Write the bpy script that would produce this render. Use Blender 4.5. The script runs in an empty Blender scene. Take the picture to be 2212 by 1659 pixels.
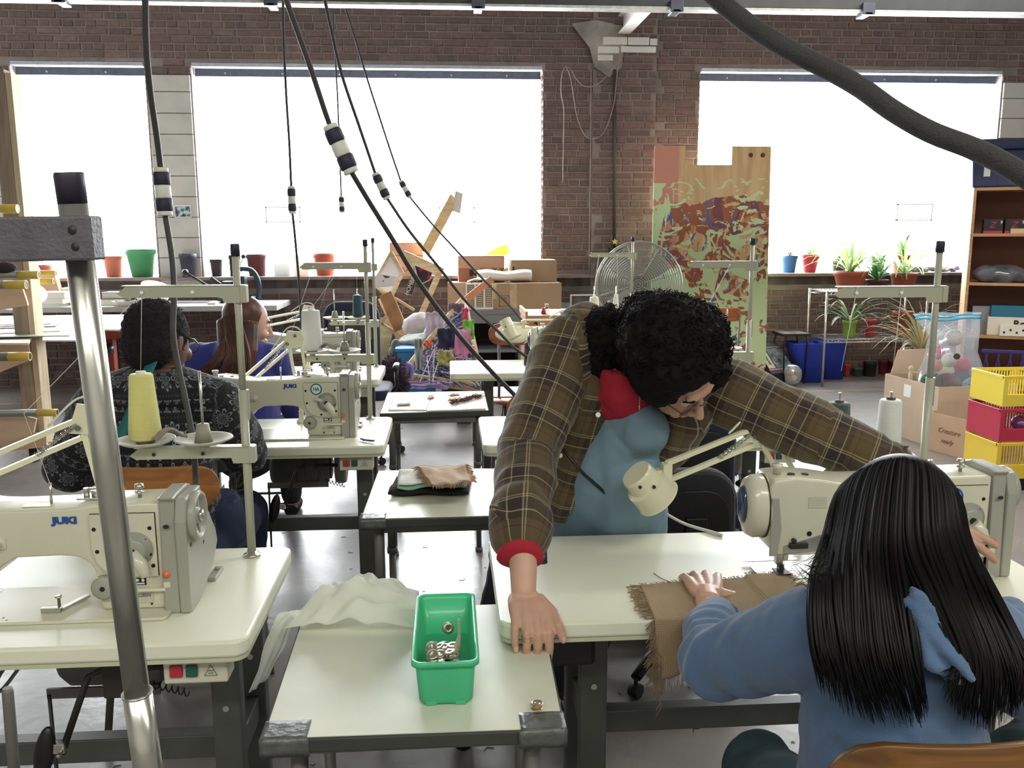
import bpy, bmesh, math, random
from mathutils import Vector, Matrix, Quaternion, noise
random.seed(7)
PI = math.pi
C = bpy.context.scene.collection
SC = bpy.context.scene

# ------------------------------------------------------------------ camera
F_PX, CX, CY = 1895.0, 1106.0, 829.5
PITCH, ROLL, YAW, CAM_H = math.radians(9.72), math.radians(-0.18), math.radians(4.1), 1.5
FW = Vector((math.sin(YAW)*math.cos(PITCH), math.cos(YAW)*math.cos(PITCH), -math.sin(PITCH)))
_r = Vector((math.cos(YAW), -math.sin(YAW), 0)); _u = _r.cross(FW)
RT = _r*math.cos(ROLL) + _u*math.sin(ROLL); UP = -_r*math.sin(ROLL) + _u*math.cos(ROLL)
cam_data = bpy.data.cameras.new('camera'); cam = bpy.data.objects.new('camera', cam_data); C.objects.link(cam)
cam_data.sensor_width = 36.0; cam_data.lens = F_PX/2212*36.0; cam_data.clip_start = 0.02
cam.matrix_world = Matrix(((RT.x, UP.x, -FW.x, 0), (RT.y, UP.y, -FW.y, 0), (RT.z, UP.z, -FW.z, CAM_H), (0, 0, 0, 1)))
SC.camera = cam

# ------------------------------------------------------------------ world and lights
world = bpy.data.worlds.new('overcast_sky'); SC.world = world; world.use_nodes = True
bg = world.node_tree.nodes['Background']
bg.inputs[0].default_value = (0.93, 0.97, 1.0, 1); bg.inputs[1].default_value = 30.0
SC.view_settings.view_transform = 'Standard'; SC.view_settings.look = 'None'
SC.view_settings.exposure = 0.0; SC.view_settings.gamma = 1.0; SC.view_settings.use_curve_mapping = False
def area(name, loc, rot, sx, sy, energy, col=(1, 1, 1), portal=False):
    l = bpy.data.lights.new(name, 'AREA'); l.shape = 'RECTANGLE'; l.size = sx; l.size_y = sy; l.energy = energy; l.color = col
    o = bpy.data.objects.new(name, l); o.location = loc; o.rotation_euler = rot; C.objects.link(o)
    if portal: l.cycles.is_portal = True
    return o
WINDOWS = [(-4.12, -2.88), (-2.44, 0.96), (2.55, 5.71)]       # x ranges of the openings in the back wall
WZ0, WZ1, WALL_Y = 1.085, 3.03, 9.03
for a, b in WINDOWS + [(-6.6, -4.55)]:
    area('window_portal', ((a+b)/2, WALL_Y+0.42, (WZ0+WZ1)/2), (-PI/2, 0, 0), b-a, WZ1-WZ0, 1, portal=True)
area('tube_light_rear', (-1.2, -1.8, 3.7), (0, 0, 0), 3.5, 0.5, 110, (1.0, 0.98, 0.88))
area('tube_light_rear', (2.6, -1.0, 3.7), (0, 0, 0), 3.5, 0.5, 110, (1.0, 0.98, 0.88))
area('wall_fill_light', (3.5, 4.0, 3.85), (0, 0, 0), 3.0, 0.4, 130, (1.0, 0.96, 0.88))  # added fill that brightens the brick wall, not a room fixture

# ------------------------------------------------------------------ helpers
def A(x, y, Y):                    # point of the photograph's ray at depth Y of the room
    d = RT*((x-CX)/F_PX) - UP*((y-CY)/F_PX) + FW
    return Vector((0, 0, CAM_H)) + d*(Y/d.y)
def G(x, y, Z):                    # the same ray where it meets height Z
    d = RT*((x-CX)/F_PX) - UP*((y-CY)/F_PX) + FW
    return Vector((0, 0, CAM_H)) + d*((Z-CAM_H)/d.z)
def V(*a): return Vector(a)
def lin(h):
    h = h.lstrip('#'); o = []
    q = [int(h[i:i+2], 16)/255 for i in (0, 2, 4)]; g = .3*q[0]+.6*q[1]+.1*q[2]
    for c in q:
        c = g+(c-g)*.86; o.append(c/12.92 if c <= 0.04045 else ((c+0.055)/1.055)**2.4)
    return tuple(o)

class MB:
    def __init__(s): s.v = []; s.f = []; s.sm = []; s.M = Matrix.Identity(4)
    def add(s, vs, fs, smooth=False):
        n = len(s.v); s.v += [tuple(s.M @ Vector(v)) for v in vs]
        s.f += [tuple(i+n for i in f) for f in fs]; s.sm += [smooth]*len(fs); return s
    def box(s, c, d, rot=None):
        R = rot if rot is not None else Matrix.Identity(3); c = Vector(c); hx, hy, hz = d[0]/2, d[1]/2, d[2]/2
        vs = [c + R @ Vector((x*hx, y*hy, z*hz)) for z in (-1, 1) for y in (-1, 1) for x in (-1, 1)]
        return s.add(vs, [(0, 2, 3, 1), (4, 5, 7, 6), (0, 1, 5, 4), (2, 6, 7, 3), (0, 4, 6, 2), (1, 3, 7, 5)])
    def bx(s, x0, x1, y0, y1, z0, z1): return s.box(((x0+x1)/2, (y0+y1)/2, (z0+z1)/2), (x1-x0, y1-y0, z1-z0))
    def bar(s, p0, p1, w, h, up=(0, 0, 1)):        # bar from p0 to p1, w across, h along up
        p0, p1 = Vector(p0), Vector(p1); d = p1-p0; L = d.length; d.normalize(); up = Vector(up)
        if abs(d.dot(up.normalized())) > 0.99: up = Vector((0, 1, 0))
        a = d.cross(up).normalized(); b = a.cross(d)
        R = Matrix((d, a, b)).transposed()
        return s.box((p0+p1)/2, (L, w, h), R)
    def cyl(s, p0, p1, r0, r1=None, n=16, caps=True):
        return s.loft([Vector(p0), Vector(p1)], [r0, r0 if r1 is None else r1], n, caps)
    def loft(s, path, rad, n=10, caps=True, closed=False, flat=1.0):
        path = [Vector(p) for p in path]
        if not hasattr(rad, '__len__'): rad = [rad]*len(path)
        m = len(path); rings = []; prev = None
        for i in range(m):
            if closed: t = path[(i+1) % m]-path[i-1]
            else: t = path[min(i+1, m-1)]-path[max(i-1, 0)]
            if t.length < 1e-9: t = Vector((0, 0, 1))
            t.normalize()
            if prev is None:
                a = t.cross(Vector((0, 0, 1)));
                if a.length < 1e-3: a = t.cross(Vector((0, 1, 0)))
                a.normalize()
            else:
                a = prev - t*prev.dot(t)
                if a.length < 1e-6: a = t.orthogonal()
                a.normalize()
            prev = a; b = t.cross(a)
            rings.append([path[i] + (a*math.cos(2*PI*k/n) + b*flat*math.sin(2*PI*k/n))*rad[i] for k in range(n)])
        vs = [v for r in rings for v in r]; fs = []
        for i in range(m if closed else m-1):
            j = (i+1) % m
            for k in range(n):
                fs.append((i*n+k, i*n+(k+1) % n, j*n+(k+1) % n, j*n+k))
        s.add(vs, fs, True)
        if caps and not closed:
            q = len(s.v)-len(vs)
            s.f.append(tuple(q+k for k in reversed(range(n)))); s.sm.append(False)
            s.f.append(tuple(q+(m-1)*n+k for k in range(n))); s.sm.append(False)
        return s
    tube = loft
    def lathe(s, prof, org=(0, 0, 0), axis=(0, 0, 1), n=24, smooth=True, sx=1.0, sy=1.0):
        ax = Vector(axis).normalized(); q = Vector((0, 0, 1)).rotation_difference(ax); org = Vector(org)
        vs = []; fs = []; m = len(prof)
        for r, z in prof:
            for k in range(n):
                a = 2*PI*k/n; vs.append(org + q @ Vector((r*math.cos(a)*sx, r*math.sin(a)*sy, z)))
        for i in range(m-1):
            for k in range(n): fs.append((i*n+k, i*n+(k+1) % n, (i+1)*n+(k+1) % n, (i+1)*n+k))
        s.add(vs, fs, smooth)
        q0 = len(s.v)-len(vs)
        if prof[0][0] > 1e-4: s.f.append(tuple(q0+k for k in reversed(range(n)))); s.sm.append(False)
        if prof[-1][0] > 1e-4: s.f.append(tuple(q0+(m-1)*n+k for k in range(n))); s.sm.append(False)
        return s
    def lathe_open(s, prof, org=(0, 0, 0), axis=(0, 0, 1), n=24):
        p = [(0.0, prof[0][1])] + list(prof) if prof[0][0] > 1e-4 else list(prof)
        p = p + [(1e-5, prof[-1][1])] if prof[-1][0] > 1e-4 else p
        return s.lathe(p, org, axis, n)
    def prism(s, poly, o, u, v, depth, smooth=False):     # polygon in the (u,v) plane from o, thickness along u x v
        o, u, v = Vector(o), Vector(u), Vector(v); w = u.cross(v).normalized()*depth; n = len(poly)
        vs = [o+u*a+v*b for a, b in poly] + [o+u*a+v*b+w for a, b in poly]
        fs = [tuple(reversed(range(n))), tuple(range(n, 2*n))]
        area2 = sum(poly[i][0]*poly[(i+1) % n][1]-poly[(i+1) % n][0]*poly[i][1] for i in range(n))
        for i in range(n):
            j = (i+1) % n; fs.append((i, j, n+j, n+i))
        if area2 < 0: fs = [tuple(reversed(f)) for f in fs]
        return s.add(vs, fs, smooth)
    def sph(s, c, r, n=12, m=8, rot=None):
        if not hasattr(r, '__len__'): r = (r, r, r)
        R = rot if rot is not None else Matrix.Identity(3); c = Vector(c)
        vs = [c + R @ Vector((0, 0, -r[2]))]
        for i in range(1, m):
            t = -PI/2 + PI*i/m
            for k in range(n):
                a = 2*PI*k/n; vs.append(c + R @ Vector((r[0]*math.cos(t)*math.cos(a), r[1]*math.cos(t)*math.sin(a), r[2]*math.sin(t))))
        vs.append(c + R @ Vector((0, 0, r[2]))); fs = []
        for k in range(n): fs.append((0, 1+(k+1) % n, 1+k))
        for i in range(m-2):
            for k in range(n): fs.append((1+i*n+k, 1+i*n+(k+1) % n, 1+(i+1)*n+(k+1) % n, 1+(i+1)*n+k))
        L = len(vs)-1
        for k in range(n): fs.append((L, 1+(m-2)*n+k, 1+(m-2)*n+(k+1) % n))
        return s.add(vs, fs, True)
    def sheet(s, fn, nu, nv, smooth=True):
        vs = [fn(i/nu, j/nv) for j in range(nv+1) for i in range(nu+1)]
        fs = [(j*(nu+1)+i, j*(nu+1)+i+1, (j+1)*(nu+1)+i+1, (j+1)*(nu+1)+i) for j in range(nv) for i in range(nu)]
        return s.add(vs, fs, smooth)

WM = {}
def setm(o, label=None, cat=None, group=None, kind=None):
    if label: o['label'] = label
    if cat: o['category'] = cat
    if group: o['group'] = group
    if kind: o['kind'] = kind
    return o
def thing(name, label, cat, loc=(0, 0, 0), rz=0.0, group=None):
    o = bpy.data.objects.new(name, None); C.objects.link(o); o.empty_display_size = 0.1
    o.location = loc; o.rotation_euler = (0, 0, rz); setm(o, label, cat, group)
    WM[o.name] = Matrix.Translation(Vector(loc)) @ Matrix.Rotation(rz, 4, 'Z'); return o
def obj(name, mb, mat, parent=None, local=False, bevel=0.0, seg=2, solid=0.0, sub=0, label=None, autosm=True, me=None):
    if me is None:
        me = bpy.data.meshes.new(name); me.from_pydata(mb.v, [], mb.f); me.update()
        me.polygons.foreach_set('use_smooth', mb.sm)
        if mat is not None: me.materials.append(mat)
    o = bpy.data.objects.new(name, me); C.objects.link(o)
    if parent is not None:
        o.parent = parent
        if parent.type == 'EMPTY':
            if not local: o.matrix_parent_inverse = WM[parent.name].inverted()
    if solid: m = o.modifiers.new('solidify', 'SOLIDIFY'); m.thickness = solid; m.offset = 0
    if bevel:
        m = o.modifiers.new('bevel', 'BEVEL'); m.width = bevel; m.segments = seg; m.limit_method = 'ANGLE'; m.angle_limit = 0.6
    if sub: m = o.modifiers.new('subsurf', 'SUBSURF'); m.levels = sub; m.render_levels = sub
    if label: o['label'] = label
    return o
def top(name, mb, mat, label, cat, group=None, **k):
    return setm(obj(name, mb, mat, **k), label, cat, group)
def struct(name, mb, mat, **k): return setm(obj(name, mb, mat, **k), kind='structure')
def dup(root, loc=None, rz=None, label=None, group=None, scale=None):
    r = root.copy(); C.objects.link(r)
    if loc is not None: r.location = loc
    if rz is not None: r.rotation_euler = (0, 0, rz)
    if scale is not None: r.scale = scale
    if label: r['label'] = label
    if group: r['group'] = group
    for ch in list(root.children):
        c = ch.copy(); C.objects.link(c); c.parent = r
        for g in list(ch.children):
            d = g.copy(); C.objects.link(d); d.parent = c
    return r

# ------------------------------------------------------------------ materials
MATS = {}
def nodes(name):
    m = bpy.data.materials.new(name); m.use_nodes = True; nt = m.node_tree
    return m, nt, nt.nodes['Principled BSDF']
def mat(name, col, rough=0.5, metal=0.0, var=0.0, vscale=8.0, bump=0.0, bscale=60.0, spec=0.5, trans=0.0, sheen=0.0, coat=0.0, objvar=0.0, stretch=None, col2=None):
    if name in MATS: return MATS[name]
    m, nt, b = nodes(name); c = lin(col)
    b.inputs['Roughness'].default_value = rough; b.inputs['Metallic'].default_value = metal
    b.inputs['Specular IOR Level'].default_value = spec; b.inputs['Transmission Weight'].default_value = trans
    b.inputs['Sheen Weight'].default_value = sheen; b.inputs['Coat Weight'].default_value = coat
    b.inputs['Base Color'].default_value = (*c, 1)
    N = nt.nodes.new; L = nt.links.new
    if var or bump:
        tc = N('ShaderNodeTexCoord'); mp = N('ShaderNodeMapping'); L(tc.outputs['Object'], mp.inputs[0])
        if stretch: mp.inputs['Scale'].default_value = stretch
    out = None
    if var:
        nz = N('ShaderNodeTexNoise'); nz.inputs['Scale'].default_value = vscale; nz.inputs['Detail'].default_value = 5; L(mp.outputs[0], nz.inputs['Vector'])
        mx = N('ShaderNodeMix'); mx.data_type = 'RGBA'; L(nz.outputs[0], mx.inputs[0])
        c2 = lin(col2) if col2 else tuple(x*(1-var) for x in c); c1 = tuple(min(1, x*(1+var*0.6)) for x in c) if not col2 else c
        cr = N('ShaderNodeMapRange'); cr.inputs[1].default_value = 0.3; cr.inputs[2].default_value = 0.7; L(nz.outputs[0], cr.inputs[0]); L(cr.outputs[0], mx.inputs[0])
        mx.inputs[6].default_value = (*c1, 1); mx.inputs[7].default_value = (*c2, 1); L(mx.outputs[2], b.inputs['Base Color']); out = mx.outputs[2]
    if objvar:
        oi = N('ShaderNodeObjectInfo'); hs = N('ShaderNodeHueSaturation'); mr = N('ShaderNodeMapRange')
        L(oi.outputs['Random'], mr.inputs[0]); mr.inputs[3].default_value = 1-objvar; mr.inputs[4].default_value = 1+objvar
        L(mr.outputs[0], hs.inputs['Value'])
        if out: L(out, hs.inputs['Color'])
        else: hs.inputs['Color'].default_value = (*c, 1)
        L(hs.outputs[0], b.inputs['Base Color'])
    if bump:
        n2 = N('ShaderNodeTexNoise'); n2.inputs['Scale'].default_value = bscale; n2.inputs['Detail'].default_value = 4; L(mp.outputs[0], n2.inputs['Vector'])
        bp = N('ShaderNodeBump'); bp.inputs['Strength'].default_value = bump; bp.inputs['Distance'].default_value = 0.01
        L(n2.outputs[0], bp.inputs['Height']); L(bp.outputs[0], b.inputs['Normal'])
    MATS[name] = m; return m
def wood(name, c1, c2, rough=0.5, axis=0, scale=6.0):
    if name in MATS: return MATS[name]
    m, nt, b = nodes(name); N = nt.nodes.new; L = nt.links.new
    tc = N('ShaderNodeTexCoord'); mp = N('ShaderNodeMapping'); L(tc.outputs['Object'], mp.inputs[0])
    s = [9.0, 9.0, 9.0]; s[axis] = 0.6; mp.inputs['Scale'].default_value = s
    nz = N('ShaderNodeTexNoise'); nz.inputs['Scale'].default_value = scale; nz.inputs['Detail'].default_value = 6; nz.inputs['Distortion'].default_value = 0.8; L(mp.outputs[0], nz.inputs['Vector'])
    cr = N('ShaderNodeValToRGB'); cr.color_ramp.elements[0].position = 0.35; cr.color_ramp.elements[1].position = 0.7
    cr.color_ramp.elements[0].color = (*lin(c2), 1); cr.color_ramp.elements[1].color = (*lin(c1), 1)
    L(nz.outputs[0], cr.inputs[0]); L(cr.outputs[0], b.inputs['Base Color']); b.inputs['Roughness'].default_value = rough
    bp = N('ShaderNodeBump'); bp.inputs['Strength'].default_value = 0.15; bp.inputs['Distance'].default_value = 0.004; L(nz.outputs[0], bp.inputs['Height']); L(bp.outputs[0], b.inputs['Normal'])
    MATS[name] = m; return m
def brick_mat():
    m, nt, b = nodes('brick'); N = nt.nodes.new; L = nt.links.new
    geo = N('ShaderNodeNewGeometry'); oi = N('ShaderNodeObjectInfo'); ad = N('ShaderNodeMath'); ad.operation = 'ADD'; L(geo.outputs['Random Per Island'], ad.inputs[0]); L(oi.outputs['Random'], ad.inputs[1])
    fr = N('ShaderNodeMath'); fr.operation = 'FRACT'; L(ad.outputs[0], fr.inputs[0])
    cr = N('ShaderNodeValToRGB'); e = cr.color_ramp.elements; e[0].position = 0.0; e[0].color = (*lin('#6b5552'), 1); e[1].position = 1.0; e[1].color = (*lin('#5d504f'), 1)
    for p, c in ((0.25, '#745c56'), (0.5, '#64504d'), (0.75, '#7a625a')):
        k = e.new(p); k.color = (*lin(c), 1)
    L(fr.outputs[0], cr.inputs[0])
    nz = N('ShaderNodeTexNoise'); nz.inputs['Scale'].default_value = 30; nz.inputs['Detail'].default_value = 5; tc = N('ShaderNodeTexCoord'); L(tc.outputs['Object'], nz.inputs['Vector'])
    mx = N('ShaderNodeMix'); mx.data_type = 'RGBA'; mx.blend_type = 'OVERLAY'; mx.inputs[0].default_value = 0.5
    L(cr.outputs[0], mx.inputs[6]); L(nz.outputs[0], mx.inputs[7]); L(mx.outputs[2], b.inputs['Base Color'])
    b.inputs['Roughness'].default_value = 0.85
    bp = N('ShaderNodeBump'); bp.inputs['Strength'].default_value = 0.4; bp.inputs['Distance'].default_value = 0.004; L(nz.outputs[0], bp.inputs['Height']); L(bp.outputs[0], b.inputs['Normal'])
    return m
def floor_mat():
    m, nt, b = nodes('polished_concrete'); N = nt.nodes.new; L = nt.links.new
    tc = N('ShaderNodeTexCoord'); n1 = N('ShaderNodeTexNoise'); n1.inputs['Scale'].default_value = 1.6; n1.inputs['Detail'].default_value = 8; n1.inputs['Roughness'].default_value = 0.65
    L(tc.outputs['Object'], n1.inputs['Vector']); cr = N('ShaderNodeValToRGB'); e = cr.color_ramp.elements
    e[0].position = 0.3; e[0].color = (*lin('#8a857f'), 1); e[1].position = 0.72; e[1].color = (*lin('#6d6968'), 1)
    L(n1.outputs[0], cr.inputs[0]); L(cr.outputs[0], b.inputs['Base Color'])
    mr = N('ShaderNodeMapRange'); mr.inputs[1].default_value = 0.3; mr.inputs[2].default_value = 0.75; mr.inputs[3].default_value = 0.24; mr.inputs[4].default_value = 0.46; L(n1.outputs[0], mr.inputs[0]); L(mr.outputs[0], b.inputs['Roughness'])
    n2 = N('ShaderNodeTexNoise'); n2.inputs['Scale'].default_value = 22; n2.inputs['Detail'].default_value = 4; L(tc.outputs['Object'], n2.inputs['Vector'])
    bp = N('ShaderNodeBump'); bp.inputs['Strength'].default_value = 0.12; bp.inputs['Distance'].default_value = 0.01; L(n2.outputs[0], bp.inputs['Height']); L(bp.outputs[0], b.inputs['Normal'])
    return m
def glass_mat(name, tint=(1, 1, 1), gloss=0.08, rough=0.02):
    m = bpy.data.materials.new(name); m.use_nodes = True; nt = m.node_tree; nt.nodes.remove(nt.nodes['Principled BSDF']); N = nt.nodes.new; L = nt.links.new
    t = N('ShaderNodeBsdfTransparent'); t.inputs[0].default_value = (*tint, 1); g = N('ShaderNodeBsdfGlossy'); g.inputs['Roughness'].default_value = rough
    mx = N('ShaderNodeMixShader'); mx.inputs[0].default_value = gloss; L(t.outputs[0], mx.inputs[1]); L(g.outputs[0], mx.inputs[2]); L(mx.outputs[0], nt.nodes['Material Output'].inputs[0])
    return m
def film_mat(name, col, gloss=0.25, opac=0.35, rough=0.15):     # translucent plastic film
    m = glass_mat(name, (0.95, 0.97, 1), gloss, rough); nt = m.node_tree; N = nt.nodes.new; L = nt.links.new
    tr = N('ShaderNodeBsdfTranslucent'); tr.inputs[0].default_value = (*lin(col), 1); df = N('ShaderNodeBsdfDiffuse'); df.inputs[0].default_value = (*lin(col), 1)
    m1 = N('ShaderNodeMixShader'); m1.inputs[0].default_value = 0.5; L(tr.outputs[0], m1.inputs[1]); L(df.outputs[0], m1.inputs[2])
    old = nt.nodes['Mix Shader']; m2 = N('ShaderNodeMixShader'); m2.inputs[0].default_value = opac; L(old.outputs[0], m2.inputs[1]); L(m1.outputs[0], m2.inputs[2])
    L(m2.outputs[0], nt.nodes['Material Output'].inputs[0]); return m
def translucent(name, col, rough=0.4, mixf=0.5):                 # solid, lets light glow through
    if name in MATS: return MATS[name]
    m, nt, b = nodes(name); N = nt.nodes.new; L = nt.links.new; b.inputs['Base Color'].default_value = (*lin(col), 1); b.inputs['Roughness'].default_value = rough
    tr = N('ShaderNodeBsdfTranslucent'); tr.inputs[0].default_value = (*lin(col), 1); mx = N('ShaderNodeMixShader'); mx.inputs[0].default_value = mixf
    L(b.outputs[0], mx.inputs[1]); L(tr.outputs[0], mx.inputs[2]); L(mx.outputs[0], nt.nodes['Material Output'].inputs[0]); MATS[name] = m; return m
def text(name, s, size, org, ux, uy, mat_, parent, depth=0.0006, bold=0.0, local=False, align='CENTER', shear=0.0, sx=1.0):
    cu = bpy.data.curves.new('t', 'FONT'); cu.body = s; cu.size = size; cu.align_x = align; cu.align_y = 'CENTER'; cu.extrude = depth; cu.offset = bold; cu.shear = shear; cu.resolution_u = 3
    t = bpy.data.objects.new('t', cu); C.objects.link(t)
    me = bpy.data.meshes.new_from_object(t.evaluated_get(bpy.context.evaluated_depsgraph_get())); bpy.data.objects.remove(t)
    ux, uy = Vector(ux).normalized(), Vector(uy).normalized(); w = ux.cross(uy); org = Vector(org)
    for v in me.vertices: v.co = org + ux*v.co.x*sx + uy*v.co.y + w*v.co.z
    me.materials.clear(); me.materials.append(mat_); me.name = name
    return obj(name, None, None, parent, local=local, me=me)
def remesh(mb_or_me, voxel, smooth=2, noise_fn=None):
    me = bpy.data.meshes.new('tmp')
    me.from_pydata(mb_or_me.v, [], mb_or_me.f); me.update()
    o = bpy.data.objects.new('tmp', me); C.objects.link(o)
    m = o.modifiers.new('r', 'REMESH'); m.mode = 'VOXEL'; m.voxel_size = voxel; m.use_smooth_shade = True
    if smooth: k = o.modifiers.new('s', 'SMOOTH'); k.iterations = smooth; k.factor = 0.6
    r = bpy.data.meshes.new_from_object(o.evaluated_get(bpy.context.evaluated_depsgraph_get()))
    bpy.data.objects.remove(o); bpy.data.meshes.remove(me)
    if noise_fn:
        nn = [v.normal.copy() for v in r.vertices]
        for v, n in zip(r.vertices, nn): v.co += noise_fn(v.co, n)
    for p in r.polygons: p.use_smooth = True
    return r
# ------------------------------------------------------------------ room shell
M_MORTAR = mat('mortar', '#8b807c', 0.9, var=0.25, vscale=5, bump=0.4, bscale=80)
M_BRICK = brick_mat(); M_FLOOR = floor_mat()
M_WALLP = mat('painted_wall', '#b9b4ac', 0.8, var=0.1)
M_CEIL = mat('ceiling_paint', '#8f8d89', 0.8)
M_BLOCK = mat('painted_block', '#c6c4bd', 0.7, var=0.12, vscale=4, bump=0.2, bscale=90)
M_STEELDK = mat('lintel_steel', '#5b6070', 0.45, 0.3, var=0.2, vscale=20)
M_STEELLT = mat('lintel_flange', '#b9bfc9', 0.4, 0.3, var=0.15, vscale=30)
M_WHITEP = mat('white_paint', '#d8d6d2', 0.55, var=0.12, vscale=6)
XL, XR, YB, ZC = -6.8, 9.0, -4.2, 4.1
T = 0.34
struct('floor', MB().bx(XL, XR, YB, WALL_Y+T, -0.12, 0.0), M_FLOOR)
struct('ceiling', MB().bx(XL, XR, YB, WALL_Y+T, ZC, ZC+0.1), M_CEIL)
struct('wall_left', MB().bx(XL-0.1, XL, YB, WALL_Y+T, 0, ZC), M_WALLP)
struct('wall_right', MB().bx(XR, XR+0.1, YB, WALL_Y+T, 0, ZC), M_WALLP)
struct('wall_rear', MB().bx(XL, XR, YB-0.1, YB, 0, ZC), M_WALLP)
ow = [(-6.6, -4.55)] + WINDOWS
w = MB(); w.bx(XL, XR, WALL_Y+0.004, WALL_Y+T, 0, WZ0-0.02); w.bx(XL, XR, WALL_Y+0.004, WALL_Y+T, 3.135, ZC)
xs = [XL] + [v for p in ow for v in p] + [XR]
for a, b in zip(xs[0::2], xs[1::2]): w.bx(a, b, WALL_Y+0.004, WALL_Y+T, WZ0-0.02, 3.135)
wall = struct('wall_back', w, M_MORTAR)
w = MB()
def sill(u, v): return V(-4.9+11.5*u, WALL_Y-0.012+0.34*v, WZ0+0.004*noise.noise(V(u*60, v*5, 0)))
w.bx(-4.9, 6.6, WALL_Y-0.12, WALL_Y+T, WZ0-0.03, WZ0)
struct('trim_1', w, mat('sill_concrete', '#8c7f78', 0.85, var=0.3, vscale=6, bump=0.4))
# soldier band of concrete under the sill
w = MB().bx(-4.9, 6.6, WALL_Y-0.008, WALL_Y+0.003, 0.965, WZ0-0.031)
struct('trim_2', w, mat('sill_band', '#6d5c57', 0.85, var=0.4, vscale=7, bump=0.3, stretch=(1, 1, 0.15), col2='#3f3835'))
# lintels over the windows: dark web with light slots, pale lower flange
for a, b in ow:
    lt = thing('window_lintel', None, None, ((a+b)/2, WALL_Y, 3.08)); lt['kind'] = 'structure'; lt.name = 'trim_3'
    WM[lt.name] = Matrix.Translation(Vector(((a+b)/2, WALL_Y, 3.08)))
    obj('upper_flange', MB().bx(a+.01, b-.01, WALL_Y-0.006, WALL_Y+0.09, 3.095, 3.13), M_STEELLT, lt, bevel=.002)
    obj('web', MB().bx(a+.01, b-.01, WALL_Y+0.09, WALL_Y+0.13, 3.02, 3.094), M_STEELDK, lt)
    k = int((b-a)/0.55)
    for i in range(k):
        obj('bolt_head', MB().cyl((a+.3+i*.55, WALL_Y+.089, 3.05), (a+.3+i*.55, WALL_Y+.078, 3.05), .008, n=8), M_STEELLT, lt)
# glazing
M_PANE = glass_mat('window_glass', (1, 1, 1), 0.04)
M_VENT_GLARE = translucent('vent_frame', '#f4f6f8', 0.3, 0.02)  # white and translucent, so the frames look washed out by window glare
def pane(a, b, n, vents):
    wn = thing('window_%d' % n, None, None, ((a+b)/2, WALL_Y+.25, WZ0)); wn['kind'] = 'structure'
    obj('pane', MB().bx(a+.002, b-.002, WALL_Y+0.24, WALL_Y+0.246, WZ0+.001, WZ1+0.08), M_PANE, wn)
    for (x0, x1, z0, z1) in vents:
        f = MB()
        f.bx(x0, x1, WALL_Y+.20, WALL_Y+.235, z1-.014, z1); f.bx(x0, x1, WALL_Y+.20, WALL_Y+.235, z0, z0+.014)
        f.bx(x0, x0+.014, WALL_Y+.20, WALL_Y+.235, z0, z1); f.bx(x1-.014, x1, WALL_Y+.20, WALL_Y+.235, z0, z1)
        obj('vent_frame', f, M_VENT_GLARE, wn)
def vb(x0, y0, x1, y1):
    p, q = A(x0, y0, WALL_Y+.22), A(x1, y1, WALL_Y+.22); return (p.x, q.x, q.z, p.z)
pane(-4.12, -2.88, 1, []); pane(-2.44, 0.96, 2, [vb(573, 446, 651, 481), vb(948, 447, 1026, 482)]); pane(2.55, 5.71, 3, [vb(1937, 440, 2011, 477)])
pane(-6.6, -4.55, 4, [])

# bricks: 300 that show largest as parts of the wall, the rest as one part
BW, BH, BJ = 0.205, 0.057, 0.012
COURSE = 0.0702
def inside(x0, x1, z0, z1, rects):
    return any(x0 < r[1]-.02 and x1 > r[0]+.02 and z0 < r[3]-.02 and z1 > r[2]+.02 for r in rects)
rects = [(a, b, WZ0-.12, 3.13) for a, b in ow] + [(-4.55, -4.12, 0.97, 3.02), (-2.88, -2.44, 0.97, 3.02), (5.71, 6.8, 0.97, 3.02), (XL, XR, 0.95, WZ0+.01)]
near, rest = [], []
PIL = (1.46, 2.10)       # projecting brick pier between the windows
nc = int(3.9/COURSE)
for r in range(nc):
    z0 = 0.01 + r*COURSE; z1 = z0+BH
    header = (r % 3 == 1)
    x = -4.9 + random.uniform(0, .2)
    while x < 6.8:
        L = 0.095 if (header or random.random() < .12) else BW
        a, b = x, x+L; x += L+BJ
        for (w0, w1) in ow:                                 # cut at the openings
            if WZ0 < z0 and z1 < 3.13:
                if a < w0 < b: b = w0
                if a < w1 < b: a = w1
        if .97 < z0 < 3.68:
            for w0 in PIL:                                  # and at the edges of the pier
                if a < w0 < b: a, b = (a, w0-.004) if (a+b)/2 < w0 else (w0+.004, b)
        if b-a < .03 or inside(a, b, z0, z1, rects): continue
        rec = (a, b, z0+random.uniform(-.002, .002), z1+random.uniform(-.002, .002), random.uniform(0.002, 0.011))
        c = ((a+b)/2, (z0+z1)/2)
        if (1.0 < c[0] < 2.5 and 1.09 < c[1] < 3.75 and b-a > .09): near.append((0 if b-a > .15 else 1, random.random(), rec))
        else: rest.append(rec)
near.sort(); chosen = [q[2] for q in near[:300]]; rest += [q[2] for q in near[300:]]
def brick_vs(mb, a, b, z0, z1, p):
    j = [random.uniform(0, .0035) for _ in range(8)]; yb = WALL_Y+.006; yf = WALL_Y-p; e = .004
    vs = [(a, yb, z0), (b, yb, z0), (b, yb, z1), (a, yb, z1), (a+e+j[0], yf, z0+e+j[1]*.5), (b-e-j[2], yf, z0+e+j[3]*.5), (b-e-j[4], yf, z1-e-j[5]*.5), (a+e+j[6], yf, z1-e-j[7]*.5)]
    mb.add(vs, [(4, 5, 6, 7)[::1], (0, 1, 5, 4), (1, 2, 6, 5), (2, 3, 7, 6), (3, 0, 4, 7)])
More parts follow.
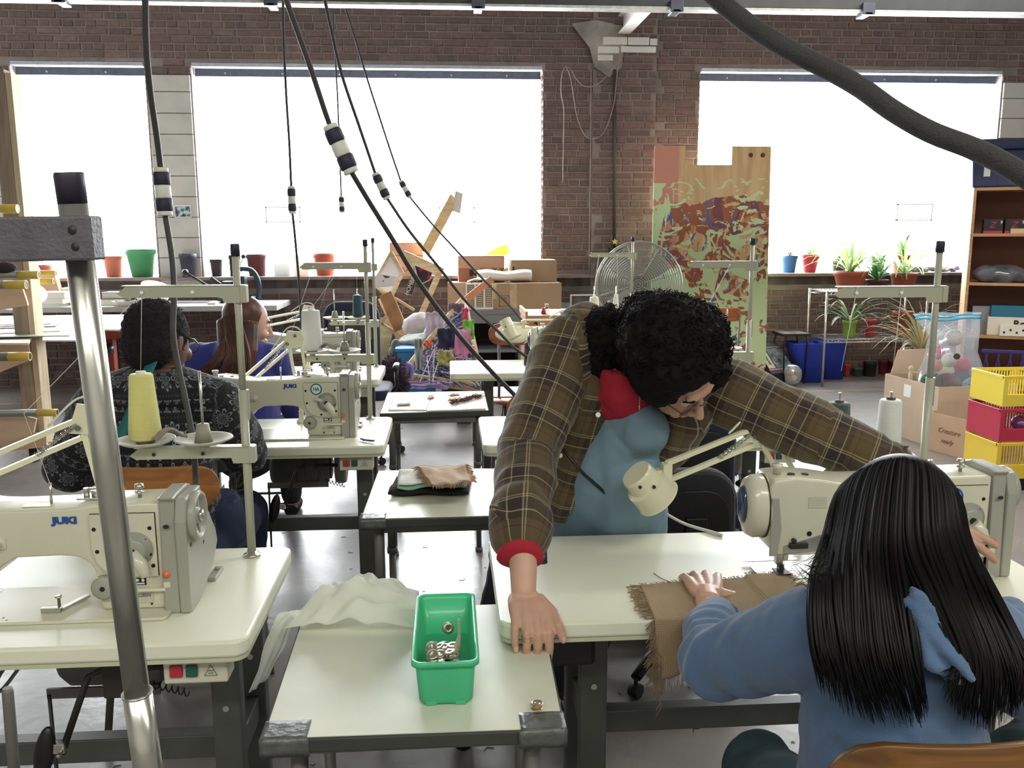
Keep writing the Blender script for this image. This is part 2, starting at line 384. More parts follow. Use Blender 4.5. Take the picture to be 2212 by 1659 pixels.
for i, (a, b, z0, z1, p) in enumerate(chosen):
    mb = MB(); off = 0.03 if PIL[0] < (a+b)/2 < PIL[1] and .97 < z0 < 3.68 else 0.0
    brick_vs(mb, a, b, z0, z1, p+off); obj('brick', mb, M_BRICK, wall)
mb = MB()
for (a, b, z0, z1, p) in rest: brick_vs(mb, a, b, z0, z1, p+(.03 if PIL[0] < (a+b)/2 < PIL[1] and .97 < z0 < 3.68 else 0))
setm(obj('brickwork', mb, M_BRICK, wall), kind='stuff')
mb = MB().bx(PIL[0], PIL[1], WALL_Y-.024, WALL_Y+.004, 0.97, 3.72)
obj('pier_mortar', mb, M_MORTAR, wall)
# brick jambs (returns) of the openings
mb = MB()
for xx, sgn in ((0.96, -1), (2.55, 1)):
    for r in range(28):
        z0 = WZ0+.01+r*COURSE
        mb.bx(min(xx, xx+sgn*.008), max(xx, xx+sgn*.008), WALL_Y+.02, WALL_Y+.225, z0, z0+BH)
setm(obj('jamb_brickwork', mb, M_BRICK, wall), kind='stuff')
# white painted blocks of the piers between the windows
def block_pier(x0, x1, n):
    k = 0; z = 0.98
    while z < 2.98:
        h = 0.198 if z > 1.0 else 0.10
        h = min(h, 3.02-z)
        o = obj('painted_block', MB().bx(x0+.003, x1-.003, WALL_Y-.014-.002*(k % 2), WALL_Y+.2, z, z+h-.007), M_BLOCK, wall, bevel=.004); z += h; k += 1
block_pier(-2.86, -2.452, 1); block_pier(5.725, 6.8, 2); block_pier(-4.53, -4.14, 3)
obj('pier_cap_brick', MB().bx(-2.86, -2.66, WALL_Y-.016, WALL_Y+.1, 3.022, 3.085), M_BRICK, wall, bevel=.004)
obj('pier_cap_brick', MB().bx(-2.65, -2.46, WALL_Y-.014, WALL_Y+.1, 3.022, 3.085), M_BRICK, wall, bevel=.004)
# white painted bearing bricks and plaster wedge on the pier
for i, (x0, x1, z0, z1) in enumerate([(1.55, 1.80, 3.33, 3.41), (1.80, 2.02, 3.33, 3.41), (2.02, 2.10, 3.33, 3.40), (1.50, 1.72, 3.25, 3.32), (1.73, 2.09, 3.26, 3.325), (1.50, 1.66, 3.18, 3.24)]):
    obj('bearing_brick', MB().bx(x0, x1-.008, WALL_Y-.055, WALL_Y, z0, z1-.006), M_WHITEP, wall, bevel=.004)
obj('plaster_patch', MB().prism([(1.24, 3.52), (1.48, 3.56), (1.78, 3.50), (1.74, 3.12), (1.62, 3.02), (1.47, 3.12), (1.42, 3.30), (1.32, 3.42)], (0, WALL_Y-.04, 0), (1, 0, 0), (0, 0, 1), .012), mat('plaster', '#a9a39c', 0.9, var=.35, vscale=5, bump=.3, col2='#77706a'), wall)
# painted steel joist running from the pier towards the room
j0, j1 = V(1.76, WALL_Y-.05, 3.44), V(1.80, 5.9, 3.44)
t = top('roof_joist', MB().bar(j0, j1, .12, .012).bar(j0+V(0, 0, .16), j1+V(0, 0, .16), .12, .012).bar(j0+V(0, 0, .08), j1+V(0, 0, .08), .02, .15), M_WHITEP, 'white painted steel joist bearing on the brick pier', 'joist')
# joints cast in the floor
struct('trim_4', MB().bx(-4.5, 6.5, 8.05, 8.09, 0.0, 0.0012), mat('floor_line', '#9a8468', .5, var=.3, vscale=15))
# cable duct seen along the top of the picture
b0 = A(0, 3, 5.6); b1 = A(2212, 33, 5.6); zb = (b0.z+b1.z)/2
d = thing('cable_trunking', 'long dark grey metal trunking hung across the room above the windows', 'trunking', (0, 5.6, zb))
obj('channel', MB().bx(-3.4, 5.0, 5.52, 5.6, zb+.004, zb+.2), mat('trunk_grey', '#4c4f52', .5, .2, var=.15), d, bevel=.004)
obj('bottom_plate', MB().bx(-3.4, 5.0, 5.515, 5.605, zb-.012, zb+.003), mat('trunk_lit_underside', '#d4d4d0', .45, .1, var=.25, vscale=25), d)  # pale colour stands for window light on the underside
for px in (105, 575, 1035, 1475, 1900):
    p = A(px, 12, 5.36); obj('clamp', MB().bx(p.x-.04, p.x+.04, 5.49, 5.514, zb-.03, zb+.04).bx(p.x-.025, p.x+.025, 5.49, 5.62, zb-.03, zb-.014), M_STEELDK, d, bevel=.004)
for hx in (-2.5, 0.6, 3.9): obj('hanger', MB().cyl((hx, 5.56, zb+.2), (hx, 5.56, ZC), .006, n=8), M_STEELDK, d)
# ------------------------------------------------------------------ sewing tables, machines, stands, lamps
M_TOP = mat('laminate_top', '#e2e4cc', 0.36, var=0.05, vscale=3, spec=.8)
M_EDGE = mat('laminate_edge', '#c3c5a2', 0.35)
M_FRAME = mat('frame_steel', '#50534f', 0.45, 0.2, var=0.12, vscale=15)
M_MACH = mat('machine_enamel', '#cfcdb4', 0.25, var=0.05, vscale=6, coat=0.3)
M_MGREY = mat('machine_grey', '#9c9c8e', 0.35, var=0.05)
M_CHROME = mat('chrome', '#c4c4ba', 0.26, .92)
M_IRON = mat('dark_iron', '#35332f', 0.5, 0.4, var=0.3)
M_CAST = mat('cast_grey', '#6c6b66', 0.55, 0.2, var=0.2)
M_BLACK = mat('black_plastic', '#141417', 0.4)
M_BLUEL = mat('logo_blue', '#2451a4', 0.4); M_TEAL = mat('logo_teal', '#1d6f86', 0.4); M_STICK = mat('sticker_white', '#e8ece4', 0.5)
M_RED = mat('red_button', '#c2243a', 0.35); M_GREEN = mat('green_button', '#1f5a52', 0.35); M_ORANGE = mat('orange_button', '#ee6a3c', 0.35)
M_STAND = mat('stand_enamel', '#a9aa93', 0.35, var=0.05)
M_LAMP = mat('lamp_enamel', '#dedbb8', 0.3)
M_YEL = mat('warning_yellow', '#d8c23c', 0.5)
M_CORDG = mat('grey_cord', '#6e6f6c', 0.55); M_CORDD = mat('dark_cord', '#3a3a3b', 0.6)
def rrect(x0, x1, y0, y1, r, n=6):
    p = []
    for cx_, cy_, a0 in ((x1-r, y0+r, -90), (x1-r, y1-r, 0), (x0+r, y1-r, 90), (x0+r, y0+r, 180)):
        for k in range(n+1):
            a = math.radians(a0+90*k/n); p.append((cx_+r*math.cos(a), cy_+r*math.sin(a)))
    return p
def curve_pts(pts, n=8):                      # Catmull-Rom through points
    P = [Vector(p) for p in pts]; P = [P[0]*2-P[1]] + P + [P[-1]*2-P[-2]]; o = []
    for i in range(1, len(P)-2):
        for k in range(n):
            t = k/n; o.append(0.5*((2*P[i])+(P[i+1]-P[i-1])*t+(2*P[i-1]-5*P[i]+4*P[i+1]-P[i+2])*t*t+(3*P[i]-P[i-1]-3*P[i+1]+P[i+2])*t**3))
    o.append(P[-2]); return o

def sewing_table(label, x0, x1, y0, depth=.51, full=True, motor=True, kneelift=True):
    t = thing('sewing_table', label, 'table', (x1, y0, 0), 0, 'sewing machine tables')
    obj('tabletop', MB().prism(rrect(x0, x1, y0, y0+depth, .03), (0, 0, .716), (1, 0, 0), (0, 1, 0), .034), M_TOP, t, bevel=.006)
    obj('underboard', MB().prism(rrect(x0+.002, x1-.002, y0+.002, y0+depth-.002, .03), (0, 0, .708), (1, 0, 0), (0, 1, 0), .008), M_EDGE, t)
    for s, xp in ((1, x1-.09), (-1, x0+.215)):
        for yp in (y0+.17, y0+.40):
            obj('leg', MB().bx(xp-.03, xp+.03, yp, yp+.04, .06, .706), M_FRAME, t, bevel=.004)
            obj('bolt', MB().cyl((xp, yp, .52), (xp, yp-.004, .52), .007, n=10), M_CHROME, t)
        obj('foot_bar', MB().bx(xp-.03, xp+.03, y0+.02, y0+.5, .03, .065), M_FRAME, t, bevel=.004)
        obj('side_rail', MB().bx(xp-.028, xp+.028, y0+.09, y0+.47, .665, .7055), M_FRAME, t, bevel=.003)
        obj('side_rail', MB().bx(xp-.015, xp+.015, y0+.2, y0+.41, .36, .42), M_FRAME, t, bevel=.003)
        for yy in (y0+.05, y0+.47): obj('levelling_foot', MB().cyl((xp, yy, .0), (xp, yy, .03), .02, .012, n=12), M_BLACK, t)
    obj('cross_bar', MB().bx(x0+.24, x1-.12, y0+.27, y0+.31, .345, .40), M_FRAME, t, bevel=.003)
    # foot treadle
    obj('treadle', MB().box(((x0+x1)/2-.1, y0+.22, .10), (.40, .26, .014), Matrix.Rotation(-.15, 3, 'X')), M_CAST, t, bevel=.004)
    if motor:
        mx = x1-.33
        m = MB(); m.lathe([(0, -.13), (.06, -.13), (.075, -.11), (.078, .02), (.07, .05), (.05, .06), (.05, .10), (.0, .10)], (mx, y0+.30, .60), (1, 0, 0), 28)
        m.bx(mx-.07, mx+.03, y0+.24, y0+.36, .66, .706); obj('motor', m, M_CAST, t)
        m = MB(); m.bx(mx-.02, mx+.10, y0+.20, y0+.235, .56, .69)
        obj('motor_bracket', m, M_CAST, t, bevel=.006)
        m = MB(); m.lathe([(.0, 0), (.07, 0), (.075, .01), (.075, .03), (.07, .04), (0, .04)], (mx+.115, y0+.32, .60), (1, 0, 0), 26); obj('belt_guard', m, M_MGREY, t)
        m = MB(); m.bx(mx-.13, mx+.10, y0+.19, y0+.197, .545, .567)
        for k in range(4): m.cyl((mx+.0+k*.028, y0+.188, .556), (mx+.0+k*.028, y0+.192, .556), .007, n=10)
        obj('clutch_lever', m, M_CAST, t)
        obj('treadle_rod', MB().cyl((mx-.125, y0+.19, .555), (mx-.13, y0+.2, .11), .004, n=8), M_IRON, t)
        pts = [V(mx+.09+.0025*k, y0+.18+.008*math.cos(k*1.3), .575-.0008*k+.008*math.sin(k*1.3)) for k in range(30)]
        obj('tension_spring', MB().loft(pts, .0016, 5), M_IRON, t)
        # switch box
        s = MB().bx(x1-.165, x1-.045, y0+.03, y0+.085, .652, .708); sb = obj('switch_box', s, M_MACH, t, bevel=.004)
        obj('stop_button', MB().bx(x1-.152, x1-.128, y0+.024, y0+.031, .668, .692), M_RED, sb, bevel=.002)
        obj('start_button', MB().bx(x1-.122, x1-.100, y0+.024, y0+.031, .668, .692), M_GREEN, sb, bevel=.002)
        tr = MB()
        for a, b in (((-.088, .668), (-.064, .668)), ((-.064, .668), (-.076, .69)), ((-.076, .69), (-.088, .668))):
            tr.bar((x1+a[0], y0+.0293, a[1]), (x1+b[0], y0+.0293, b[1]), .001, .001, (0, 1, 0))
        for zz in (.672, .677): tr.bx(x1-.081, x1-.071, y0+.029, y0+.03, zz, zz+.0015)
        obj('warning_mark', tr, mat('mark_grey', '#6a6f6a', .6), sb)
        # cables hanging below
        for k in range(3):
            a = V(mx-.2-.01*k, y0+.25, .705); obj('motor_cable', MB().loft(curve_pts([a, a+V(-.03-.01*k, -.03, -.08), a+V(-.05, -.02, -.16-.02*k), a+V(-.02-.02*k, 0, -.13), a+V(.04, .03, -.03)], 6), .004, 6), M_CORDG, t)
    if kneelift:
        mx = x1-.36
        obj('knee_lift_block', MB().bx(mx+.06, mx+.10, y0+.08, y0+.14, .60, .706), M_IRON, t, bevel=.003)
        obj('knee_lift_rod', MB().loft([(mx+.18, y0+.1, .655), (mx+.06, y0+.1, .655), (mx+.03, y0+.09, .645), (mx-.02, y0+.06, .50)], .007, 8), M_IRON, t)
        obj('knee_pad', MB().sph((mx-.050, y0+.055, .505), (.019, .015, .058), 16, 10, Matrix.Rotation(.22, 3, 'Y')), M_BLACK, t)
        obj('knee_pad_clamp', MB().bx(mx-.034, mx-.010, y0+.05, y0+.07, .505, .525).cyl((mx-.014, y0+.05, .512), (mx-.014, y0+.03, .512), .004, n=8), M_CHROME, t, bevel=.001)
    return t

def machine(label, x, y, z, sticker=True, ntext='LZ-2280N', model_on=True, warn=False):
    t = thing('sewing_machine', label, 'sewing machine', (x, y, z), 0, 'industrial sewing machines')
    O = lambda n, mb, m, p=None, **k: obj(n, mb, m, p or t, local=True, **k)
    # bed
    O('bed', MB().prism(rrect(-.545, -.05, -.045, .135, .012, 3), (0, 0, .0), (1, 0, 0), (0, 1, 0), .0065), M_MACH, bevel=.002)
    O('needle_plate', MB().prism(rrect(-.565, -.43, .0, .10, .02, 4), (0, 0, .0066), (1, 0, 0), (0, 1, 0), .001), M_CHROME)
    O('slide_plate', MB().bx(-.57, -.44, .105, .12, .0066, .0078), M_CHROME)
    hs = MB()
    for k in range(11): hs.cyl((-.37-.02*(k % 6)+.012*(k//6), -.02-.012*(k//6), .0066), (-.37-.02*(k % 6)+.012*(k//6), -.02-.012*(k//6), .0070), .0025, n=8)
    O('screw_holes', hs, M_BLACK)
    # arm, column and head: one casting
    arc = lambda cx_, cz, r, a0, a1, n=6: [(cx_+r*math.cos(math.radians(a0+(a1-a0)*k/n)), cz+r*math.sin(math.radians(a0+(a1-a0)*k/n))) for k in range(n+1)]
    pr = [(-.062, .0066), (-.188, .0066), (-.194, .075)] + arc(-.240, .075, .046, 0, 80) + [(-.26, .123), (-.345, .121)] + \
         [(-.375, .104), (-.395, .082), (-.42, .066), (-.46, .058), (-.535, .060), (-.548, .078), (-.552, .11), (-.556, .18), (-.553, .215), (-.545, .2285)] + \
         [(-.50, .233), (-.44, .226), (-.40, .219), (-.36, .2175), (-.24, .2195), (-.19, .226), (-.062, .228)]
    o = O('casting', MB().prism(pr, (0, .105, 0), (1, 0, 0), (0, 0, 1), .105), M_MACH, bevel=.011, seg=3)
    for p in o.data.polygons: p.use_smooth = True
    # rounded face cover with window, needle end
    fc = MB(); fc.lathe([(0.0, 0), (.052, 0), (.056, .006), (.056, .032), (.05, .046), (.036, .052), (0, .052)], (-.545, .05, .158), (-1, 0, 0), 32, sx=1.26, sy=.98)
    f = O('face_cover', fc, M_MACH)
    O('face_window', MB().lathe([(0, 0), (.034, 0), (.030, .006), (.02, .010), (0, .012)], (-.597, .05, .162), (-1, 0, 0), 28, sx=1.3, sy=.9), mat('face_window_glass', '#253f66', .08, coat=1.0), f)
    O('seam_ring', MB().lathe([(.0, 0), (.0572, 0), (.0572, .003), (0, .003)], (-.553, .05, .158), (-1, 0, 0), 32, sx=1.26, sy=.98), M_IRON, f)
    O('take_up_guard', MB().prism([(-.552, .06), (-.535, .06), (-.528, .12), (-.536, .19), (-.552, .19)], (0, -.004, 0), (1, 0, 0), (0, 0, 1), -.006), M_MGREY, bevel=.002)
    O('cover_knob', MB().lathe([(0, 0), (.009, 0), (.009, .012), (.012, .014), (.012, .02), (0, .02)], (-.525, .045, .232), n=16), M_MACH)
    O('oil_cap', MB().cyl((-.50, .03, .229), (-.50, .03, .235), .008, n=14).cyl((-.465, .04, .225), (-.465, .04, .231), .008, n=14), M_IRON)
    # needle bar group
    nb = MB(); nb.cyl((-.515, .035, .075), (-.515, .035, .025), .005, .005, 10); nb.bx(-.523, -.507, .03, .045, .028, .052)
    O('presser_bar', nb, M_CHROME)
    O('needle_bar', MB().cyl((-.503, .035, .07), (-.503, .035, .04), .004, n=10).cyl((-.503, .035, .04), (-.503, .035, .008), .0009, n=6).bx(-.508, -.497, .028, .042, .038, .05), M_CHROME)
    O('presser_foot', MB().bx(-.525, -.495, .012, .05, .009, .0125).bx(-.518, -.508, .024, .04, .0125, .03), M_IRON, bevel=.001)
    # tension assembly and thread guides on the front
    tn = MB(); tn.lathe([(0, 0), (.017, .0), (.017, .004), (.010, .006), (.010, .008), (.017, .010), (.017, .013), (.006, .015), (.006, .034), (.0085, .036), (.0085, .044), (0, .044)], (-.400, .0, .085), (.35, -1, -.12), 20)
    O('tension_dial', tn, M_IRON); O('tension_nut', MB().lathe([(0, 0), (.007, 0), (.007, .016), (0, .018)], V(-.400, 0, .085)+V(.35, -1, -.12).normalized()*.034, (.35, -1, -.12), 14), M_CHROME)
    O('thread_guide_plate', MB().prism([(-.52, .082), (-.43, .108), (-.42, .085), (-.45, .07), (-.52, .066)], (0, -.001, 0), (1, 0, 0), (0, 0, 1), -.0 or .003), M_CHROME)
    O('thread_guide_clip', MB().bx(-.51, -.47, -.012, -.002, .078, .09).cyl((-.5, 0, .095), (-.5, -.01, .095), .005, n=10), M_IRON, bevel=.001)
    O('thread_post', MB().lathe([(0, 0), (.012, 0), (.012, .003), (.008, .004), (.008, .017), (0, .018)], (-.375, .0, .153), (0, -1, 0), 16).bx(-.392, -.36, -.002, .0, .14, .166), M_MACH, bevel=.001)
    O('round_plug', MB().cyl((-.465, 0, .108), (-.465, -.0015, .108), .0055, n=14), M_BLACK)
    O('name_plate', MB().bx(-.47, -.43, -.0012, .0, .165, .19), mat('plate_cream', '#bdbba2', .4))
    # access cover on the column, stitch dials, plates
    cv = [(-.196, .208), (-.072, .208), (-.072, .078), (-.10, .078), (-.14, .079), (-.17, .088), (-.188, .108), (-.196, .14)]
    O('cover_seam', MB().prism([(a*1.0+(.001 if a > -.13 else -.001), b+(.001 if b > .14 else -.001)) for a, b in cv], (0, -.0008, 0), (1, 0, 0), (0, 0, 1), .0008), M_IRON)
    pc = O('access_cover', MB().prism(cv, (0, -.0032, 0), (1, 0, 0), (0, 0, 1), -.0034 if False else .0030), M_MACH)
    for a, b in ((-.189, .178), (-.186, .132), (-.082, .178), (-.08, .10), (-.135, .088)):
        O('cover_screw', MB().cyl((a, -.003, b), (a, -.0066, b), .0042, n=12), M_BLACK, pc)
    if sticker:
        s = O('round_emblem', MB().cyl((-.150, -.003, .184), (-.150, -.0070, .184), .0215, n=30), M_BLUEL if model_on else M_TEAL, pc)
        O('emblem_ring', MB().cyl((-.150, -.0068, .184), (-.150, -.0074, .184), .0165, n=26), M_STICK, pc)
        text('emblem_letters', 'HA', .021, (-.150, -.0078, .1835), (1, 0, 0), (0, 0, 1), M_TEAL, pc, bold=.0006, local=True, sx=.8)
    dl = MB(); dl.lathe([(0, 0), (.036, 0), (.036, .006), (.026, .008), (.026, .018), (.02, .021), (0, .021)], (-.113, -.003, .135), (0, -1, 0), 30)
    d = O('stitch_dial', dl, M_MGREY)
    O('dial_centre', MB().cyl((-.113, -.022, .135), (-.113, -.027, .135), .007, n=14), M_BLACK, d)
    O('dial_marks', MB().cyl((-.092, -.009, .155), (-.092, -.010, .155), .0035, n=10).cyl((-.135, -.009, .155), (-.135, -.010, .155), .0035, n=10).cyl((-.083, -.009, .125), (-.083, -.010, .125), .0035, n=10), M_BLACK, d)
    lv = MB(); lv.loft([(-.113, -.026, .132), (-.095, -.03, .112), (-.085, -.034, .088)], [.014, .013, .010], 12); lv.loft([(-.125, -.018, .142), (-.155, -.02, .150)], [.008, .006], 10)
    O('reverse_lever', lv, M_MACH)
    k = O('stitch_length_knob', MB().lathe([(0, 0), (.024, 0), (.024, .012), (.019, .016), (0, .016)], (-.178, -.001, .058), (0, -1, 0), 26), M_MGREY)
    O('knob_centre', MB().cyl((-.178, -.017, .058), (-.178, -.0185, .058), .005, n=12), M_BLACK, k)
    pl = O('rating_plate', MB().bx(-.128, -.098, -.0012, 0, .058, .073), M_BLACK)
    O('rating_marks', MB().bx(-.125, -.112, -.0020, -.0012, .066, .071).cyl((-.104, -.0012, .068), (-.104, -.002, .068), .003, n=10).bx(-.125, -.101, -.002, -.0012, .060, .063), M_STICK, pl)
    pl = O('model_plate', MB().bx(-.135, -.086, -.0012, 0, .020, .044), mat('plate_cream', '#bdbba2', .4))
    text('model_lettering', ntext, .0095, (-.1105, -.0016, .036), (1, 0, 0), (0, 0, 1), mat('mark_grey', '#6a6f6a', .6), pl, local=True)
    O('plate_screw', MB().cyl((-.128, -.001, .018), (-.128, -.003, .018), .003, n=10).cyl((-.09, -.001, .018), (-.09, -.003, .018), .002, n=10), M_BLACK, pl)
    text('brand_lettering', 'JUKI', .0185, (-.245, -.0012, .196), (1, 0, 0), (0, 0, 1), M_BLUEL, t, bold=.0011, local=True, sx=1.35)
    # column base ledge, orange button, bobbin arm
    O('side_ledge', MB().bx(-.115, -.058, -.012, .02, .047, .054).bx(-.062, -.048, -.012, .02, .054, .066), M_MACH, bevel=.002)
    O('side_recess', MB().bx(-.062, -.042, -.004, .05, .0, .095), M_BLACK)
    O('feed_button', MB().lathe([(0, 0), (.0075, 0), (.0075, .008), (0, .009)], (-.055, -.004, .082), (0, -1, 0), 16), M_ORANGE)
    # grey belt cover and hand wheel
    g = MB(); g.prism([(-.004, .230), (-.010, .236)] + [(-.012, .24)] + [(.02, .243), (.085, .243), (.11, .235), (.118, .21), (.118, .0), (-.012, .0)], (-.062, 0, 0), (0, 1, 0), (0, 0, 1), .03)
    bc = O('belt_cover', g, M_MGREY, bevel=.005, seg=2)
    bc.data.transform(Matrix.Translation((.0, 0, 0)))
    O('belt_cover_side', MB().prism([(-.014, .0), (.06, .0), (.17, .04), (.21, .075), (.20, .105), (.13, .19), (.10, .235), (.0, .235), (-.014, .19)], (-.032, 0, 0), (0, 1, 0), (0, 0, 1), .022), M_MGREY, bevel=.004)
    O('cover_slot', MB().prism(rrect(-.054, -.042, .178, .186, .004, 3), (0, -.0125, 0), (1, 0, 0), (0, 0, 1), .001), M_IRON)
    O('cover_foot', MB().bx(-.022, -.004, .15, .22, .0005, .009).cyl((-.012, .2, .009), (-.012, .2, .015), .006, n=10), M_MGREY, bevel=.002)
    O('cover_screw', MB().cyl((-.0105, .012, .135), (-.009, .012, .135), .004, n=10).cyl((-.0105, .1, .11), (-.009, .1, .11), .004, n=10), M_IRON)
    hw = MB(); hw.lathe([(.030, -.004), (.044, -.006), (.050, 0), (.051, .010), (.048, .017), (.042, .017), (.040, .008), (.018, .006), (.016, .014), (0, .014)], (-.012, .045, .186), (1, 0, 0), 36)
    w = O('hand_wheel', hw, M_MGREY)
    sp = MB()
    for q in range(5):
        a = q*2*PI/5; sp.bar((-.004, .045+.012*math.cos(a), .186+.012*math.sin(a)), (-.004, .045+.042*math.cos(a), .186+.042*math.sin(a)), .006, .004, (1, 0, 0))
    O('wheel_spokes', sp, M_MGREY, w); O('wheel_hub', MB().lathe([(0, 0), (.012, 0), (.012, .008), (.006, .010), (0, .010)], (-.0, .045, .186), (1, 0, 0), 16), M_CHROME, w)
    # top fittings
    O('spool_pin', MB().cyl((-.285, .04, .218), (-.285, .04, .262), .0028, n=8), M_CHROME)
    bw = MB(); bw.bx(-.235, -.185, .035, .075, .226, .230); bw.cyl((-.222, .055, .230), (-.222, .055, .246), .006, n=10); bw.cyl((-.200, .055, .230), (-.200, .055, .241), .012, n=14); bw.bx(-.215, -.17, .05, .058, .243, .247); bw.cyl((-.172, .054, .240), (-.172, .054, .252), .004, n=8)
    O('bobbin_winder', bw, M_CHROME, bevel=.001)
    O('thread_tension_post', MB().lathe([(0, 0), (.004, 0), (.004, .008), (.009, .010), (.009, .013), (.004, .014), (.004, .018), (.010, .020), (.008, .028), (0, .029)], (-.112, .04, .228), n=14), M_CHROME)
    O('oil_window', MB().cyl((-.18, .02, .2275), (-.18, .02, .2305), .008, n=14), mat('oil_window', '#3b3a28', .1, coat=1))
    O('top_label', MB().prism(rrect(-.335, -.28, .02, .045, .004, 2), (0, 0, .2190), (1, 0, 0), (0, 1, 0), .0008), mat('label_cream', '#c9cda4', .4))
    if warn:
        w = O('warning_sticker', MB().prism([(-.525, .165), (-.497, .165), (-.511, .189)], (0, -.0012, 0), (1, 0, 0), (0, 0, 1), .0012), M_YEL)
        O('sticker_mark', MB().bar((-.516, -.0016, .17), (-.507, -.0016, .178), .003, .001, (0, 1, 0)), M_BLACK, w)
    return t

def thread_stand(label, x, y, z0=.75, armz=(.243, .613), L=.26, top_z=.703, tray=(1, 1)):
    t = thing('thread_stand', label, 'thread stand', (x, y, z0), 0, 'thread stands')
    O = lambda n, mb, m, p=None, **k: obj(n, mb, m, p or t, local=True, **k)
    O('pole', MB().cyl((0, 0, 0), (0, 0, .40), .0098, n=18).cyl((0, 0, .40), (0, 0, top_z), .0078, n=18), M_STAND)
    O('pole_collar', MB().lathe([(0, 0), (.02, 0), (.02, .004), (.0115, .006), (.0115, .012), (0, .012)], (0, 0, 0.0005), n=18), M_CHROME)
    O('pole_cap', MB().lathe([(0, 0), (.0105, 0), (.0105, .024), (.009, .027), (0, .027)], (0, 0, top_z), n=18), mat('cap_purple', '#262238', .5))
    O('pole_clip', MB().bx(.008, .013, -.004, .004, .33, .40), M_CHROME, bevel=.001)
    for i, z in enumerate(armz):
        m = MB(); m.prism([(-L, .008), (-L+.02, .024), (-.02, .026), (.018, .026), (.018, -.014), (-.028, -.014), (-.032, -.001), (-L+.014, -.001)], (0, -.012, z), (1, 0, 0), (0, 0, 1), -.0018)
        m.prism([(-L, 0), (.018, 0), (.018, -.024), (-L, -.024)], (0, -.012 if False else .0, 0), (1, 0, 0), (0, 0, 1), 0.0001) if False else None
        m.bx(-L+.012, .018, -.0138, .012, z+.0242, z+.026)
        a = O('arm', m, M_STAND)
        O('bracket_clamp', MB().bx(.008, .022, -.014, .013, z-.014, z+.0255), M_STAND, a, bevel=.002)
        h = MB()
        for q in (.055, .165): h.cyl((-L+q, -.0139, z+.011), (-L+q, -.0152, z+.011), .0042, n=12)
        O('arm_rivet', h, M_STICK if i == 1 else M_BLACK, a)
    z = armz[0]+.026
    for k, q in enumerate((-.225, -.095)):
        if not tray[k]: continue
        d = O('spool_tray', MB().lathe([(0, .004), (.02, .004), (.045, .007), (.062, .014), (.065, .014), (.066, .012), (.048, .003), (.02, 0), (0, 0)], (q, 0, z+.006), n=32), mat('tray_grey', '#b9b8a8', .55, var=.2, vscale=20))
        O('tray_neck', MB().cyl((q, 0, z), (q, 0, z+.007), .012, n=12), M_STAND, d)
        O('cone_seat', MB().lathe([(0, 0), (.021, 0), (.013, .042), (0, .043)], (q, 0, z+.010), n=16), mat('seat_grey', '#8d8c78', .5), d)
        O('cone_pin', MB().cyl((q, 0, z+.045), (q, 0, z+.175), .0032, n=8), M_CHROME, d)
    return t
def cone(label, loc, col, r0=.032, r1=.018, h=.135, name='thread_cone', coltip='#d9d6c8'):
    m = mat('thread_'+col, '#'+col, .75, bump=.5, bscale=25, stretch=(1, 1, 60), sheen=.2)
    t = thing(name, label, 'thread cone', loc, 0, 'cones of thread')
    obj('wound_thread', MB().lathe([(.009, 0), (r0-.002, .0), (r0, .004), (r1, h-.004), (r1-.003, h), (.009, h)], n=28), m, t, local=True)
    obj('core', MB().lathe([(.008, -.002), (.011, -.002), (.011, h+.006), (.008, h+.006)], n=16), mat('core_'+coltip[1:], coltip, .7), t, local=True)
    return t
def thread_line(label, pts, mt=None, r=.0006, n=6):
    mt = mt or mat('thread_strand', '#d4d2c4', .6)
    return top('thread', MB().loft([Vector(p) for p in pts], r, 5), mt, label, 'thread', 'loose sewing threads')

# tables
tL1 = sewing_table('cream topped sewing table at the lower left, nearest of the left row', -1.59, -.389, 1.57)
tL2 = sewing_table('cream topped sewing table in front of the person in the patterned sweater', -1.44, -.240, 3.10)
tL3 = sewing_table('cream topped sewing table in front of the woman in blue', -1.57, -.37, 4.57, kneelift=False)
tR1 = sewing_table('cream topped sewing table that the woman in plaid leans on', .09, 1.30, 1.60, depth=.50, kneelift=False)
tR2 = sewing_table('cream topped sewing table behind the woman in plaid, with a lamp arm before it', .115, 1.33, 3.07, kneelift=False)
tR3 = sewing_table('cream topped sewing table farthest back in the right row', 0.0, 1.2, 4.72, kneelift=False)
# machines
mL1 = machine('cream sewing machine on the near left table with a chrome pole before it', -.515, 1.715, .7505)
mL2 = machine('cream sewing machine with warning triangle, in front of patterned sweater', -.345, 3.25, .7505, warn=True, model_on=False)
mL3 = machine('cream sewing machine in front of the woman in blue', -.488, 4.72, .7505, sticker=False)
mR1 = machine('cream sewing machine stitching the brown burlap', 1.235, 1.765, .7505)
mR2 = machine('cream sewing machine partly hidden behind the plaid sleeve', 1.11, 3.22, .7505)
mR3 = machine('cream sewing machine at the far right table, mostly hidden behind plaid shoulder', 1.05, 4.86, .7505, sticker=False)
# small steel square lying under the arm of the near machine
gb = thing('seam_guide', 'small steel seam guide lying on the bed of the near left machine', 'seam guide', (-.80, 1.72, .7575))
obj('guide_block', MB().bx(-.02, .018, -.012, .0, 0, .01), M_CHROME, gb, local=True, bevel=.001)
obj('guide_arm', MB().bar((.018, -.006, .005), (.045, .06, .005), .01, .006), M_CHROME, gb, local=True)
obj('thumb_screw', MB().lathe([(0, 0), (.003, 0), (.003, .016), (.007, .018), (.007, .021), (0, .021)], (.012, .0, .01), n=12), M_CHROME, gb, local=True)
top('seam_guide', MB().bar((-.32, 3.17, .757), (-.28, 3.15, .757), .012, .006).bar((-.33, 3.19, .757), (-.31, 3.165, .757), .01, .005), M_IRON, 'small dark steel clip on the middle left table beside the machine', 'seam guide')
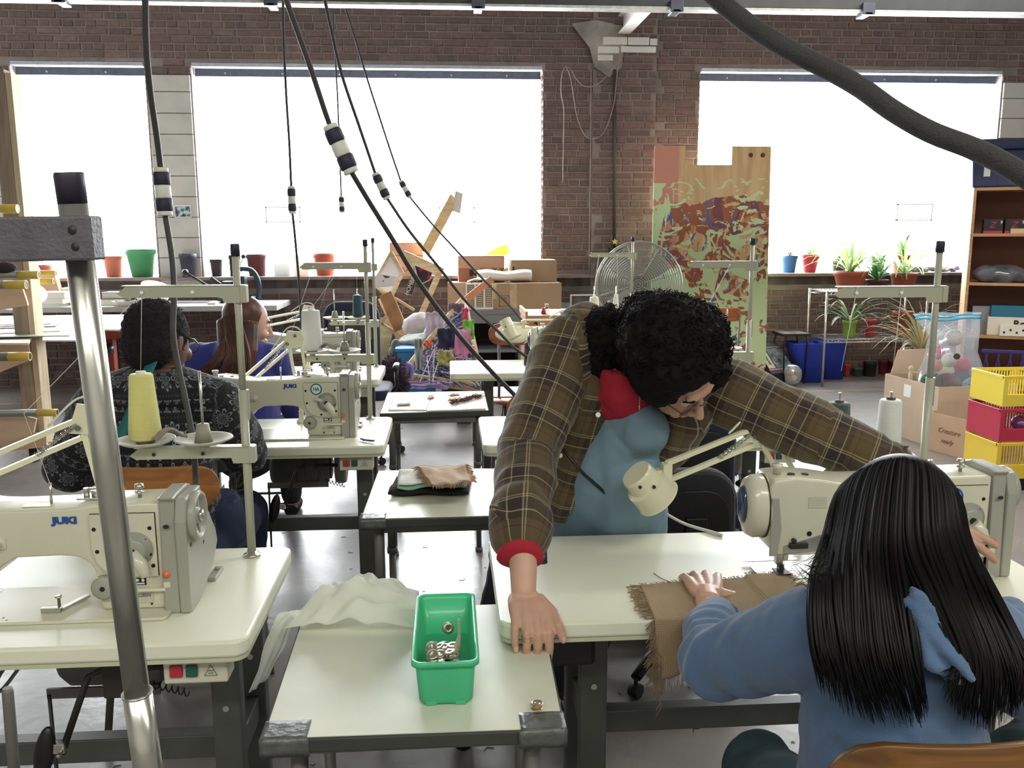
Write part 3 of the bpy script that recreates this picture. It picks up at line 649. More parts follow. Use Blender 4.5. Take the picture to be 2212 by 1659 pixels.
# stands
S1 = thread_stand('grey thread stand holding a yellow cone, on the near left table', -.474, 2.02)
S2 = thread_stand('grey thread stand holding a white cone, behind the middle left machine', -.329, 3.57, tray=(1, 1))
S3 = thread_stand('grey thread stand holding a dark teal cone, farthest back on the left', -.42, 5.02, armz=(.243, .56))
S4 = thread_stand('grey thread stand with purple cap in front of the plant shelf', 1.172, 2.04, armz=(.165, .598))
S5 = thread_stand('grey thread stand in front of the painted plywood', 1.225, 3.50)
S6 = thread_stand('grey thread stand in front of the round fan', 1.085, 5.16)
def seat_z(S): return .75+.243+.026+.0205
cone('tall pale yellow cone of thread on the near left stand', (-.474-.225, 2.02, seat_z(0)), 'e3dc7c', .037, .026, .15)
cone('thick white cone of thread on the middle left stand', (-.329-.225, 3.57, seat_z(0)), 'e9ece8', .042, .036, .16)
cone('dark teal cone of thread on the farthest left stand', (-.42-.095, 5.02, seat_z(0)), '1c4a55', .030, .026, .12)
cone('white cone of thread beside the girl with long black hair', (1.172-.095, 2.04, seat_z(0)-.078), 'e6ebe2', .031, .026, .135, coltip='#4a3a30')
cone('dark green cone of thread just behind the outstretched plaid arm', (1.172-.225, 2.04, seat_z(0)-.078), '3f5a4c', .031, .026, .13, coltip='#4a3a30')
cone('white cone of thread just right of the black curly hair', (1.225-.225+.03, 3.50, seat_z(0)-.0), 'e9ebe8', .028, .024, .125, coltip='#4a3a30')
cone('short cream cone of thread left of the far right stand', (1.085-.225, 5.16, seat_z(0)), 'e7e2c4', .032, .026, .09)
cone('small white cone of thread behind the black curly hair', (1.085-.095, 5.16, seat_z(0)), 'ece6df', .02, .013, .10)
cone('black spool of thread standing on the far right table', tuple(A(1140, 778, 5.0).xy)+(.751,), '2b2d36', .024, .02, .13, coltip='#b04040')
# folded felt on stand trays
def felt(loc, rz, label):
    m = MB(); m.sheet(lambda u, v: V((u-.5)*.07, (v-.5)*.05, .006+.022*math.sin(PI*u)**2*(1-v*.4)+.004*math.sin(9*v)), 10, 6)
    o = top('felt_scrap', m, mat('felt', '#8c8578', .95, var=.2), label, 'felt', solid=.003); o.location = loc; o.rotation_euler = (0, 0, rz)
felt((-.64, 2.00, 1.040), .5, 'folded grey felt disc under the yellow thread cone'); felt((-.49, 3.56, 1.040), -.3, 'folded grey felt scrap on the tray right of the thick white cone')
# threads led from the stands to the machines
def rp(S, q, top_=True): return V(S.location.x-.26+q, S.location.y-.014, .75+(.613 if top_ else .243)+.011)
thread_line('pale thread rising from the yellow cone to its stand arm', [V(-.699, 2.02, 1.193), rp(S1, .055)])
thread_line('pale thread running down to the spool pin of the near left machine', [rp(S1, .055), V(-.92, 1.93, 1.12), V(-.80, 1.755, 1.012)])
for S, q, dst in ((S2, .055, V(-.63, 3.3, 1.02)), (S2, .165, V(-.554, 3.57, 1.20)), (S3, .055, V(-.72, 4.78, 1.02)), (S3, .165, V(-.515, 5.02, 1.16)), (S6, .055, V(.80, 4.95, 1.0)), (S6, .165, V(1.0, 5.16, 1.14)), (S6, .058, V(.86, 5.16, 1.13)), (S5, .165, V(.86, 3.28, 1.0)), (S5, .168, V(1.03, 3.5, 1.17)), (S4, .055, V(.947, 2.04, 1.17)), (S4, .165, V(1.077, 2.04, 1.18))):
    thread_line(('slanting pale thread' if abs(rp(S, q).x-dst.x) > .12 or abs(rp(S, q).y-dst.y) > .15 else 'upright pale thread')+' from the '+('left' if q < .1 else 'right')+' eye of the stand '+{S2: 'at the middle left', S3: 'farthest left', S6: 'by the fan', S5: 'by the painted plywood', S4: 'by the plant shelf'}[S], [rp(S, q)+V(0, -.001, 0), dst], r=.0007)

# balanced-arm lamps
def arm_lamp(label, base, elbow, end, shade=None, spring=True, r=.0055):
    base, elbow, end = Vector(base), Vector(elbow), Vector(end)
    t = thing('arm_lamp', label, 'lamp', tuple(base), 0, 'balanced arm work lamps')
    O = lambda n, mb, m, p=None, **k: obj(n, mb, m, p or t, **k)
    O('base_clamp', MB().lathe([(0, 0), (.02, 0), (.02, .012), (.01, .016), (.01, .05), (0, .05)], base+V(0, 0, .0005), n=16), M_LAMP)
    b = base+V(0, 0, .045); off = V(.045, 0, 0)
    O('lower_arm', MB().bar(b, elbow, .011, .011), M_LAMP); O('lower_arm', MB().bar(b+off, elbow+V(.05, 0, -.015), .011, .011), M_LAMP)
    d = (end-elbow).normalized(); n = V(0, 0, 1)
    ep = MB(); ep.prism([(-.035, -.03), (.03, -.035), (.055, .0), (.04, .03), (-.01, .035)], elbow+V(.01, -.008, .0), (1, 0, 0), (0, 0, 1), -.002)
    e = O('elbow_plate', ep, M_LAMP); O('elbow_bolt', MB().cyl(elbow+V(0, -.012, -.018), elbow+V(0, -.016, -.018), .006, n=10).cyl(elbow+V(.03, -.012, .015), elbow+V(.03, -.016, .015), .006, n=10), M_CAST, e)
    off2 = V(0, 0, -.042)
    O('upper_arm', MB().bar(elbow, end, .011, .011), M_LAMP); O('upper_arm', MB().bar(elbow+off2, end+off2, .011, .011), M_LAMP)
    if spring:
        a, c = elbow+V(-.005, -.006, -.01), elbow.lerp(end, .42)+off2+V(0, -.006, .004); L = (c-a); u = L.normalized(); s1 = u.cross(V(0, 1, 0)).normalized(); s2 = u.cross(s1); N_ = 110
        O('balance_spring', MB().loft([a+L*(k/N_)+(s1*math.cos(k*1.7)+s2*math.sin(k*1.7))*.0055 for k in range(N_+1)], .0011, 4), M_CHROME)
    O('lamp_cord', MB().loft(curve_pts([elbow+V(.055, 0, -.02), elbow+V(.05, 0, .035), elbow+V(0, 0, .045), elbow.lerp(end, .3)+V(0, 0, .012)], 6), .0028, 6), mat('white_cord', '#d6d4c8', .5))
    if shade:
        c0, dr, L, R0, R1 = shade; c0, dr = Vector(c0), Vector(dr).normalized()
        O('shade_joint', MB().bar(end, end+off2, .02, .03, (0, 1, 0)).cyl(end+off2*.5, c0+dr*L*.2, .010, n=10), M_LAMP)
        sh = O('shade', MB().lathe([(0, 0), (R0*.62, 0), (R0*.66, .006), (R0*.70, L*.42), (R1*.98, L*.46), (R1, L*.98), (R1*1.05, L), (R1*1.0, L), (R1*.94, L*.9), (R1*.9, L*.5), (0, L*.46)], c0, dr, 44, smooth=False), M_LAMP)
        O('vent_holes', MB().cyl(c0+dr*L*.36+V(-.3*R0, -R0*.72, 0), c0+dr*L*.36+V(-.3*R0, -R0*.66, 0), .004, n=8).cyl(c0+dr*L*.36+V(.25*R0, -R0*.74, 0), c0+dr*L*.36+V(.25*R0, -R0*.66, 0), .004, n=8), M_IRON, sh)
        O('bulb', MB().sph(c0+dr*L*.75, R1*.55, 14, 10), mat('bulb_glass', '#e8e6dc', .15), sh)
    return t
arm_lamp('cream arm lamp reaching left over the near left machine', (-.745, 1.93, .75), A(172, 905, 1.92), A(-60, 1002, 1.84))
arm_lamp('cream arm lamp beside the middle left machine', (-.60, 3.52, .75), A(622, 733, 3.50), A(500, 838, 3.4))
arm_lamp('cream arm lamp in front of the woman in blue', (-.80, 5.0, .75), A(657, 672, 5.0), A(562, 690, 4.9))
arm_lamp('cream arm lamp hanging before the blue apron', (.875, 2.06, .75), A(1628, 925, 2.04), A(1440, 1001, 1.93), shade=(A(1373, 1022, 1.92), A(1437, 1092, 1.94)-A(1373, 1022, 1.92), .088, .058, .052))
arm_lamp('cream arm lamp with its shade over the cream cushion', (.50, 5.1, .75), A(1210, 690, 5.0), A(1130, 692, 4.9), shade=(A(1090, 690, 4.9), V(.35, -.25, -.75), .12, .05, .046), spring=False)
# big connectors and the cords that hang from above
M_WCON = mat('connector_white', '#d9dccf', .4); M_BCON = mat('connector_black', '#22203a', .55)
def drop_cord(label, upper, conn, lower, Y0, Yc, Y1, r, R, L=None):
    a, b = A(*conn[0], Yc), A(*conn[1], Yc); ax = (b-a); u = ax.normalized(); L = ax.length
    n = len(upper); U = [A(x, y, Y0+(Yc-Y0)*i/max(1, n)) for i, (x, y) in enumerate(upper)] + [a+u*.004]
    t = thing('drop_cord', label, 'power cord', tuple(a), 0, 'power cords hanging with twist connectors')
    obj('upper_cord', MB().loft(curve_pts(U, 6), r, 8), M_CORDD, t)
    n = len(lower)
    if n: obj('lower_cord', MB().loft(curve_pts([b-u*.004]+[A(x, y, Yc+(Y1-Yc)*(i+1)/n) for i, (x, y) in enumerate(lower)], 6), r, 8), M_CORDD if R > .01 else M_CORDG, t)
    for nm, f0, f1, m, k in (('connector_end', 0, .10, M_WCON, .86), ('connector_grip', .10, .36, M_BCON, 1.0), ('connector_body', .36, .64, M_WCON, .93), ('connector_grip', .64, .90, M_BCON, 1.0), ('connector_end', .90, 1.0, M_WCON, .86)):
        h = (f1-f0)*L; rr = R*k
        obj(nm, MB().lathe([(0, 0), (rr*.9, 0), (rr, h*.12), (rr, h*.88), (rr*.9, h), (0, h)], a+u*(f0*L), u, 20), m, t)
    return t
drop_cord('thick dark power cord with large connector in front of the white block pier', [(313, -60), (316, 100), (325, 200), (338, 290)], ((347, 362), (357, 466)), [(372, 560), (376, 640), (374, 720), (385, 790), (400, 860), (418, 960), (424, 1060)], 2.2, 2.35, 2.1, .0075, .021)
drop_cord('thick dark power cord with the largest connector, slanting down to the right', [(604, -40), (640, 60), (672, 150), (700, 235)], ((712, 270), (760, 374)), [(800, 440), (850, 520), (905, 610), (980, 710), (1050, 790), (1120, 862)], 2.05, 2.15, 2.5, .0065, .021)
drop_cord('slim power cord with small connector, ending behind the plaid shoulder', [(693, -40), (715, 60), (738, 160), (775, 270)], ((810, 374), (837, 430)), [(885, 500), (950, 580), (1010, 655), (1070, 710), (1110, 750), (1148, 778)], 4.0, 4.2, 4.4, .0075, .022)
drop_cord('slim power cord with tiny connector high above the leaning lumber', [(728, -40), (760, 60), (790, 160), (835, 300)], ((865, 390), (886, 427)), [(930, 480), (985, 540), (1050, 610), (1100, 660), (1150, 720)], 6.3, 6.5, 5.6, .0075, .022)
drop_cord('thin power cord hanging straight down behind the woman in blue', [(612, -40), (612, 60), (618, 200), (625, 310)], ((629, 402), (632, 462)), [(638, 520), (645, 600), (650, 680), (654, 760), (656, 800)], 4.5, 4.5, 4.9, .0065, .021)
drop_cord('short power cord with the tiniest connector, hanging in the middle window', [(716, -40), (722, 80), (730, 230)], ((737, 423), (739, 460)), [], 6.4, 6.4, 6.4, .006, .020)
# fabric covered hose hanging across the upper right
hp = [(1470, -70), (1540, -10), (1620, 55), (1700, 105), (1790, 150), (1860, 190), (1930, 240), (2010, 285), (2100, 320), (2180, 360), (2290, 430)]
hs = curve_pts([A(x, y, 1.55-.35*i/10) for i, (x, y) in enumerate(hp)], 8)
top('covered_hose', MB().loft(hs, .0158, 16), mat('hose_cloth', '#414142', .9, var=.15, vscale=30, bump=.5, bscale=300), 'thick dark grey cloth covered hose hanging across the upper right', 'hose')
# near chrome stand at the left
ns = thing('chrome_stand', 'tall chrome telescoping stand with a dark grey cross bar, very near at left', 'stand', tuple(A(330, 1720, .78)))
p0, p1, p2 = A(157, 440, .74), A(296, 1495, .765), A(340, 1800, .775)
obj('upper_tube', MB().cyl(p0, p1, .0112, n=28), M_CHROME, ns)
obj('lower_tube', MB().cyl(p1, p2, .0128, n=28), M_CHROME, ns); obj('tube_lip', MB().cyl(p1, p1+(p2-p1)*.008, .0137, n=28), M_CHROME, ns)
obj('rubber_cap', MB().lathe([(0, 0), (.0112, 0), (.0116, .022), (.0108, .0245), (0, .0245)], p0-(p1-p0).normalized()*0.0, (p0-p1), 24), mat('cap_purple', '#262238', .5), ns)
c0, c1 = A(-160, 520, .735), A(212, 514, .725)
bar = MB(); bar.bar(c0, c1, .022, .0345); o = obj('cross_bar', bar, mat('bar_grey', '#56555c', .5, var=.2, vscale=60, bump=.2, bscale=300), ns, bevel=.002)
for px, py in ((158, 497), (165, 533)):
    q = A(px, py, .716); obj('bar_rivet', MB().lathe([(0, 0), (.0045, 0), (.0036, .0016), (0, .0022)], q+V(0, .0005, 0), (0, -1, 0), 16), M_IRON, ns)
nr = A(16, 1486, 1.0); nr2 = A(38, 1760, 1.0)
top('spool_rod', MB().loft([nr, nr+(nr2-nr)*.03, nr2], [.005, .0065, .0068], 14), M_CAST, 'short grey upright rod at the bottom left corner', 'rod')
# ------------------------------------------------------------------ people
M_SKIN = mat('skin_light', '#c99a80', 0.5, var=.10, vscale=14, bump=.06, bscale=180); M_SKIN2 = mat('skin_brown', '#6b4334', 0.5, var=.1, vscale=14)
M_SKIN3 = mat('skin_fair', '#d8a58c', 0.5, var=.08)
for _m in (M_SKIN, M_SKIN2, M_SKIN3):
    _b = _m.node_tree.nodes['Principled BSDF']; _b.inputs['Subsurface Weight'].default_value = 0.12; _b.inputs['Subsurface Radius'].default_value = (.01, .004, .002)
M_HAIRB = mat('black_hair', '#08070a', 0.5, var=.3, vscale=40, spec=.22); M_HAIRC = mat('curly_black_hair', '#0b090b', 0.8, var=.3, vscale=60, spec=.2)
M_HAIRA = mat('afro_hair', '#15121a', 0.9, bump=1.0, bscale=220); M_HAIRR = mat('auburn_hair', '#2c1610', 0.42, var=.5, vscale=9, col2='#5e301c')
def mnode(nt, op, a, b=None, c=None):
    n = nt.nodes.new('ShaderNodeMath'); n.operation = op
    for i, x in enumerate((a, b, c)):
        if x is None: continue
        if isinstance(x, (int, float)): n.inputs[i].default_value = x
        else: nt.links.new(x, n.inputs[i])
    return n.outputs[0]
def ramp(nt, fac, stops, const=True):
    r = nt.nodes.new('ShaderNodeValToRGB'); r.color_ramp.interpolation = 'CONSTANT' if const else 'LINEAR'; e = r.color_ramp.elements
    e[0].position = stops[0][0]; e[0].color = (*lin(stops[0][1]), 1); e[1].position = stops[1][0]; e[1].color = (*lin(stops[1][1]), 1)
    for p, c in stops[2:]:
        k = e.new(p); k.color = (*lin(c), 1)
    nt.links.new(fac, r.inputs[0]); return r.outputs[0]
def cloth_coord(nt):
    a = nt.nodes.new('ShaderNodeAttribute'); a.attribute_name = 'cloth'; s = nt.nodes.new('ShaderNodeSeparateXYZ'); nt.links.new(a.outputs['Vector'], s.inputs[0]); return a.outputs['Vector'], s.outputs[0], s.outputs[1]
def plaid_mat():
    m, nt, b = nodes('plaid_flannel'); vec, u, v = cloth_coord(nt); P = .098
    S = [(0, '#524329'), (.10, '#a89b6c'), (.125, '#4a3a26'), (.155, '#a89b6c'), (.18, '#2b2023'), (.42, '#2b2023'), (.44, '#a89a66'), (.465, '#3b2a22'), (.60, '#5a4a2c'), (.72, '#4f1f22'), (.745, '#5a4a2c')]
    f1 = mnode(nt, 'FRACT', mnode(nt, 'DIVIDE', u, P)); f2 = mnode(nt, 'FRACT', mnode(nt, 'DIVIDE', v, P))
    mx = nt.nodes.new('ShaderNodeMix'); mx.data_type = 'RGBA'; mx.inputs[0].default_value = .5
    nt.links.new(ramp(nt, f1, S), mx.inputs[6]); nt.links.new(ramp(nt, f2, S), mx.inputs[7]); nt.links.new(mx.outputs[2], b.inputs['Base Color'])
    b.inputs['Roughness'].default_value = .9; b.inputs['Sheen Weight'].default_value = .15
    nz = nt.nodes.new('ShaderNodeTexNoise'); nz.inputs['Scale'].default_value = 400; bp = nt.nodes.new('ShaderNodeBump'); bp.inputs['Strength'].default_value = .2; bp.inputs['Distance'].default_value = .002
    nt.links.new(nz.outputs[0], bp.inputs['Height']); nt.links.new(bp.outputs[0], b.inputs['Normal']); return m
def snow_mat():
    m, nt, b = nodes('snowflake_knit'); vec, u, v = cloth_coord(nt); cell = .078
    def motif(u, v, cell, petals, R, w, du=0.0, dv=0.0):
        x = mnode(nt, 'SUBTRACT', mnode(nt, 'FRACT', mnode(nt, 'ADD', mnode(nt, 'DIVIDE', u, cell), du)), .5)
        y = mnode(nt, 'SUBTRACT', mnode(nt, 'FRACT', mnode(nt, 'ADD', mnode(nt, 'DIVIDE', v, cell), dv)), .5)
        r = mnode(nt, 'SQRT', mnode(nt, 'ADD', mnode(nt, 'MULTIPLY', x, x), mnode(nt, 'MULTIPLY', y, y)))
        th = mnode(nt, 'ARCTAN2', y, x); c = mnode(nt, 'ABSOLUTE', mnode(nt, 'COSINE', mnode(nt, 'MULTIPLY', th, petals/2)))
        d = mnode(nt, 'ABSOLUTE', mnode(nt, 'SUBTRACT', r, mnode(nt, 'MULTIPLY', mnode(nt, 'POWER', c, .6), R)))
        ring = mnode(nt, 'LESS_THAN', d, w)
        d2 = mnode(nt, 'ABSOLUTE', mnode(nt, 'SUBTRACT', r, mnode(nt, 'MULTIPLY', mnode(nt, 'POWER', c, 1.2), R*.55)))
        return mnode(nt, 'MAXIMUM', ring, mnode(nt, 'LESS_THAN', d2, w*.7))
    big = motif(u, v, cell, 8, .42, .040); rowm = mnode(nt, 'LESS_THAN', mnode(nt, 'FRACT', mnode(nt, 'DIVIDE', u, cell*2)), .5)
    small = motif(u, v, cell*.5, 4, .36, .05, 0, .25); band = mnode(nt, 'LESS_THAN', mnode(nt, 'ABSOLUTE', mnode(nt, 'SUBTRACT', mnode(nt, 'FRACT', mnode(nt, 'DIVIDE', u, cell*2)), .75)), .12)
    ft = mnode(nt, 'LESS_THAN', mnode(nt, 'FRACT', mnode(nt, 'MULTIPLY', v, 75)), .45); fl = mnode(nt, 'MULTIPLY', ft, mnode(nt, 'LESS_THAN', mnode(nt, 'FRACT', mnode(nt, 'MULTIPLY', u, 48)), .3))
    k = mnode(nt, 'MAXIMUM', mnode(nt, 'MULTIPLY', big, rowm), mnode(nt, 'MULTIPLY', small, band)); k = mnode(nt, 'MAXIMUM', k, mnode(nt, 'MULTIPLY', fl, .12))
    mx = nt.nodes.new('ShaderNodeMix'); mx.data_type = 'RGBA'; nt.links.new(mnode(nt, 'MULTIPLY', k, .75), mx.inputs[0]); mx.inputs[6].default_value = (*lin('#0c0e16'), 1); mx.inputs[7].default_value = (*lin('#8d939c'), 1)
    nt.links.new(mx.outputs[2], b.inputs['Base Color']); b.inputs['Roughness'].default_value = .95; b.inputs['Sheen Weight'].default_value = .08
    nz = nt.nodes.new('ShaderNodeTexNoise'); nz.inputs['Scale'].default_value = 250; bp = nt.nodes.new('ShaderNodeBump'); bp.inputs['Strength'].default_value = .4; bp.inputs['Distance'].default_value = .003
    nt.links.new(nz.outputs[0], bp.inputs['Height']); nt.links.new(bp.outputs[0], b.inputs['Normal']); return m
M_PLAID = plaid_mat(); M_SNOW = snow_mat()
M_HOOD = mat('blue_sweatshirt', '#4f6d94', .95, var=.06, vscale=25, bump=.25, bscale=420, sheen=.25)
M_CHAMB = mat('chambray', '#6f8da1', .9, var=.08, vscale=9, bump=.15, bscale=500); M_REDK = mat('red_knit', '#b3142c', .85, bump=.2, bscale=400)
M_PANTS = mat('dark_trousers', '#1d1e25', .9, bump=.1); M_JEAN = mat('teal_jeans', '#2f4a52', .9, var=.1, bump=.2, bscale=400); M_NAVYJ = mat('navy_jeans', '#1c2b4a', .9)
M_BLUEK = mat('royal_blue_knit', '#2b2f8e', .9, bump=.15, bscale=300, sheen=.3); M_SHOE = mat('black_shoe', '#0f0f12', .45)

def cloth_attr(me, segs, freq=1.0):
    # lengthwise / around coordinates from the nearest limb segment, for woven patterns
    at = me.attributes.new('cloth', 'FLOAT_VECTOR', 'POINT'); data = []
    S = []
    for (p0, p1, r, uo, ref) in segs:
        p0, p1 = Vector(p0), Vector(p1); d = p1-p0; L = d.length; d.normalize(); a = Vector(ref); a = (a-d*a.dot(d)).normalized(); S.append((p0, d, L, r, uo, a, d.cross(a)))
    for v in me.vertices:
        best = None
        for (p0, d, L, r, uo, a, b) in S:
            w = v.co-p0; t = w.dot(d); tc = min(max(t, 0), L); q = w-d*tc; k = q.length/r
            if best is None or k < best[0]:
                w2 = w-d*t; best = (k, uo+t, math.atan2(w2.dot(b), w2.dot(a))*r*1.1)
        data += [best[1], best[2], 0.0]
    at.data.foreach_set('vector', data)
def folds(amp, sc, seed=0.0, stretch=(1, 1, 1)):
    st = Vector(stretch)
    def f(co, n):
        c = Vector((co.x*st.x, co.y*st.y, co.z*st.z))*sc + Vector((seed, seed*1.7, 0))
        k = 1-2*abs(noise.noise(c)); k2 = noise.noise(c*2.3+Vector((3, 1, 2)))
        return n*(amp*(k*.8+k2*.5))
    return f
def garment(name, mb, m, parent, voxel=.006, smooth=3, fn=None, segs=None, cut=None, solid=0.0, label=None):
    me = remesh(mb, voxel, smooth, fn)
    if segs: cloth_attr(me, segs)
    if cut:
        bm = bmesh.new(); bm.from_mesh(me); bm.normal_update(); dl = [f for f in bm.faces if cut(f.calc_center_median(), f.normal)]
        bmesh.ops.delete(bm, geom=dl, context='FACES'); bm.to_mesh(me); bm.free()
    me.materials.append(m); me.name = name
    o = obj(name, None, None, parent, me=me, solid=solid, label=label); return o
def frame(fwd, up):
    f = Vector(fwd).normalized(); u = Vector(up); u = (u-f*u.dot(f)).normalized(); r = f.cross(u)
    return Matrix((r, f, u)).transposed()
def head(mb, c, R, s=1.0):
    def P(x, y, z): return Vector(c) + R @ (Vector((x, y, z))*s)
    def E(p, r): mb.sph(P(*p), tuple(k*s for k in r), 20, 14, R)
    E((0, -.012, .035), (.076, .095, .085)); E((0, .03, -.01), (.066, .066, .088)); E((0, .048, -.072), (.044, .045, .034)); E((0, .078, -.098), (.019, .016, .014))
    E((0, .082, .035), (.045, .014, .012)); E((.036, .072, -.028), (.024, .022, .022)); E((-.036, .072, -.028), (.024, .022, .022))
    mb.loft([P(0, .092, .022), P(0, .103, .0), P(0, .121, -.026), P(0, .10, -.038)], [.007*s, .009*s, .0125*s, .010*s], 12)
    E((.012, .104, -.032), (.009, .010, .008)); E((-.012, .104, -.032), (.009, .010, .008))
    E((0, .096, -.057), (.022, .011, .006)); E((0, .094, -.067), (.019, .011, .007))
    for sx in (-1, 1):
        E((sx*.079, -.012, -.002), (.008, .019, .031)); E((sx*.080, -.010, -.028), (.007, .010, .012))
    return P
def eyes(P, R, s, parent):
    for sx in (-1, 1):
        e = MB(); e.sph(P(sx*.031, .078, .012), .0125*s, 14, 10); e = obj('eye', e, mat('eye_white', '#d9d4cc', .2), parent)
        i = MB(); i.sph(P(sx*.031, .0865, .011), .0055*s, 10, 8); obj('iris', i, mat('iris_brown', '#2a1a12', .15), e)
        b = MB(); b.loft([P(sx*.016, .090, .034), P(sx*.032, .091, .038), P(sx*.05, .078, .033)], [.0025*s, .0035*s, .0018*s], 8); obj('eyebrow', b, M_HAIRC, parent)
def hand(mb, wrist, d, back, thumb=1, curl=(.3, .35, .4, .45), s=1.0, tb=(.5, .2), spread=.10, first=None):
    d = Vector(d).normalized(); n = Vector(back); n = (n-d*n.dot(d)).normalized(); side = d.cross(n)*thumb; wrist = Vector(wrist)
    # side points towards the thumb
    mb.loft([wrist-d*.03*s, wrist, wrist+d*.02*s], [.026*s, .024*s, .024*s], 14, flat=.72)
    for i, (off, L, r) in enumerate(((.030, .070, .0097), (.010, .077, .0100), (-.011, .072, .0095), (-.031, .057, .0085))):
        k = wrist+d*(.088-.006*abs(i-1)-.004*(i == 3))*s+side*off*s
        mb.loft([wrist+d*.005*s+side*off*.55*s, wrist+d*.045*s+side*off*.85*s, k], [.0135*s, .0130*s, (r+.0022)*s], 12)
        ang = spread*(1.3-i); dd = (d*math.cos(ang)+side*math.sin(ang)).normalized(); a = 0; p = k; c = curl[i]; pts = [p]; rr = [r*1.08*s]
        nn = n
        for j, f in enumerate((.45, .30, .25)):
            a = (first if (first is not None and j == 0) else (c*.8 if j == 0 else c)); ax = dd.cross(nn).normalized(); q = Quaternion(ax, -a) ; dd = q @ dd; nn = q @ nn
            p = p+dd*L*f*s; pts.append(p); rr.append(r*(1.0, .92, .80)[j]*s)
        for a0, b0, ra, rb in zip(pts[:-1], pts[1:], rr[:-1], rr[1:]): mb.loft([a0, b0], [ra, rb], 12); mb.sph(a0, ra*1.04, 10, 8)
        mb.sph(p, rr[-1], 10, 8)
    # web of the palm and the thumb
    mb.loft([wrist+d*.012*s+side*.018*s-n*.004*s, wrist+d*.06*s+side*.022*s-n*.006*s], [.016*s, .012*s], 12)
    t0 = wrist+d*.02*s+side*.024*s-n*.006*s; td = (d*math.cos(tb[0])+side*math.sin(tb[0])-n*.22).normalized(); t1 = t0+td*.036*s
    td2 = (td*math.cos(tb[1])+d*math.sin(tb[1])).normalized(); t2 = t1+td2*.031*s; t3 = t2+td2*.026*s-n*.003*s
    for a0, b0, ra, rb in ((t0, t1, .0155, .0115), (t1, t2, .0110, .0098), (t2, t3, .0098, .0082)): mb.loft([a0, b0], [ra*s, rb*s], 12); mb.sph(b0, rb*s*1.03, 10, 8)
    return {'thumb': t3, 'wrist': wrist}
def skin_obj(name, mb, m, parent, voxel=.0032, smooth=2):
    me = remesh(mb, voxel, smooth); me.materials.append(m); return obj(name, None, None, parent, me=me)
def limb(mb, pts, rad, n=16, flat=1.0):
    mb.loft(pts, rad, n, flat=flat)
    for p, r in zip(pts, rad): mb.sph(p, r*min(1, flat+.02)*.99, 14, 10)

# ---- the woman in plaid, leaning on the table
W = thing('person', 'person in a plaid flannel shirt leaning over the table, hand on its corner', 'person', tuple(A(1180, 1600, 2.35).xy)+(0,))
Hc = A(1452, 798, 1.96); HR = frame((.54, -.36, -.76), (.16, -.84, .52))
ska, sku = A(1226, 752, 2.13), A(1560, 842, 2.12)
nb = A(1350, 838, 2.10)
elL, cfL, wrL = A(1142, 968, 1.97), A(1128, 1130, 1.77), A(1131, 1278, 1.665)
elR, cfR, wrR = A(1742, 925, 2.02), A(1902, 1003, 1.93), A(1996, 1118, 1.73)
mid, wst, pel = A(1305, 930, 2.20), A(1262, 1060, 2.32), A(1216, 1195, 2.43)
hipL, hipR = pel+V(-.10, 0, -.04), pel+V(.10, 0, -.04); knL, knR = A(1064, 1430, 2.45), A(1235, 1440, 2.34); anL, anR = A(1000, 1570, 2.46), A(1256, 1640, 2.30); anL.z = .10; anR.z = .10; anL.y = 2.50; anR.y = 2.45
b = MB(); HP = head(b, Hc, HR, 1.0)
b.loft([Hc+HR@V(0, -.035, -.05), nb+V(.02, 0, .0)], [.055, .060], 16); limb(b, [nb, mid, wst, pel], [.085, .125, .115, .13], 18); limb(b, [nb, ska], [.06, .05]); limb(b, [nb, sku], [.06, .05])
limb(b, [ska, elL, A(1130, 1200, 1.71), wrL], [.048, .040, .030, .0255]); limb(b, [sku, elR, A(1925, 1025, 1.92), wrR], [.048, .040, .032, .026])
limb(b, [hipL, knL, anL], [.08, .055, .04]); limb(b, [hipR, knR, anR], [.08, .055, .04]); limb(b, [anL, anL+V(0, -.10, -.05)], [.035, .028]); limb(b, [anR, anR+V(0, -.10, -.05)], [.035, .028])
# hand over the table corner: fingers bent down across the front edge
kn = [A(1180, 1338, 1.612), A(1157, 1340, 1.606), A(1135, 1338, 1.606), A(1113, 1332, 1.612)]
tips = [[A(1186, 1368, 1.585), A(1187, 1400, 1.583), A(1184, 1428, 1.584)], [A(1162, 1370, 1.581), A(1162, 1398, 1.579), A(1159, 1420, 1.582)], [A(1138, 1368, 1.581), A(1138, 1394, 1.579), A(1137, 1414, 1.582)], [A(1112, 1360, 1.587), A(1112, 1383, 1.584), A(1114, 1401, 1.586)]]
for k, ts, r, off in zip(kn, tips, (.0096, .0098, .0092, .0084), (.018, .006, -.006, -.018)):
    w0 = wrL+V(off, -.005, -.01); b.loft([w0, w0.lerp(k, .55)+V(0, 0, .004), k], [.0145, .0145, r*1.28], 12); b.sph(k, r*1.25, 12, 8)
    pr_ = k; ra = r*1.12
    for q, f in zip(ts, (1.0, .93, .82)): b.loft([pr_, q], [ra, r*f], 12); b.sph(q, r*f*1.03, 12, 8); pr_ = q; ra = r*f
th = [A(1160, 1295, 1.66), A(1192, 1322, 1.63), A(1207, 1352, 1.592), A(1216, 1380, 1.585)]
for p, q, ra, rb in zip(th[:-1], th[1:], (.0165, .012, .0102), (.012, .0102, .0088)): b.loft([p, q], [ra, rb], 12); b.sph(q, rb*1.03, 12, 8)
b.loft([wrL+V(0, 0, -.012), A(1150, 1325, 1.63)+V(0, 0, -.008)], [.022, .02], 12)
hand(b, wrR, (A(2075, 1165, 1.69)-wrR), (.15, -.75, .55), -1, curl=(.10, .16, .22, .32), s=.98, spread=.13, tb=(.9, .2))
body = skin_obj('body', b, M_SKIN, W)
eyes(HP, HR, 1.0, W)
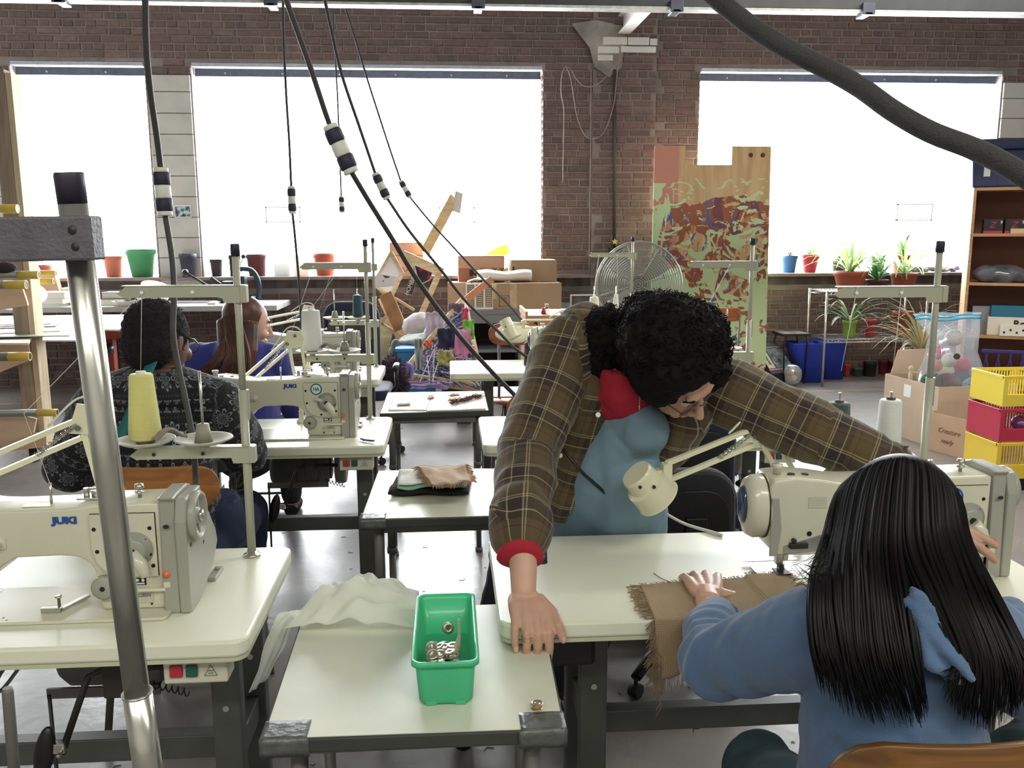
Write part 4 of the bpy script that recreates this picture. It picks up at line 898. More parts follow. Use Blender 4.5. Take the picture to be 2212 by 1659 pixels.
nl = MB()
for q, d in ((tips[0][2], V(0, -1, .2)), (tips[1][2], V(0, -1, .2)), (tips[2][2], V(0, -1, .2)), (tips[3][2], V(0, -1, .2)), (th[3], V(.1, -1, .1))):
    nl.sph(q+d.normalized()*.0062+V(0, 0, -.001), (.0052, .0022, .0066), 10, 8)
obj('fingernails', nl, mat('nail', '#d9a590', .25), W)
rg = MB()
for o_ in (0, .006): rg.lathe([(.0102, 0), (.0112, .0008), (.0102, .0016)], tips[2][0].lerp(tips[2][1], .55)+V(0, 0, o_), (0, 0, 1), 24)
obj('ring', rg, mat('ring_gold', '#e0c9a0', .2, 1.0), W, label='thin double gold ring on the finger')
# chambray apron dress, red jersey, dark trousers
g = MB(); limb(g, [A(1372, 925, 2.07), A(1310, 1000, 2.16), A(1262, 1090, 2.28), pel], [.085, .125, .150, .165], 22, .85); g.sph(pel+V(-.01, 0, .0), (.205, .14, .11), 24, 16); g.sph(A(1390, 930, 2.03), (.055, .05, .06), 16, 12); limb(g, [A(1352, 1010, 2.10), A(1340, 1130, 2.26)], [.085, .13]); limb(g, [pel+V(-.09, .03, -.06), pel+V(-.10, .03, -.10)], [.12, .11])
garment('apron_dress', g, M_CHAMB, W, .006, 3, folds(.012, 10, 2.0, (1, 1, .35)))
g = MB(); g.loft([A(1350, 800, 2.05), A(1348, 850, 2.05), A(1362, 888, 2.05)], [.058, .066, .046], 18); g.sph(A(1345, 856, 2.08), (.078, .07, .072), 18, 12); g.sph(A(1382, 890, 2.045), (.028, .03, .036), 14, 10)
garment('red_jersey', g, M_REDK, W, .005, 2, folds(.004, 22, 1))
g = MB(); cpt = [A(1127, 1120, 1.79), A(1126, 1150, 1.76), A(1125, 1185, 1.725), A(1123, 1215, 1.70)]; g.loft(cpt+[cpt[3]+V(0, 0, .002), cpt[2]], [.044, .042, .045, .050, .047, .040], 36, caps=False)
for i_, v_ in enumerate(g.v): q_ = Vector(v_); g.v[i_] = tuple(q_+V(.004*noise.noise(q_*28), .004*noise.noise(q_*28+V(5, 0, 0)), .004*noise.noise(q_*22+V(0, 9, 0))))
obj('red_cuff', g, M_REDK, W, sub=1)
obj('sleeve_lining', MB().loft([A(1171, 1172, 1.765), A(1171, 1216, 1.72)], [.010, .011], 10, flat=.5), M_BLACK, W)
g = MB(); limb(g, [hipL, knL, anL+V(0, 0, .05)], [.115, .078, .058]); limb(g, [hipR, knR, anR+V(0, 0, .05)], [.115, .078, .058])
garment('trousers', g, M_PANTS, W, .008, 3, folds(.006, 10, 3))
for an in (anL, anR):
    g = MB(); g.loft([an+V(0, .05, -.045), an+V(0, -.03, -.045), an+V(0, -.12, -.055), an+V(0, -.17, -.062)], [.038, .042, .040, .024], 16, flat=.8); g.loft([an+V(0, .01, -.03), an+V(0, .01, .03)], [.042, .04], 14)
    me = remesh(g, .005, 3); me.materials.append(M_SHOE)
    for v in me.vertices: v.co.z = max(v.co.z, .001)
    sh = obj('shoe', None, None, W, me=me)
obj('red_sock', MB().loft([anR+V(0, 0, .035), anR+V(0, 0, .085)], [.045, .05], 14), M_REDK, W)
# plaid shirt
g = MB()
limb(g, [ska+V(.0, 0, -.0), ska.lerp(elL, .5), elL, elL.lerp(cfL, .55), cfL], [.078, .074, .068, .064, .058], 20)
limb(g, [sku, sku.lerp(elR, .5), elR, elR.lerp(cfR, .6), cfR], [.085, .078, .074, .066, .058], 20)
limb(g, [cfL+V(0, .01, .02), cfL+V(-.004, -.012, -.022)], [.066, .062], 20)                       # rolled cuff
limb(g, [cfR+V(-.04, 0, .01), cfR+V(.025, 0, .005)], [.055, .050], 18); g.loft([A(1900, 975, 1.91), A(1968, 962, 1.90)], [.030, .006], 12, flat=.5); g.loft([A(1092, 1112, 1.74), A(1055, 1092, 1.735)], [.028, .006], 12, flat=.4)
limb(g, [A(1840, 985, 1.98), A(1812, 1040, 1.97)], [.05, .026], 14)
limb(g, [ska+V(.05, .02, .02), nb+V(-.03, .05, .0), nb+V(.05, .05, .02), sku+V(-.05, .02, .0)], [.085, .088, .075, .08], 20)
limb(g, [nb+V(0, .05, -.04), mid+V(0, .05, 0), wst+V(-.02, .06, 0), wst+V(-.03, .06, -.10)], [.115, .150, .150, .145], 24)
limb(g, [A(1262, 850, 2.12), A(1245, 960, 2.14), A(1215, 1080, 2.16)], [.085, .078, .055], 18); limb(g, [A(1470, 900, 2.10), A(1440, 960, 2.12), A(1418, 1000, 2.13)], [.075, .06, .04], 16)
open_poly = [(1352, 790), (1402, 850), (1420, 905), (1408, 960), (1385, 1020), (1378, 1060), (1402, 1200), (1190, 1200), (1228, 1112), (1262, 1062), (1305, 990), (1338, 925), (1352, 860)]
CAMP = V(0, 0, CAM_H)
def to_px(p):
    q = p-CAMP; f = q.dot(FW); return CX+F_PX*q.dot(RT)/f, CY-F_PX*q.dot(UP)/f
def in_poly(x, y, poly):
    c = False; n = len(poly)
    for i in range(n):
        x0, y0 = poly[i]; x1, y1 = poly[i-1]
        if (y0 > y) != (y1 > y) and x < (x1-x0)*(y-y0)/(y1-y0)+x0: c = not c
    return c
def cutfn(c, n):
    if n.dot(c-CAMP) > 0: return False
    return in_poly(*to_px(c), open_poly)
SG = [(ska, elL, .075, 0, (0, -1, 0)), (elL, cfL+V(0, -.02, -.04), .066, (elL-ska).length, (0, -1, 0)), (sku, elR, .08, .03, (0, -1, 0)), (elR, cfR+V(.04, 0, 0), .07, .03+(elR-sku).length, (0, -1, 0)),
      (nb+V(-.02, .05, .04), wst+V(-.03, .06, -.1), .15, .01, (0, -1, 0))]
garment('plaid_shirt', g, M_PLAID, W, .0058, 3, folds(.0085, 10, 7, (1, 1, .8)), SG, cutfn, solid=.002)
# plaid shirt buttons
for px, py, yy in ((1292, 896, 1.975), (1210, 984, 2.03)): obj('shirt_button', MB().cyl(A(px, py, yy), A(px, py, yy-.004), .006, n=12), M_STICK, W)
obj('apron_string', MB().loft([A(1212, 968, 2.03), A(1262, 1025, 2.04), A(1330, 1085, 2.06), A(1375, 1130, 2.10)], .004, 8), M_BLACK, W)
# curly hair gathered at the back
hb = MB(); hc = Hc+HR@V(0, -.045, .055)
hb.sph(hc, (.118, .118, .112), 24, 16, HR); hb.sph(Hc+HR@V(.02, .022, .09), (.09, .055, .05), 18, 12, HR); hb.sph(Hc+HR@V(-.05, -.04, .05), (.055, .07, .07), 16, 12, HR); hb.sph(Hc+HR@V(.065, -.01, .03), (.05, .08, .075), 16, 12, HR)
hb.sph(A(1410, 700, 2.02), (.09, .08, .075), 16, 12); hb.sph(A(1500, 740, 1.96), (.085, .07, .09), 16, 12); hb.sph(A(1376, 750, 2.04), (.065, .07, .07), 14, 10); hb.sph(A(1532, 800, 1.95), (.048, .05, .048), 14, 10)
bun = A(1308, 700, 2.09); hb.sph(bun, (.052, .05, .042), 16, 12); hb.loft([bun, A(1355, 740, 2.05)], [.035, .045], 12); hb.loft([bun+V(-.01, 0, -.02), A(1290, 775, 2.08), A(1320, 830, 2.08), A(1345, 860, 2.05)], [.045, .042, .034, .012], 12)
def curlbump(co, n): return n*(.0065*noise.noise(co*38)+.0045*noise.noise(co*75))
hm = remesh(hb, .0045, 1, curlbump); hm.materials.append(M_HAIRC)
# curls standing proud of the mass
cu = MB(); rnd = random.Random(5); vs_ = hm.vertices
for k in range(1500):
    v = vs_[rnd.randrange(len(vs_))]; n = v.normal.copy(); p = v.co.copy()-n*.004; t = n.orthogonal().normalized(); t = Quaternion(n, rnd.uniform(0, 6.28)) @ t; s2 = n.cross(t)
    L = rnd.uniform(.010, .024); rr = rnd.uniform(.003, .0065); turns = rnd.uniform(1, 2.2); ph = rnd.uniform(0, 6.28)
    if to_px(p)[1] > 815 and p.y < Hc.y: continue
    cu.loft([p+t*L*q/8+n*(.004+rr*math.sin(ph+turns*6.28*q/8))+s2*rr*math.cos(ph+turns*6.28*q/8) for q in range(9)], [.0012]*8+[.0004], 4, caps=False)
ho = obj('curly_hair', None, None, W, me=hm); setm(obj('loose_curls', cu, M_HAIRC, ho), kind='stuff')
# headband edge, glasses and earring
gl = MB()
for sx in (-1, 1):
    ring = [HP(sx*.033+.026*math.cos(a), .100-.004*abs(math.cos(a)), .008+.019*math.sin(a)) for a in [2*PI*k/20 for k in range(20)]]; gl.loft(ring, .0014, 6, closed=True)
    gl.loft([HP(sx*.058, .098, .014), HP(sx*.080, .05, .016), HP(sx*.084, -.01, .014)], [.0016, .0018, .0015], 6)
gl.loft([HP(-.008, .104, .012), HP(0, .108, .014), HP(.008, .104, .012)], .0014, 6); obj('glasses', gl, mat('glasses_frame', '#4a3128', .3), W)
for sx in (-1, 1): obj('lens', MB().prism([(.026*math.cos(a), .019*math.sin(a)) for a in [2*PI*k/20 for k in range(20)]], HP(sx*.033, .100, .008), HR@V(1, 0, 0), HR@V(0, 0, 1), .0008), glass_mat('spectacle_glass', (1, 1, 1), .15), W)
obj('earring', MB().loft([A(1383, 842, 1.945), A(1382, 860, 1.943), A(1381, 878, 1.943)], [.0012, .0008, .0008], 6).sph(A(1381, 880, 1.943), (.002, .002, .006), 8, 6), M_CHROME, W)

# ---- the girl with long black hair
D = thing('person', 'person with long straight black hair in a blue hooded sweatshirt, seated at the machine', 'person', (1.04, 1.12, 0))
hc = A(1938, 1160, 1.245); HR2 = frame((.12, 1, -.28), (0, .25, 1))
nk = A(1935, 1300, 1.235); sL, sR = A(1800, 1368, 1.235), A(2105, 1385, 1.235)
eL = A(1548, 1430, 1.40); wL = V(*A(1530, 1304, 1.675)); waist = A(1930, 1640, 1.21); pelv = V(waist.x, 1.19, .52)
eR = A(2268, 1500, 1.33); wR_ = A(2178, 1330, 1.60)
b = MB(); head(b, hc, HR2, .97)
b.loft([hc+V(0, -.01, -.07), nk], [.05, .056], 16); limb(b, [nk+V(0, 0, -.05), waist, pelv], [.10, .095, .12], 18); limb(b, [sL, eL, wL], [.045, .038, .026]); limb(b, [sR, eR, wR_], [.045, .038, .026])
hd = hand(b, wL+V(0, .012, .014), (A(1512, 1238, 1.84)-wL), (-.05, -.42, .90), 1, curl=(.34, .34, .36, .40), s=1.04, tb=(1.2, .0), spread=.12, first=.12)
hand(b, wR_, (-.1, 1, -.1), (0, 0, 1), -1, s=.93)
kL_, kR_ = A(1640, 1660, 1.50), V(1.25, 1.56, .50)
for sx, k in ((-1, kL_), (1, kR_)): limb(b, [pelv+V(sx*.09, 0, -.02), k, V(k.x+.0, k.y+.04, .10)], [.07, .05, .04]); limb(b, [V(k.x, k.y+.04, .08), V(k.x, k.y+.16, .04)], [.032, .026])
skin_obj('body', b, M_SKIN, D)
g = MB(); limb(g, [nk+V(0, .01, -.02), nk+V(0, .0, -.10), A(1925, 1540, 1.21), waist, waist+V(0, 0, -.08)], [.098, .125, .135, .142, .145], 26, .86)
limb(g, [nk+V(-.02, 0, -.03), sL], [.078, .078], 18); limb(g, [nk+V(.02, 0, -.03), sR], [.078, .078], 18)
limb(g, [sL, sL.lerp(eL, .5), eL, eL.lerp(wL, .5), wL+V(0, -.06, 0)], [.080, .070, .062, .050, .038], 20); limb(g, [sR, eR, wR_], [.078, .06, .04], 18)
def fold2(co, n):
    f = folds(.006, 12, 4)(co, n)
    a = (co-eL).length; w = max(0, 1-a/.17); t = (co-eL).dot((wL-eL).normalized())
    return f + n*(.0060*w*math.sin(t*150+noise.noise(co*12)*2.5))
garment('sweatshirt', g, M_HOOD, D, .005, 3, fold2)
cuff = MB(); cuff.loft([wL+V(.002, -.080, .004), wL+V(0, -.055, .001), wL+V(0, -.038, .0)], [.040, .037, .032], 20, flat=.85); garment('cuff', cuff, M_HOOD, D, .004, 2, folds(.0015, 60, 1))
hd = MB(); _h0 = A(1985, 1290, 1.12); hd.prism([((x-1985)*.00060, -(y-1290)*.00060) for x, y in ((1972, 1270), (2000, 1285), (2106, 1455), (2102, 1482), (2058, 1492), (2008, 1445), (1985, 1350))], _h0, (1, -.10, 0), (0, .16, 1), -.016); hd.loft([A(1960, 1280, 1.15), A(2035, 1380, 1.118), A(2102, 1472, 1.075)], [.03, .022, .006], 12, flat=.6); hd.loft([A(1985, 1340, 1.13), A(2012, 1430, 1.105), A(2080, 1478, 1.085)], [.014, .012, .006], 12, flat=.6)
garment('hood', hd, M_HOOD, D, .004, 2, folds(.004, 24, 9))
g = MB(); limb(g, [waist+V(0, 0, -.10), pelv], [.14, .15], 20)
for sx, k in ((-1, kL_), (1, kR_)): limb(g, [pelv+V(sx*.09, 0, -.02), pelv.lerp(k, .55)+V(sx*.04, 0, .0), k, V(k.x, k.y+.04, .14)], [.098, .086, .070, .05], 20)
garment('jeans', g, M_JEAN, D, .007, 3, folds(.004, 14, 6))
for k in (kL_, kR_): obj('shoe', MB().loft([V(k.x, k.y+.0, .04), V(k.x, k.y+.1, .042), V(k.x, k.y+.2, .032)], [.036, .038, .026], 14, flat=.85), M_SHOE, D)
# long hair: a dark core and several hundred locks
core = MB(); core.sph(hc+V(0, -.008, .02), (.090, .100, .112), 24, 18); core.sph(hc+V(0, -.03, -.06), (.09, .07, .09), 20, 14)
core.loft([A(1870, 1230, 1.20), A(1855, 1330, 1.165), A(1868, 1440, 1.13)], [.05, .050, .038], 16, flat=.4); core.loft([A(2015, 1220, 1.20), A(2075, 1310, 1.165), A(2125, 1420, 1.13), A(2130, 1490, 1.12)], [.05, .050, .050, .034], 16, flat=.4); core.loft([A(1945, 1180, 1.19), A(1940, 1290, 1.16)], [.07, .06], 16, flat=.4)
cm = remesh(core, .005, 3); cm.materials.append(M_HAIRB); hro = obj('long_hair', None, None, D, me=cm)
def interp(tab, s):
    for (s0, x0, y0), (s1, x1, y1) in zip(tab[:-1], tab[1:]):
        if s <= s1: t = (s-s0)/(s1-s0); return x0+(x1-x0)*t, y0+(y1-y0)*t
    return tab[-1][1:]
T_tip = [(0, 1768, 1478), (.15, 1835, 1535), (.3, 1915, 1558), (.44, 1985, 1562), (.5, 2000, 1545), (.501, 2040, 1500), (.6, 2070, 1540), (.75, 2130, 1572), (.88, 2190, 1540), (1, 2236, 1480)]
T_low = [(0, 1756, 1390), (.15, 1810, 1400), (.3, 1870, 1410), (.44, 1955, 1420), (.5, 1985, 1420), (.501, 2060, 1420), (.6, 2085, 1420), (.75, 2130, 1430), (.88, 2185, 1430), (1, 2226, 1430)]
T_mid = [(0, 1752, 1270), (.15, 1795, 1275), (.3, 1860, 1280), (.44, 1930, 1285), (.5, 1965, 1290), (.501, 1985, 1280), (.6, 2030, 1280), (.75, 2080, 1290), (.88, 2130, 1300), (1, 2166, 1310)]
T_ear = [(0, 1780, 1165), (.15, 1812, 1165), (.3, 1860, 1165), (.5, 1945, 1165), (.7, 2025, 1165), (.85, 2068, 1165), (1, 2096, 1175)]
T_top = [(0, 1818, 1050), (.15, 1845, 1030), (.3, 1890, 1012), (.5, 1950, 1004), (.7, 2010, 1014), (.85, 2042, 1035), (1, 2066, 1062)]
def dY(x, y, extra):                       # where the ray meets the rounded head
    E0 = hc+V(0, -.008, .02); rx, ry, rz_ = .096, .106, .118; o = CAMP-E0; d = A(x, y, 1.0)-CAMP
    o2 = V(o.x/rx, o.y/ry, o.z/rz_); d2 = V(d.x/rx, d.y/ry, d.z/rz_); a = d2.dot(d2); b_ = o2.dot(d2); c_ = o2.dot(o2)-1; q = b_*b_-a*c_
    t = (-b_-math.sqrt(q))/a if q > 0 else -b_/a
    return t-extra
locks = MB(); rnd = random.Random(11)
for k in range(900):
    s = rnd.random(); j = rnd.uniform(-1, 1); layer = rnd.random()**2*.010
    x0, y0 = 1952+(s-.5)*60, 990+rnd.uniform(0, 6)+abs(s-.5)*16
    x1, y1 = interp(T_top, s); x2, y2 = interp(T_ear, s); x3, y3 = interp(T_mid, s); x4, y4 = interp(T_low, s); x5, y5 = interp(T_tip, s); y5 += rnd.uniform(-55, 14); x5 += rnd.uniform(-10, 10)
    pts = [A(x0, y0, dY(x0, y0+4, 0)), A(x1, y1, dY(x1, y1, layer*.4)), A(x2+j*3, y2, dY(x2, y2, layer)), A(x3+j*6, y3, min(1.15, dY(x3, 1215, 0))-layer), A(x4+j*8, y4, 1.100-layer), A(x5, y5, 1.085-layer)]
    cp = curve_pts(pts, 5); n = len(cp); w = rnd.uniform(.0018, .0042)
    locks.loft(cp, [w*(.6+.6*math.sin(PI*min(1, q/n*1.2)))*(1 if q < n*.75 else max(.06, (n-q)/(n*.25))) for q in range(n)], 5, caps=False)
setm(obj('hair_locks', locks, M_HAIRB, hro), kind='stuff')
fly = MB()
for k in range(60):
    x0, y0 = interp(T_mid, 0); s = rnd.random(); a = A(1775+rnd.uniform(0, 20), 1180+rnd.uniform(-20, 90), 1.17); e = A(1752-rnd.random()**2*50, 1225+rnd.uniform(-10, 60), 1.16); fly.loft(curve_pts([a, a.lerp(e, .5)+V(0, 0, -.012*rnd.random()), e], 4), [.0005]*4+[.0004]*4+[.0001], 3, caps=False)
setm(obj('stray_hair', fly, M_HAIRB, hro), kind='stuff')

# ---- person in the patterned sweater
P2 = thing('person', 'person with short dark hair and patterned dark sweater, seated with back turned', 'person', (-1.13, 2.75, 0))
hc = A(345, 738, 2.72); HR3 = frame((.40, 1, -.32), (0, .2, 1)); nk = A(338, 800, 2.72)
sL, sR = A(232, 872, 2.72), A(462, 878, 2.72); eL_, wL_ = A(150, 1010, 2.86), A(260, 1000, 3.12); eR_, wR2 = A(530, 975, 2.88), A(470, 950, 3.15); wa = A(345, 1080, 2.70); pv = A(350, 1180, 2.68); pv.z = max(pv.z, .5)
b = MB(); HP3 = head(b, hc, HR3, 1.0); b.loft([hc+V(0, -.01, -.06), nk+V(0, 0, -.02)], [.058, .062], 16); limb(b, [nk+V(0, .02, -.14), wa, pv], [.10, .11, .12], 18)
limb(b, [sL, eL_, wL_], [.05, .042, .028]); limb(b, [sR, eR_, wR2], [.05, .042, .028]); hand(b, wL_, (.5, 1, -.2), (0, 0, 1), 1); hand(b, wR2, (-.4, 1, -.2), (0, 0, 1), -1)
kk = [pv+V(-.15, .45, -.04), pv+V(.15, .45, -.04)]
for sx, k in zip((-1, 1), kk): limb(b, [pv+V(sx*.1, 0, -.02), k, V(k.x, k.y, .1)], [.08, .055, .04])
skin_obj('body', b, M_SKIN2, P2, .005)
g = MB(); limb(g, [nk+V(0, 0, -.115), A(340, 960, 2.71), wa, pv+V(0, 0, .0)], [.150, .190, .198, .20], 26, .84); limb(g, [nk+V(-.02, 0, -.08), sL], [.10, .088], 18); limb(g, [nk+V(.02, 0, -.08), sR], [.10, .088], 18)
g.loft([nk+V(0, .0, -.10), nk+V(0, .01, -.04), nk+V(0, .02, -.0)], [.15, .105, .070], 20)
limb(g, [sL, eL_, wL_], [.092, .080, .05], 20); limb(g, [sR, eR_, wR2], [.092, .074, .05], 20)
SG3 = [(nk, pv, .19, 0.02, (0, -1, 0)), (sL, eL_, .085, .06, (0, -1, 0)), (eL_, wL_, .07, .06+(eL_-sL).length, (0, -1, 0)), (sR, eR_, .085, .06, (0, -1, 0)), (eR_, wR2, .07, .06+(eR_-sR).length, (0, -1, 0))]
garment('sweater', g, M_SNOW, P2, .009, 3, folds(.008, 8, 3), SG3)
g = MB(); limb(g, [pv+V(0, 0, .0), pv+V(.02, .02, -.05)], [.19, .19], 20, .9); g.loft([A(452, 1080, 2.72), A(470, 1165, 2.74)], [.09, .10], 16)
for sx, k in zip((-1, 1), kk): limb(g, [pv+V(sx*.1, 0, -.02), k, V(k.x, k.y, .12)], [.12, .085, .055], 16)
garment('jeans', g, M_NAVYJ, P2, .010, 3, folds(.004, 12, 6))
for k in kk: obj('shoe', MB().loft([V(k.x, k.y-.03, .04), V(k.x, k.y+.1, .042), V(k.x, k.y+.18, .032)], [.036, .04, .028], 14, flat=.85), M_SHOE, P2)
st = [A(326, 786, 2.58), A(300, 850, 2.525), A(272, 915, 2.50), A(252, 965, 2.49)]
sm = MB(); sm.sheet(lambda u, v: curve_pts(st, 4)[min(12, int(v*12))]+V((u-.5)*.036, 0, (u-.5)*.014), 2, 12); obj('shoulder_strap', sm, mat('teal_strap', '#0f6a6c', .7), P2, solid=.002, label='turquoise shoulder strap')
hb = MB(); hb.sph(hc+HR3@V(0, -.022, .032), (.091, .102, .094), 24, 18, HR3); hb.sph(hc+HR3@V(0, -.05, -.02), (.085, .065, .075), 18, 12, HR3)
hm = remesh(hb, .006, 2, lambda co, n: n*(.005*noise.noise(co*60)+.003*noise.noise(co*130))); hm.materials.append(M_HAIRA); ho = obj('short_afro_hair', None, None, P2, me=hm)
fz = MB(); rnd = random.Random(3)
for k in range(900):
    v = hm.vertices[rnd.randrange(len(hm.vertices))]; n = v.normal; d = (n+Vector((rnd.uniform(-.6, .6), rnd.uniform(-.6, .6), rnd.uniform(-.6, .6)))).normalized(); fz.loft([v.co-n*.002, v.co+d*.004, v.co+d*rnd.uniform(.006, .011)], [.0009, .0008, .0003], 3, caps=False)
setm(obj('hair_frizz', fz, M_HAIRA, ho), kind='stuff')
gl = MB()
gl.loft([HP3(.082, -.01, .014), HP3(.083, .05, .012), HP3(.060, .108, .006)], [.0025, .003, .003], 6); gl.loft([HP3(.036+.028*math.cos(a), .104, .004+.022*math.sin(a)) for a in [2*PI*q/18 for q in range(18)]], .0018, 6, closed=True); gl.loft([HP3(-.036+.028*math.cos(a), .104, .004+.022*math.sin(a)) for a in [2*PI*q/18 for q in range(18)]], .0018, 6, closed=True)
obj('glasses', gl, M_BLACK, P2)

# ---- woman in blue
P3 = thing('person', 'person with auburn hair and royal blue top at the far left sewing table', 'person', (-1.25, 4.2, 0))
hc = A(536, 700, 4.22); HR4 = frame((.95, .35, -.30), (.1, .05, 1)); nk = A(520, 745, 4.22); sL, sR = A(430, 775, 4.22), A(592, 778, 4.22); pv = V(nk.x, 4.2, .52)
b = MB(); HP4 = head(b, hc, HR4, 1.0); b.loft([hc+V(-.01, 0, -.06), nk+V(0, 0, -.02)], [.052, .058], 16); limb(b, [nk+V(0, 0, -.08), V(nk.x, 4.2, .8), pv], [.12, .13, .15], 18)
eA, wA, eB, wB = sL+V(-.06, .12, -.26), sL+V(.08, .40, -.24), sR+V(.06, .12, -.26), sR+V(-.02, .42, -.24)
limb(b, [sL, eA, wA], [.05, .04, .026]); limb(b, [sR, eB, wB], [.05, .04, .026]); hand(b, wA, (.3, 1, -.1), (0, 0, 1), 1); hand(b, wB, (-.3, 1, -.1), (0, 0, 1), -1)
kk = [pv+V(-.13, .42, -.03), pv+V(.13, .42, -.03)]
for sx, k in zip((-1, 1), kk): limb(b, [pv+V(sx*.09, 0, 0), k, V(k.x, k.y, .1)], [.08, .055, .04])
skin_obj('body', b, M_SKIN3, P3, .005); eyes(HP4, HR4, 1.0, P3)
g = MB(); limb(g, [nk+V(0, 0, -.10), V(nk.x, 4.21, .9), V(nk.x, 4.2, .72), pv], [.13, .165, .17, .17], 24, .85); limb(g, [nk+V(0, 0, -.075), sL], [.085, .078], 16); limb(g, [nk+V(0, 0, -.075), sR], [.085, .078], 16); limb(g, [sL, eA, wA], [.08, .066, .04], 16); limb(g, [sR, eB, wB], [.08, .066, .04], 16)
garment('blue_top', g, M_BLUEK, P3, .010, 3, folds(.007, 9, 3))
g = MB(); limb(g, [pv+V(0, 0, -.02), pv+V(0, .05, -.04)], [.17, .16], 18)
for sx, k in zip((-1, 1), kk): limb(g, [pv+V(sx*.1, 0, -.02), k, V(k.x, k.y, .12)], [.11, .08, .055], 16)
garment('trousers', g, M_PANTS, P3, .012, 3)
for k in kk: obj('shoe', MB().loft([V(k.x, k.y-.03, .04), V(k.x, k.y+.1, .042), V(k.x, k.y+.18, .032)], [.036, .04, .028], 14, flat=.85), M_SHOE, P3)
hb = MB(); hb.sph(hc+HR4@V(0, -.03, .04), (.088, .10, .092), 22, 16, HR4); hb.loft([hc+HR4@V(-.02, -.07, 0), hc+V(-.05, -.07, -.13), hc+V(-.09, -.12, -.24)], [.075, .080, .035], 16, flat=.7); hb.loft([hc+V(.0, -.06, 0), hc+V(.01, -.12, -.12), hc+V(.02, -.14, -.23)], [.065, .055, .02], 14, flat=.6)
hm = remesh(hb, .006, 3); hm.materials.append(M_HAIRR); ho = obj('auburn_hair', None, None, P3, me=hm)
lk = MB(); rnd = random.Random(9)
for k in range(330):
    a = rnd.uniform(-1, 1); t = hc+HR4@V(rnd.uniform(-.03, .03), -.02, .135); m1 = hc+HR4@V(.095*a, -.03-.09*math.cos(a*1.3), .03); m2 = hc+V(-.04+.075*a, -.14-.02*rnd.random(), -.11); e = hc+V(-.07+.11*a-.07*(a < -.4), -.17-.02*rnd.random(), -.23-.05*rnd.random())
    cp = curve_pts([t, m1, m2, e], 5); lk.loft(cp, [.003]*(len(cp)-4)+[.0024, .0018, .001, .0003], 4, caps=False)
setm(obj('hair_locks', lk, M_HAIRR, ho), kind='stuff')
# ------------------------------------------------------------------ small work tables and what lies on them
M_DKEDGE = mat('dark_edge', '#3c3f3a', .5, var=.2); M_TAPE = mat('duct_tape', '#5f6260', .4, .3, var=.3, vscale=40, bump=.3)
M_STAB = mat('grey_laminate', '#cdd0ba', .4, var=.12, vscale=5, spec=.7)
M_WFAB = translucent('sheer_white', '#fafcf4', .8, .6); M_FELTW = mat('white_felt', '#d9dbd2', .9, bump=.2); M_FELTB = mat('black_felt', '#17181c', .95, bump=.4); M_MINT = mat('mint_cloth', '#7fb79a', .85)
def burlap_mat():
    m, nt, b = nodes('burlap'); N = nt.nodes.new; L = nt.links.new; tc = N('ShaderNodeTexCoord'); s = N('ShaderNodeSeparateXYZ'); L(tc.outputs['UV'], s.inputs[0])
    k = 110
    wv = mnode(nt, 'MULTIPLY', mnode(nt, 'ABSOLUTE', mnode(nt, 'SINE', mnode(nt, 'MULTIPLY', s.outputs[0], k))), mnode(nt, 'ABSOLUTE', mnode(nt, 'SINE', mnode(nt, 'MULTIPLY', s.outputs[1], k))))
    L(ramp(nt, wv, [(0, '#6d573f'), (.5, '#b89c74')], False), b.inputs['Base Color']); b.inputs['Roughness'].default_value = .95
    bp = N('ShaderNodeBump'); bp.inputs['Strength'].default_value = .6; bp.inputs['Distance'].default_value = .002; L(wv, bp.inputs['Height']); L(bp.outputs[0], b.inputs['Normal']); return m
M_BURLAP = burlap_mat(); M_FRINGE = mat('burlap_thread', '#93795a', .95, var=.3, vscale=40)
def work_table(label, FL, FR, BR, BL, z, legs=.55, tape=(1, 1, 0, 0)):
    c = (FL+FR+BR+BL)/4; t = thing('work_table', label, 'table', (c.x, c.y, 0), 0, 'small grey work tables')
    P = [FL, FR, BR, BL]; q = [(p.x, p.y) for p in P]; inn = [(c.x+(x-c.x)*.985, c.y+(y-c.y)*.985) for x, y in q]
    obj('tabletop', MB().prism(inn, (0, 0, z-.026), (1, 0, 0), (0, 1, 0), .026), M_STAB, t); obj('edge_band', MB().prism(q, (0, 0, z-.027), (1, 0, 0), (0, 1, 0), .0255), M_DKEDGE, t, bevel=.003)
    for i, (x, y) in enumerate(q):
        lx, ly = c.x+(x-c.x)*.80, c.y+(y-c.y)*.78
        obj('leg', MB().cyl((lx, ly, .02), (lx, ly, z-.27), .012, n=12).cyl((lx, ly, z-.27), (lx, ly, z-.027), .015, n=12).cyl((lx, ly, z-.275), (lx, ly, z-.255), .018, n=12).cyl((lx, ly, 0), (lx, ly, .022), .017, n=12), M_CAST, t)
        if tape[i]:
            d = V(x-c.x, y-c.y, 0).normalized(); sx, sy = (1 if x > c.x else -1), (1 if y > c.y else -1)
            m = MB(); m.sheet(lambda u, v: V(x-sx*.075*u+sx*.002, y-sy*.055*v+sy*.003, z+.0012+.0012*noise.noise(V(u*6, v*6, i))), 8, 6); m.sheet(lambda u, v: V(x-sx*.08*u+sx*.003, y+sy*.003+.001*noise.noise(V(u*9, v*5, i)), z+.001-.032*v), 8, 3)
            obj('tape_corner', m, M_TAPE, t, solid=.0008)
    obj('apron_rail', MB().bx(c.x-(FR.x-FL.x)*.38, c.x+(FR.x-FL.x)*.38, FL.y+.05, FL.y+.07, z-.06, z-.028), M_CAST, t)
    return t
Z1 = .70
a, b_ = G(563, 1598, Z1), G(1222, 1574, Z1); yb = G(1100, 1303, Z1).y
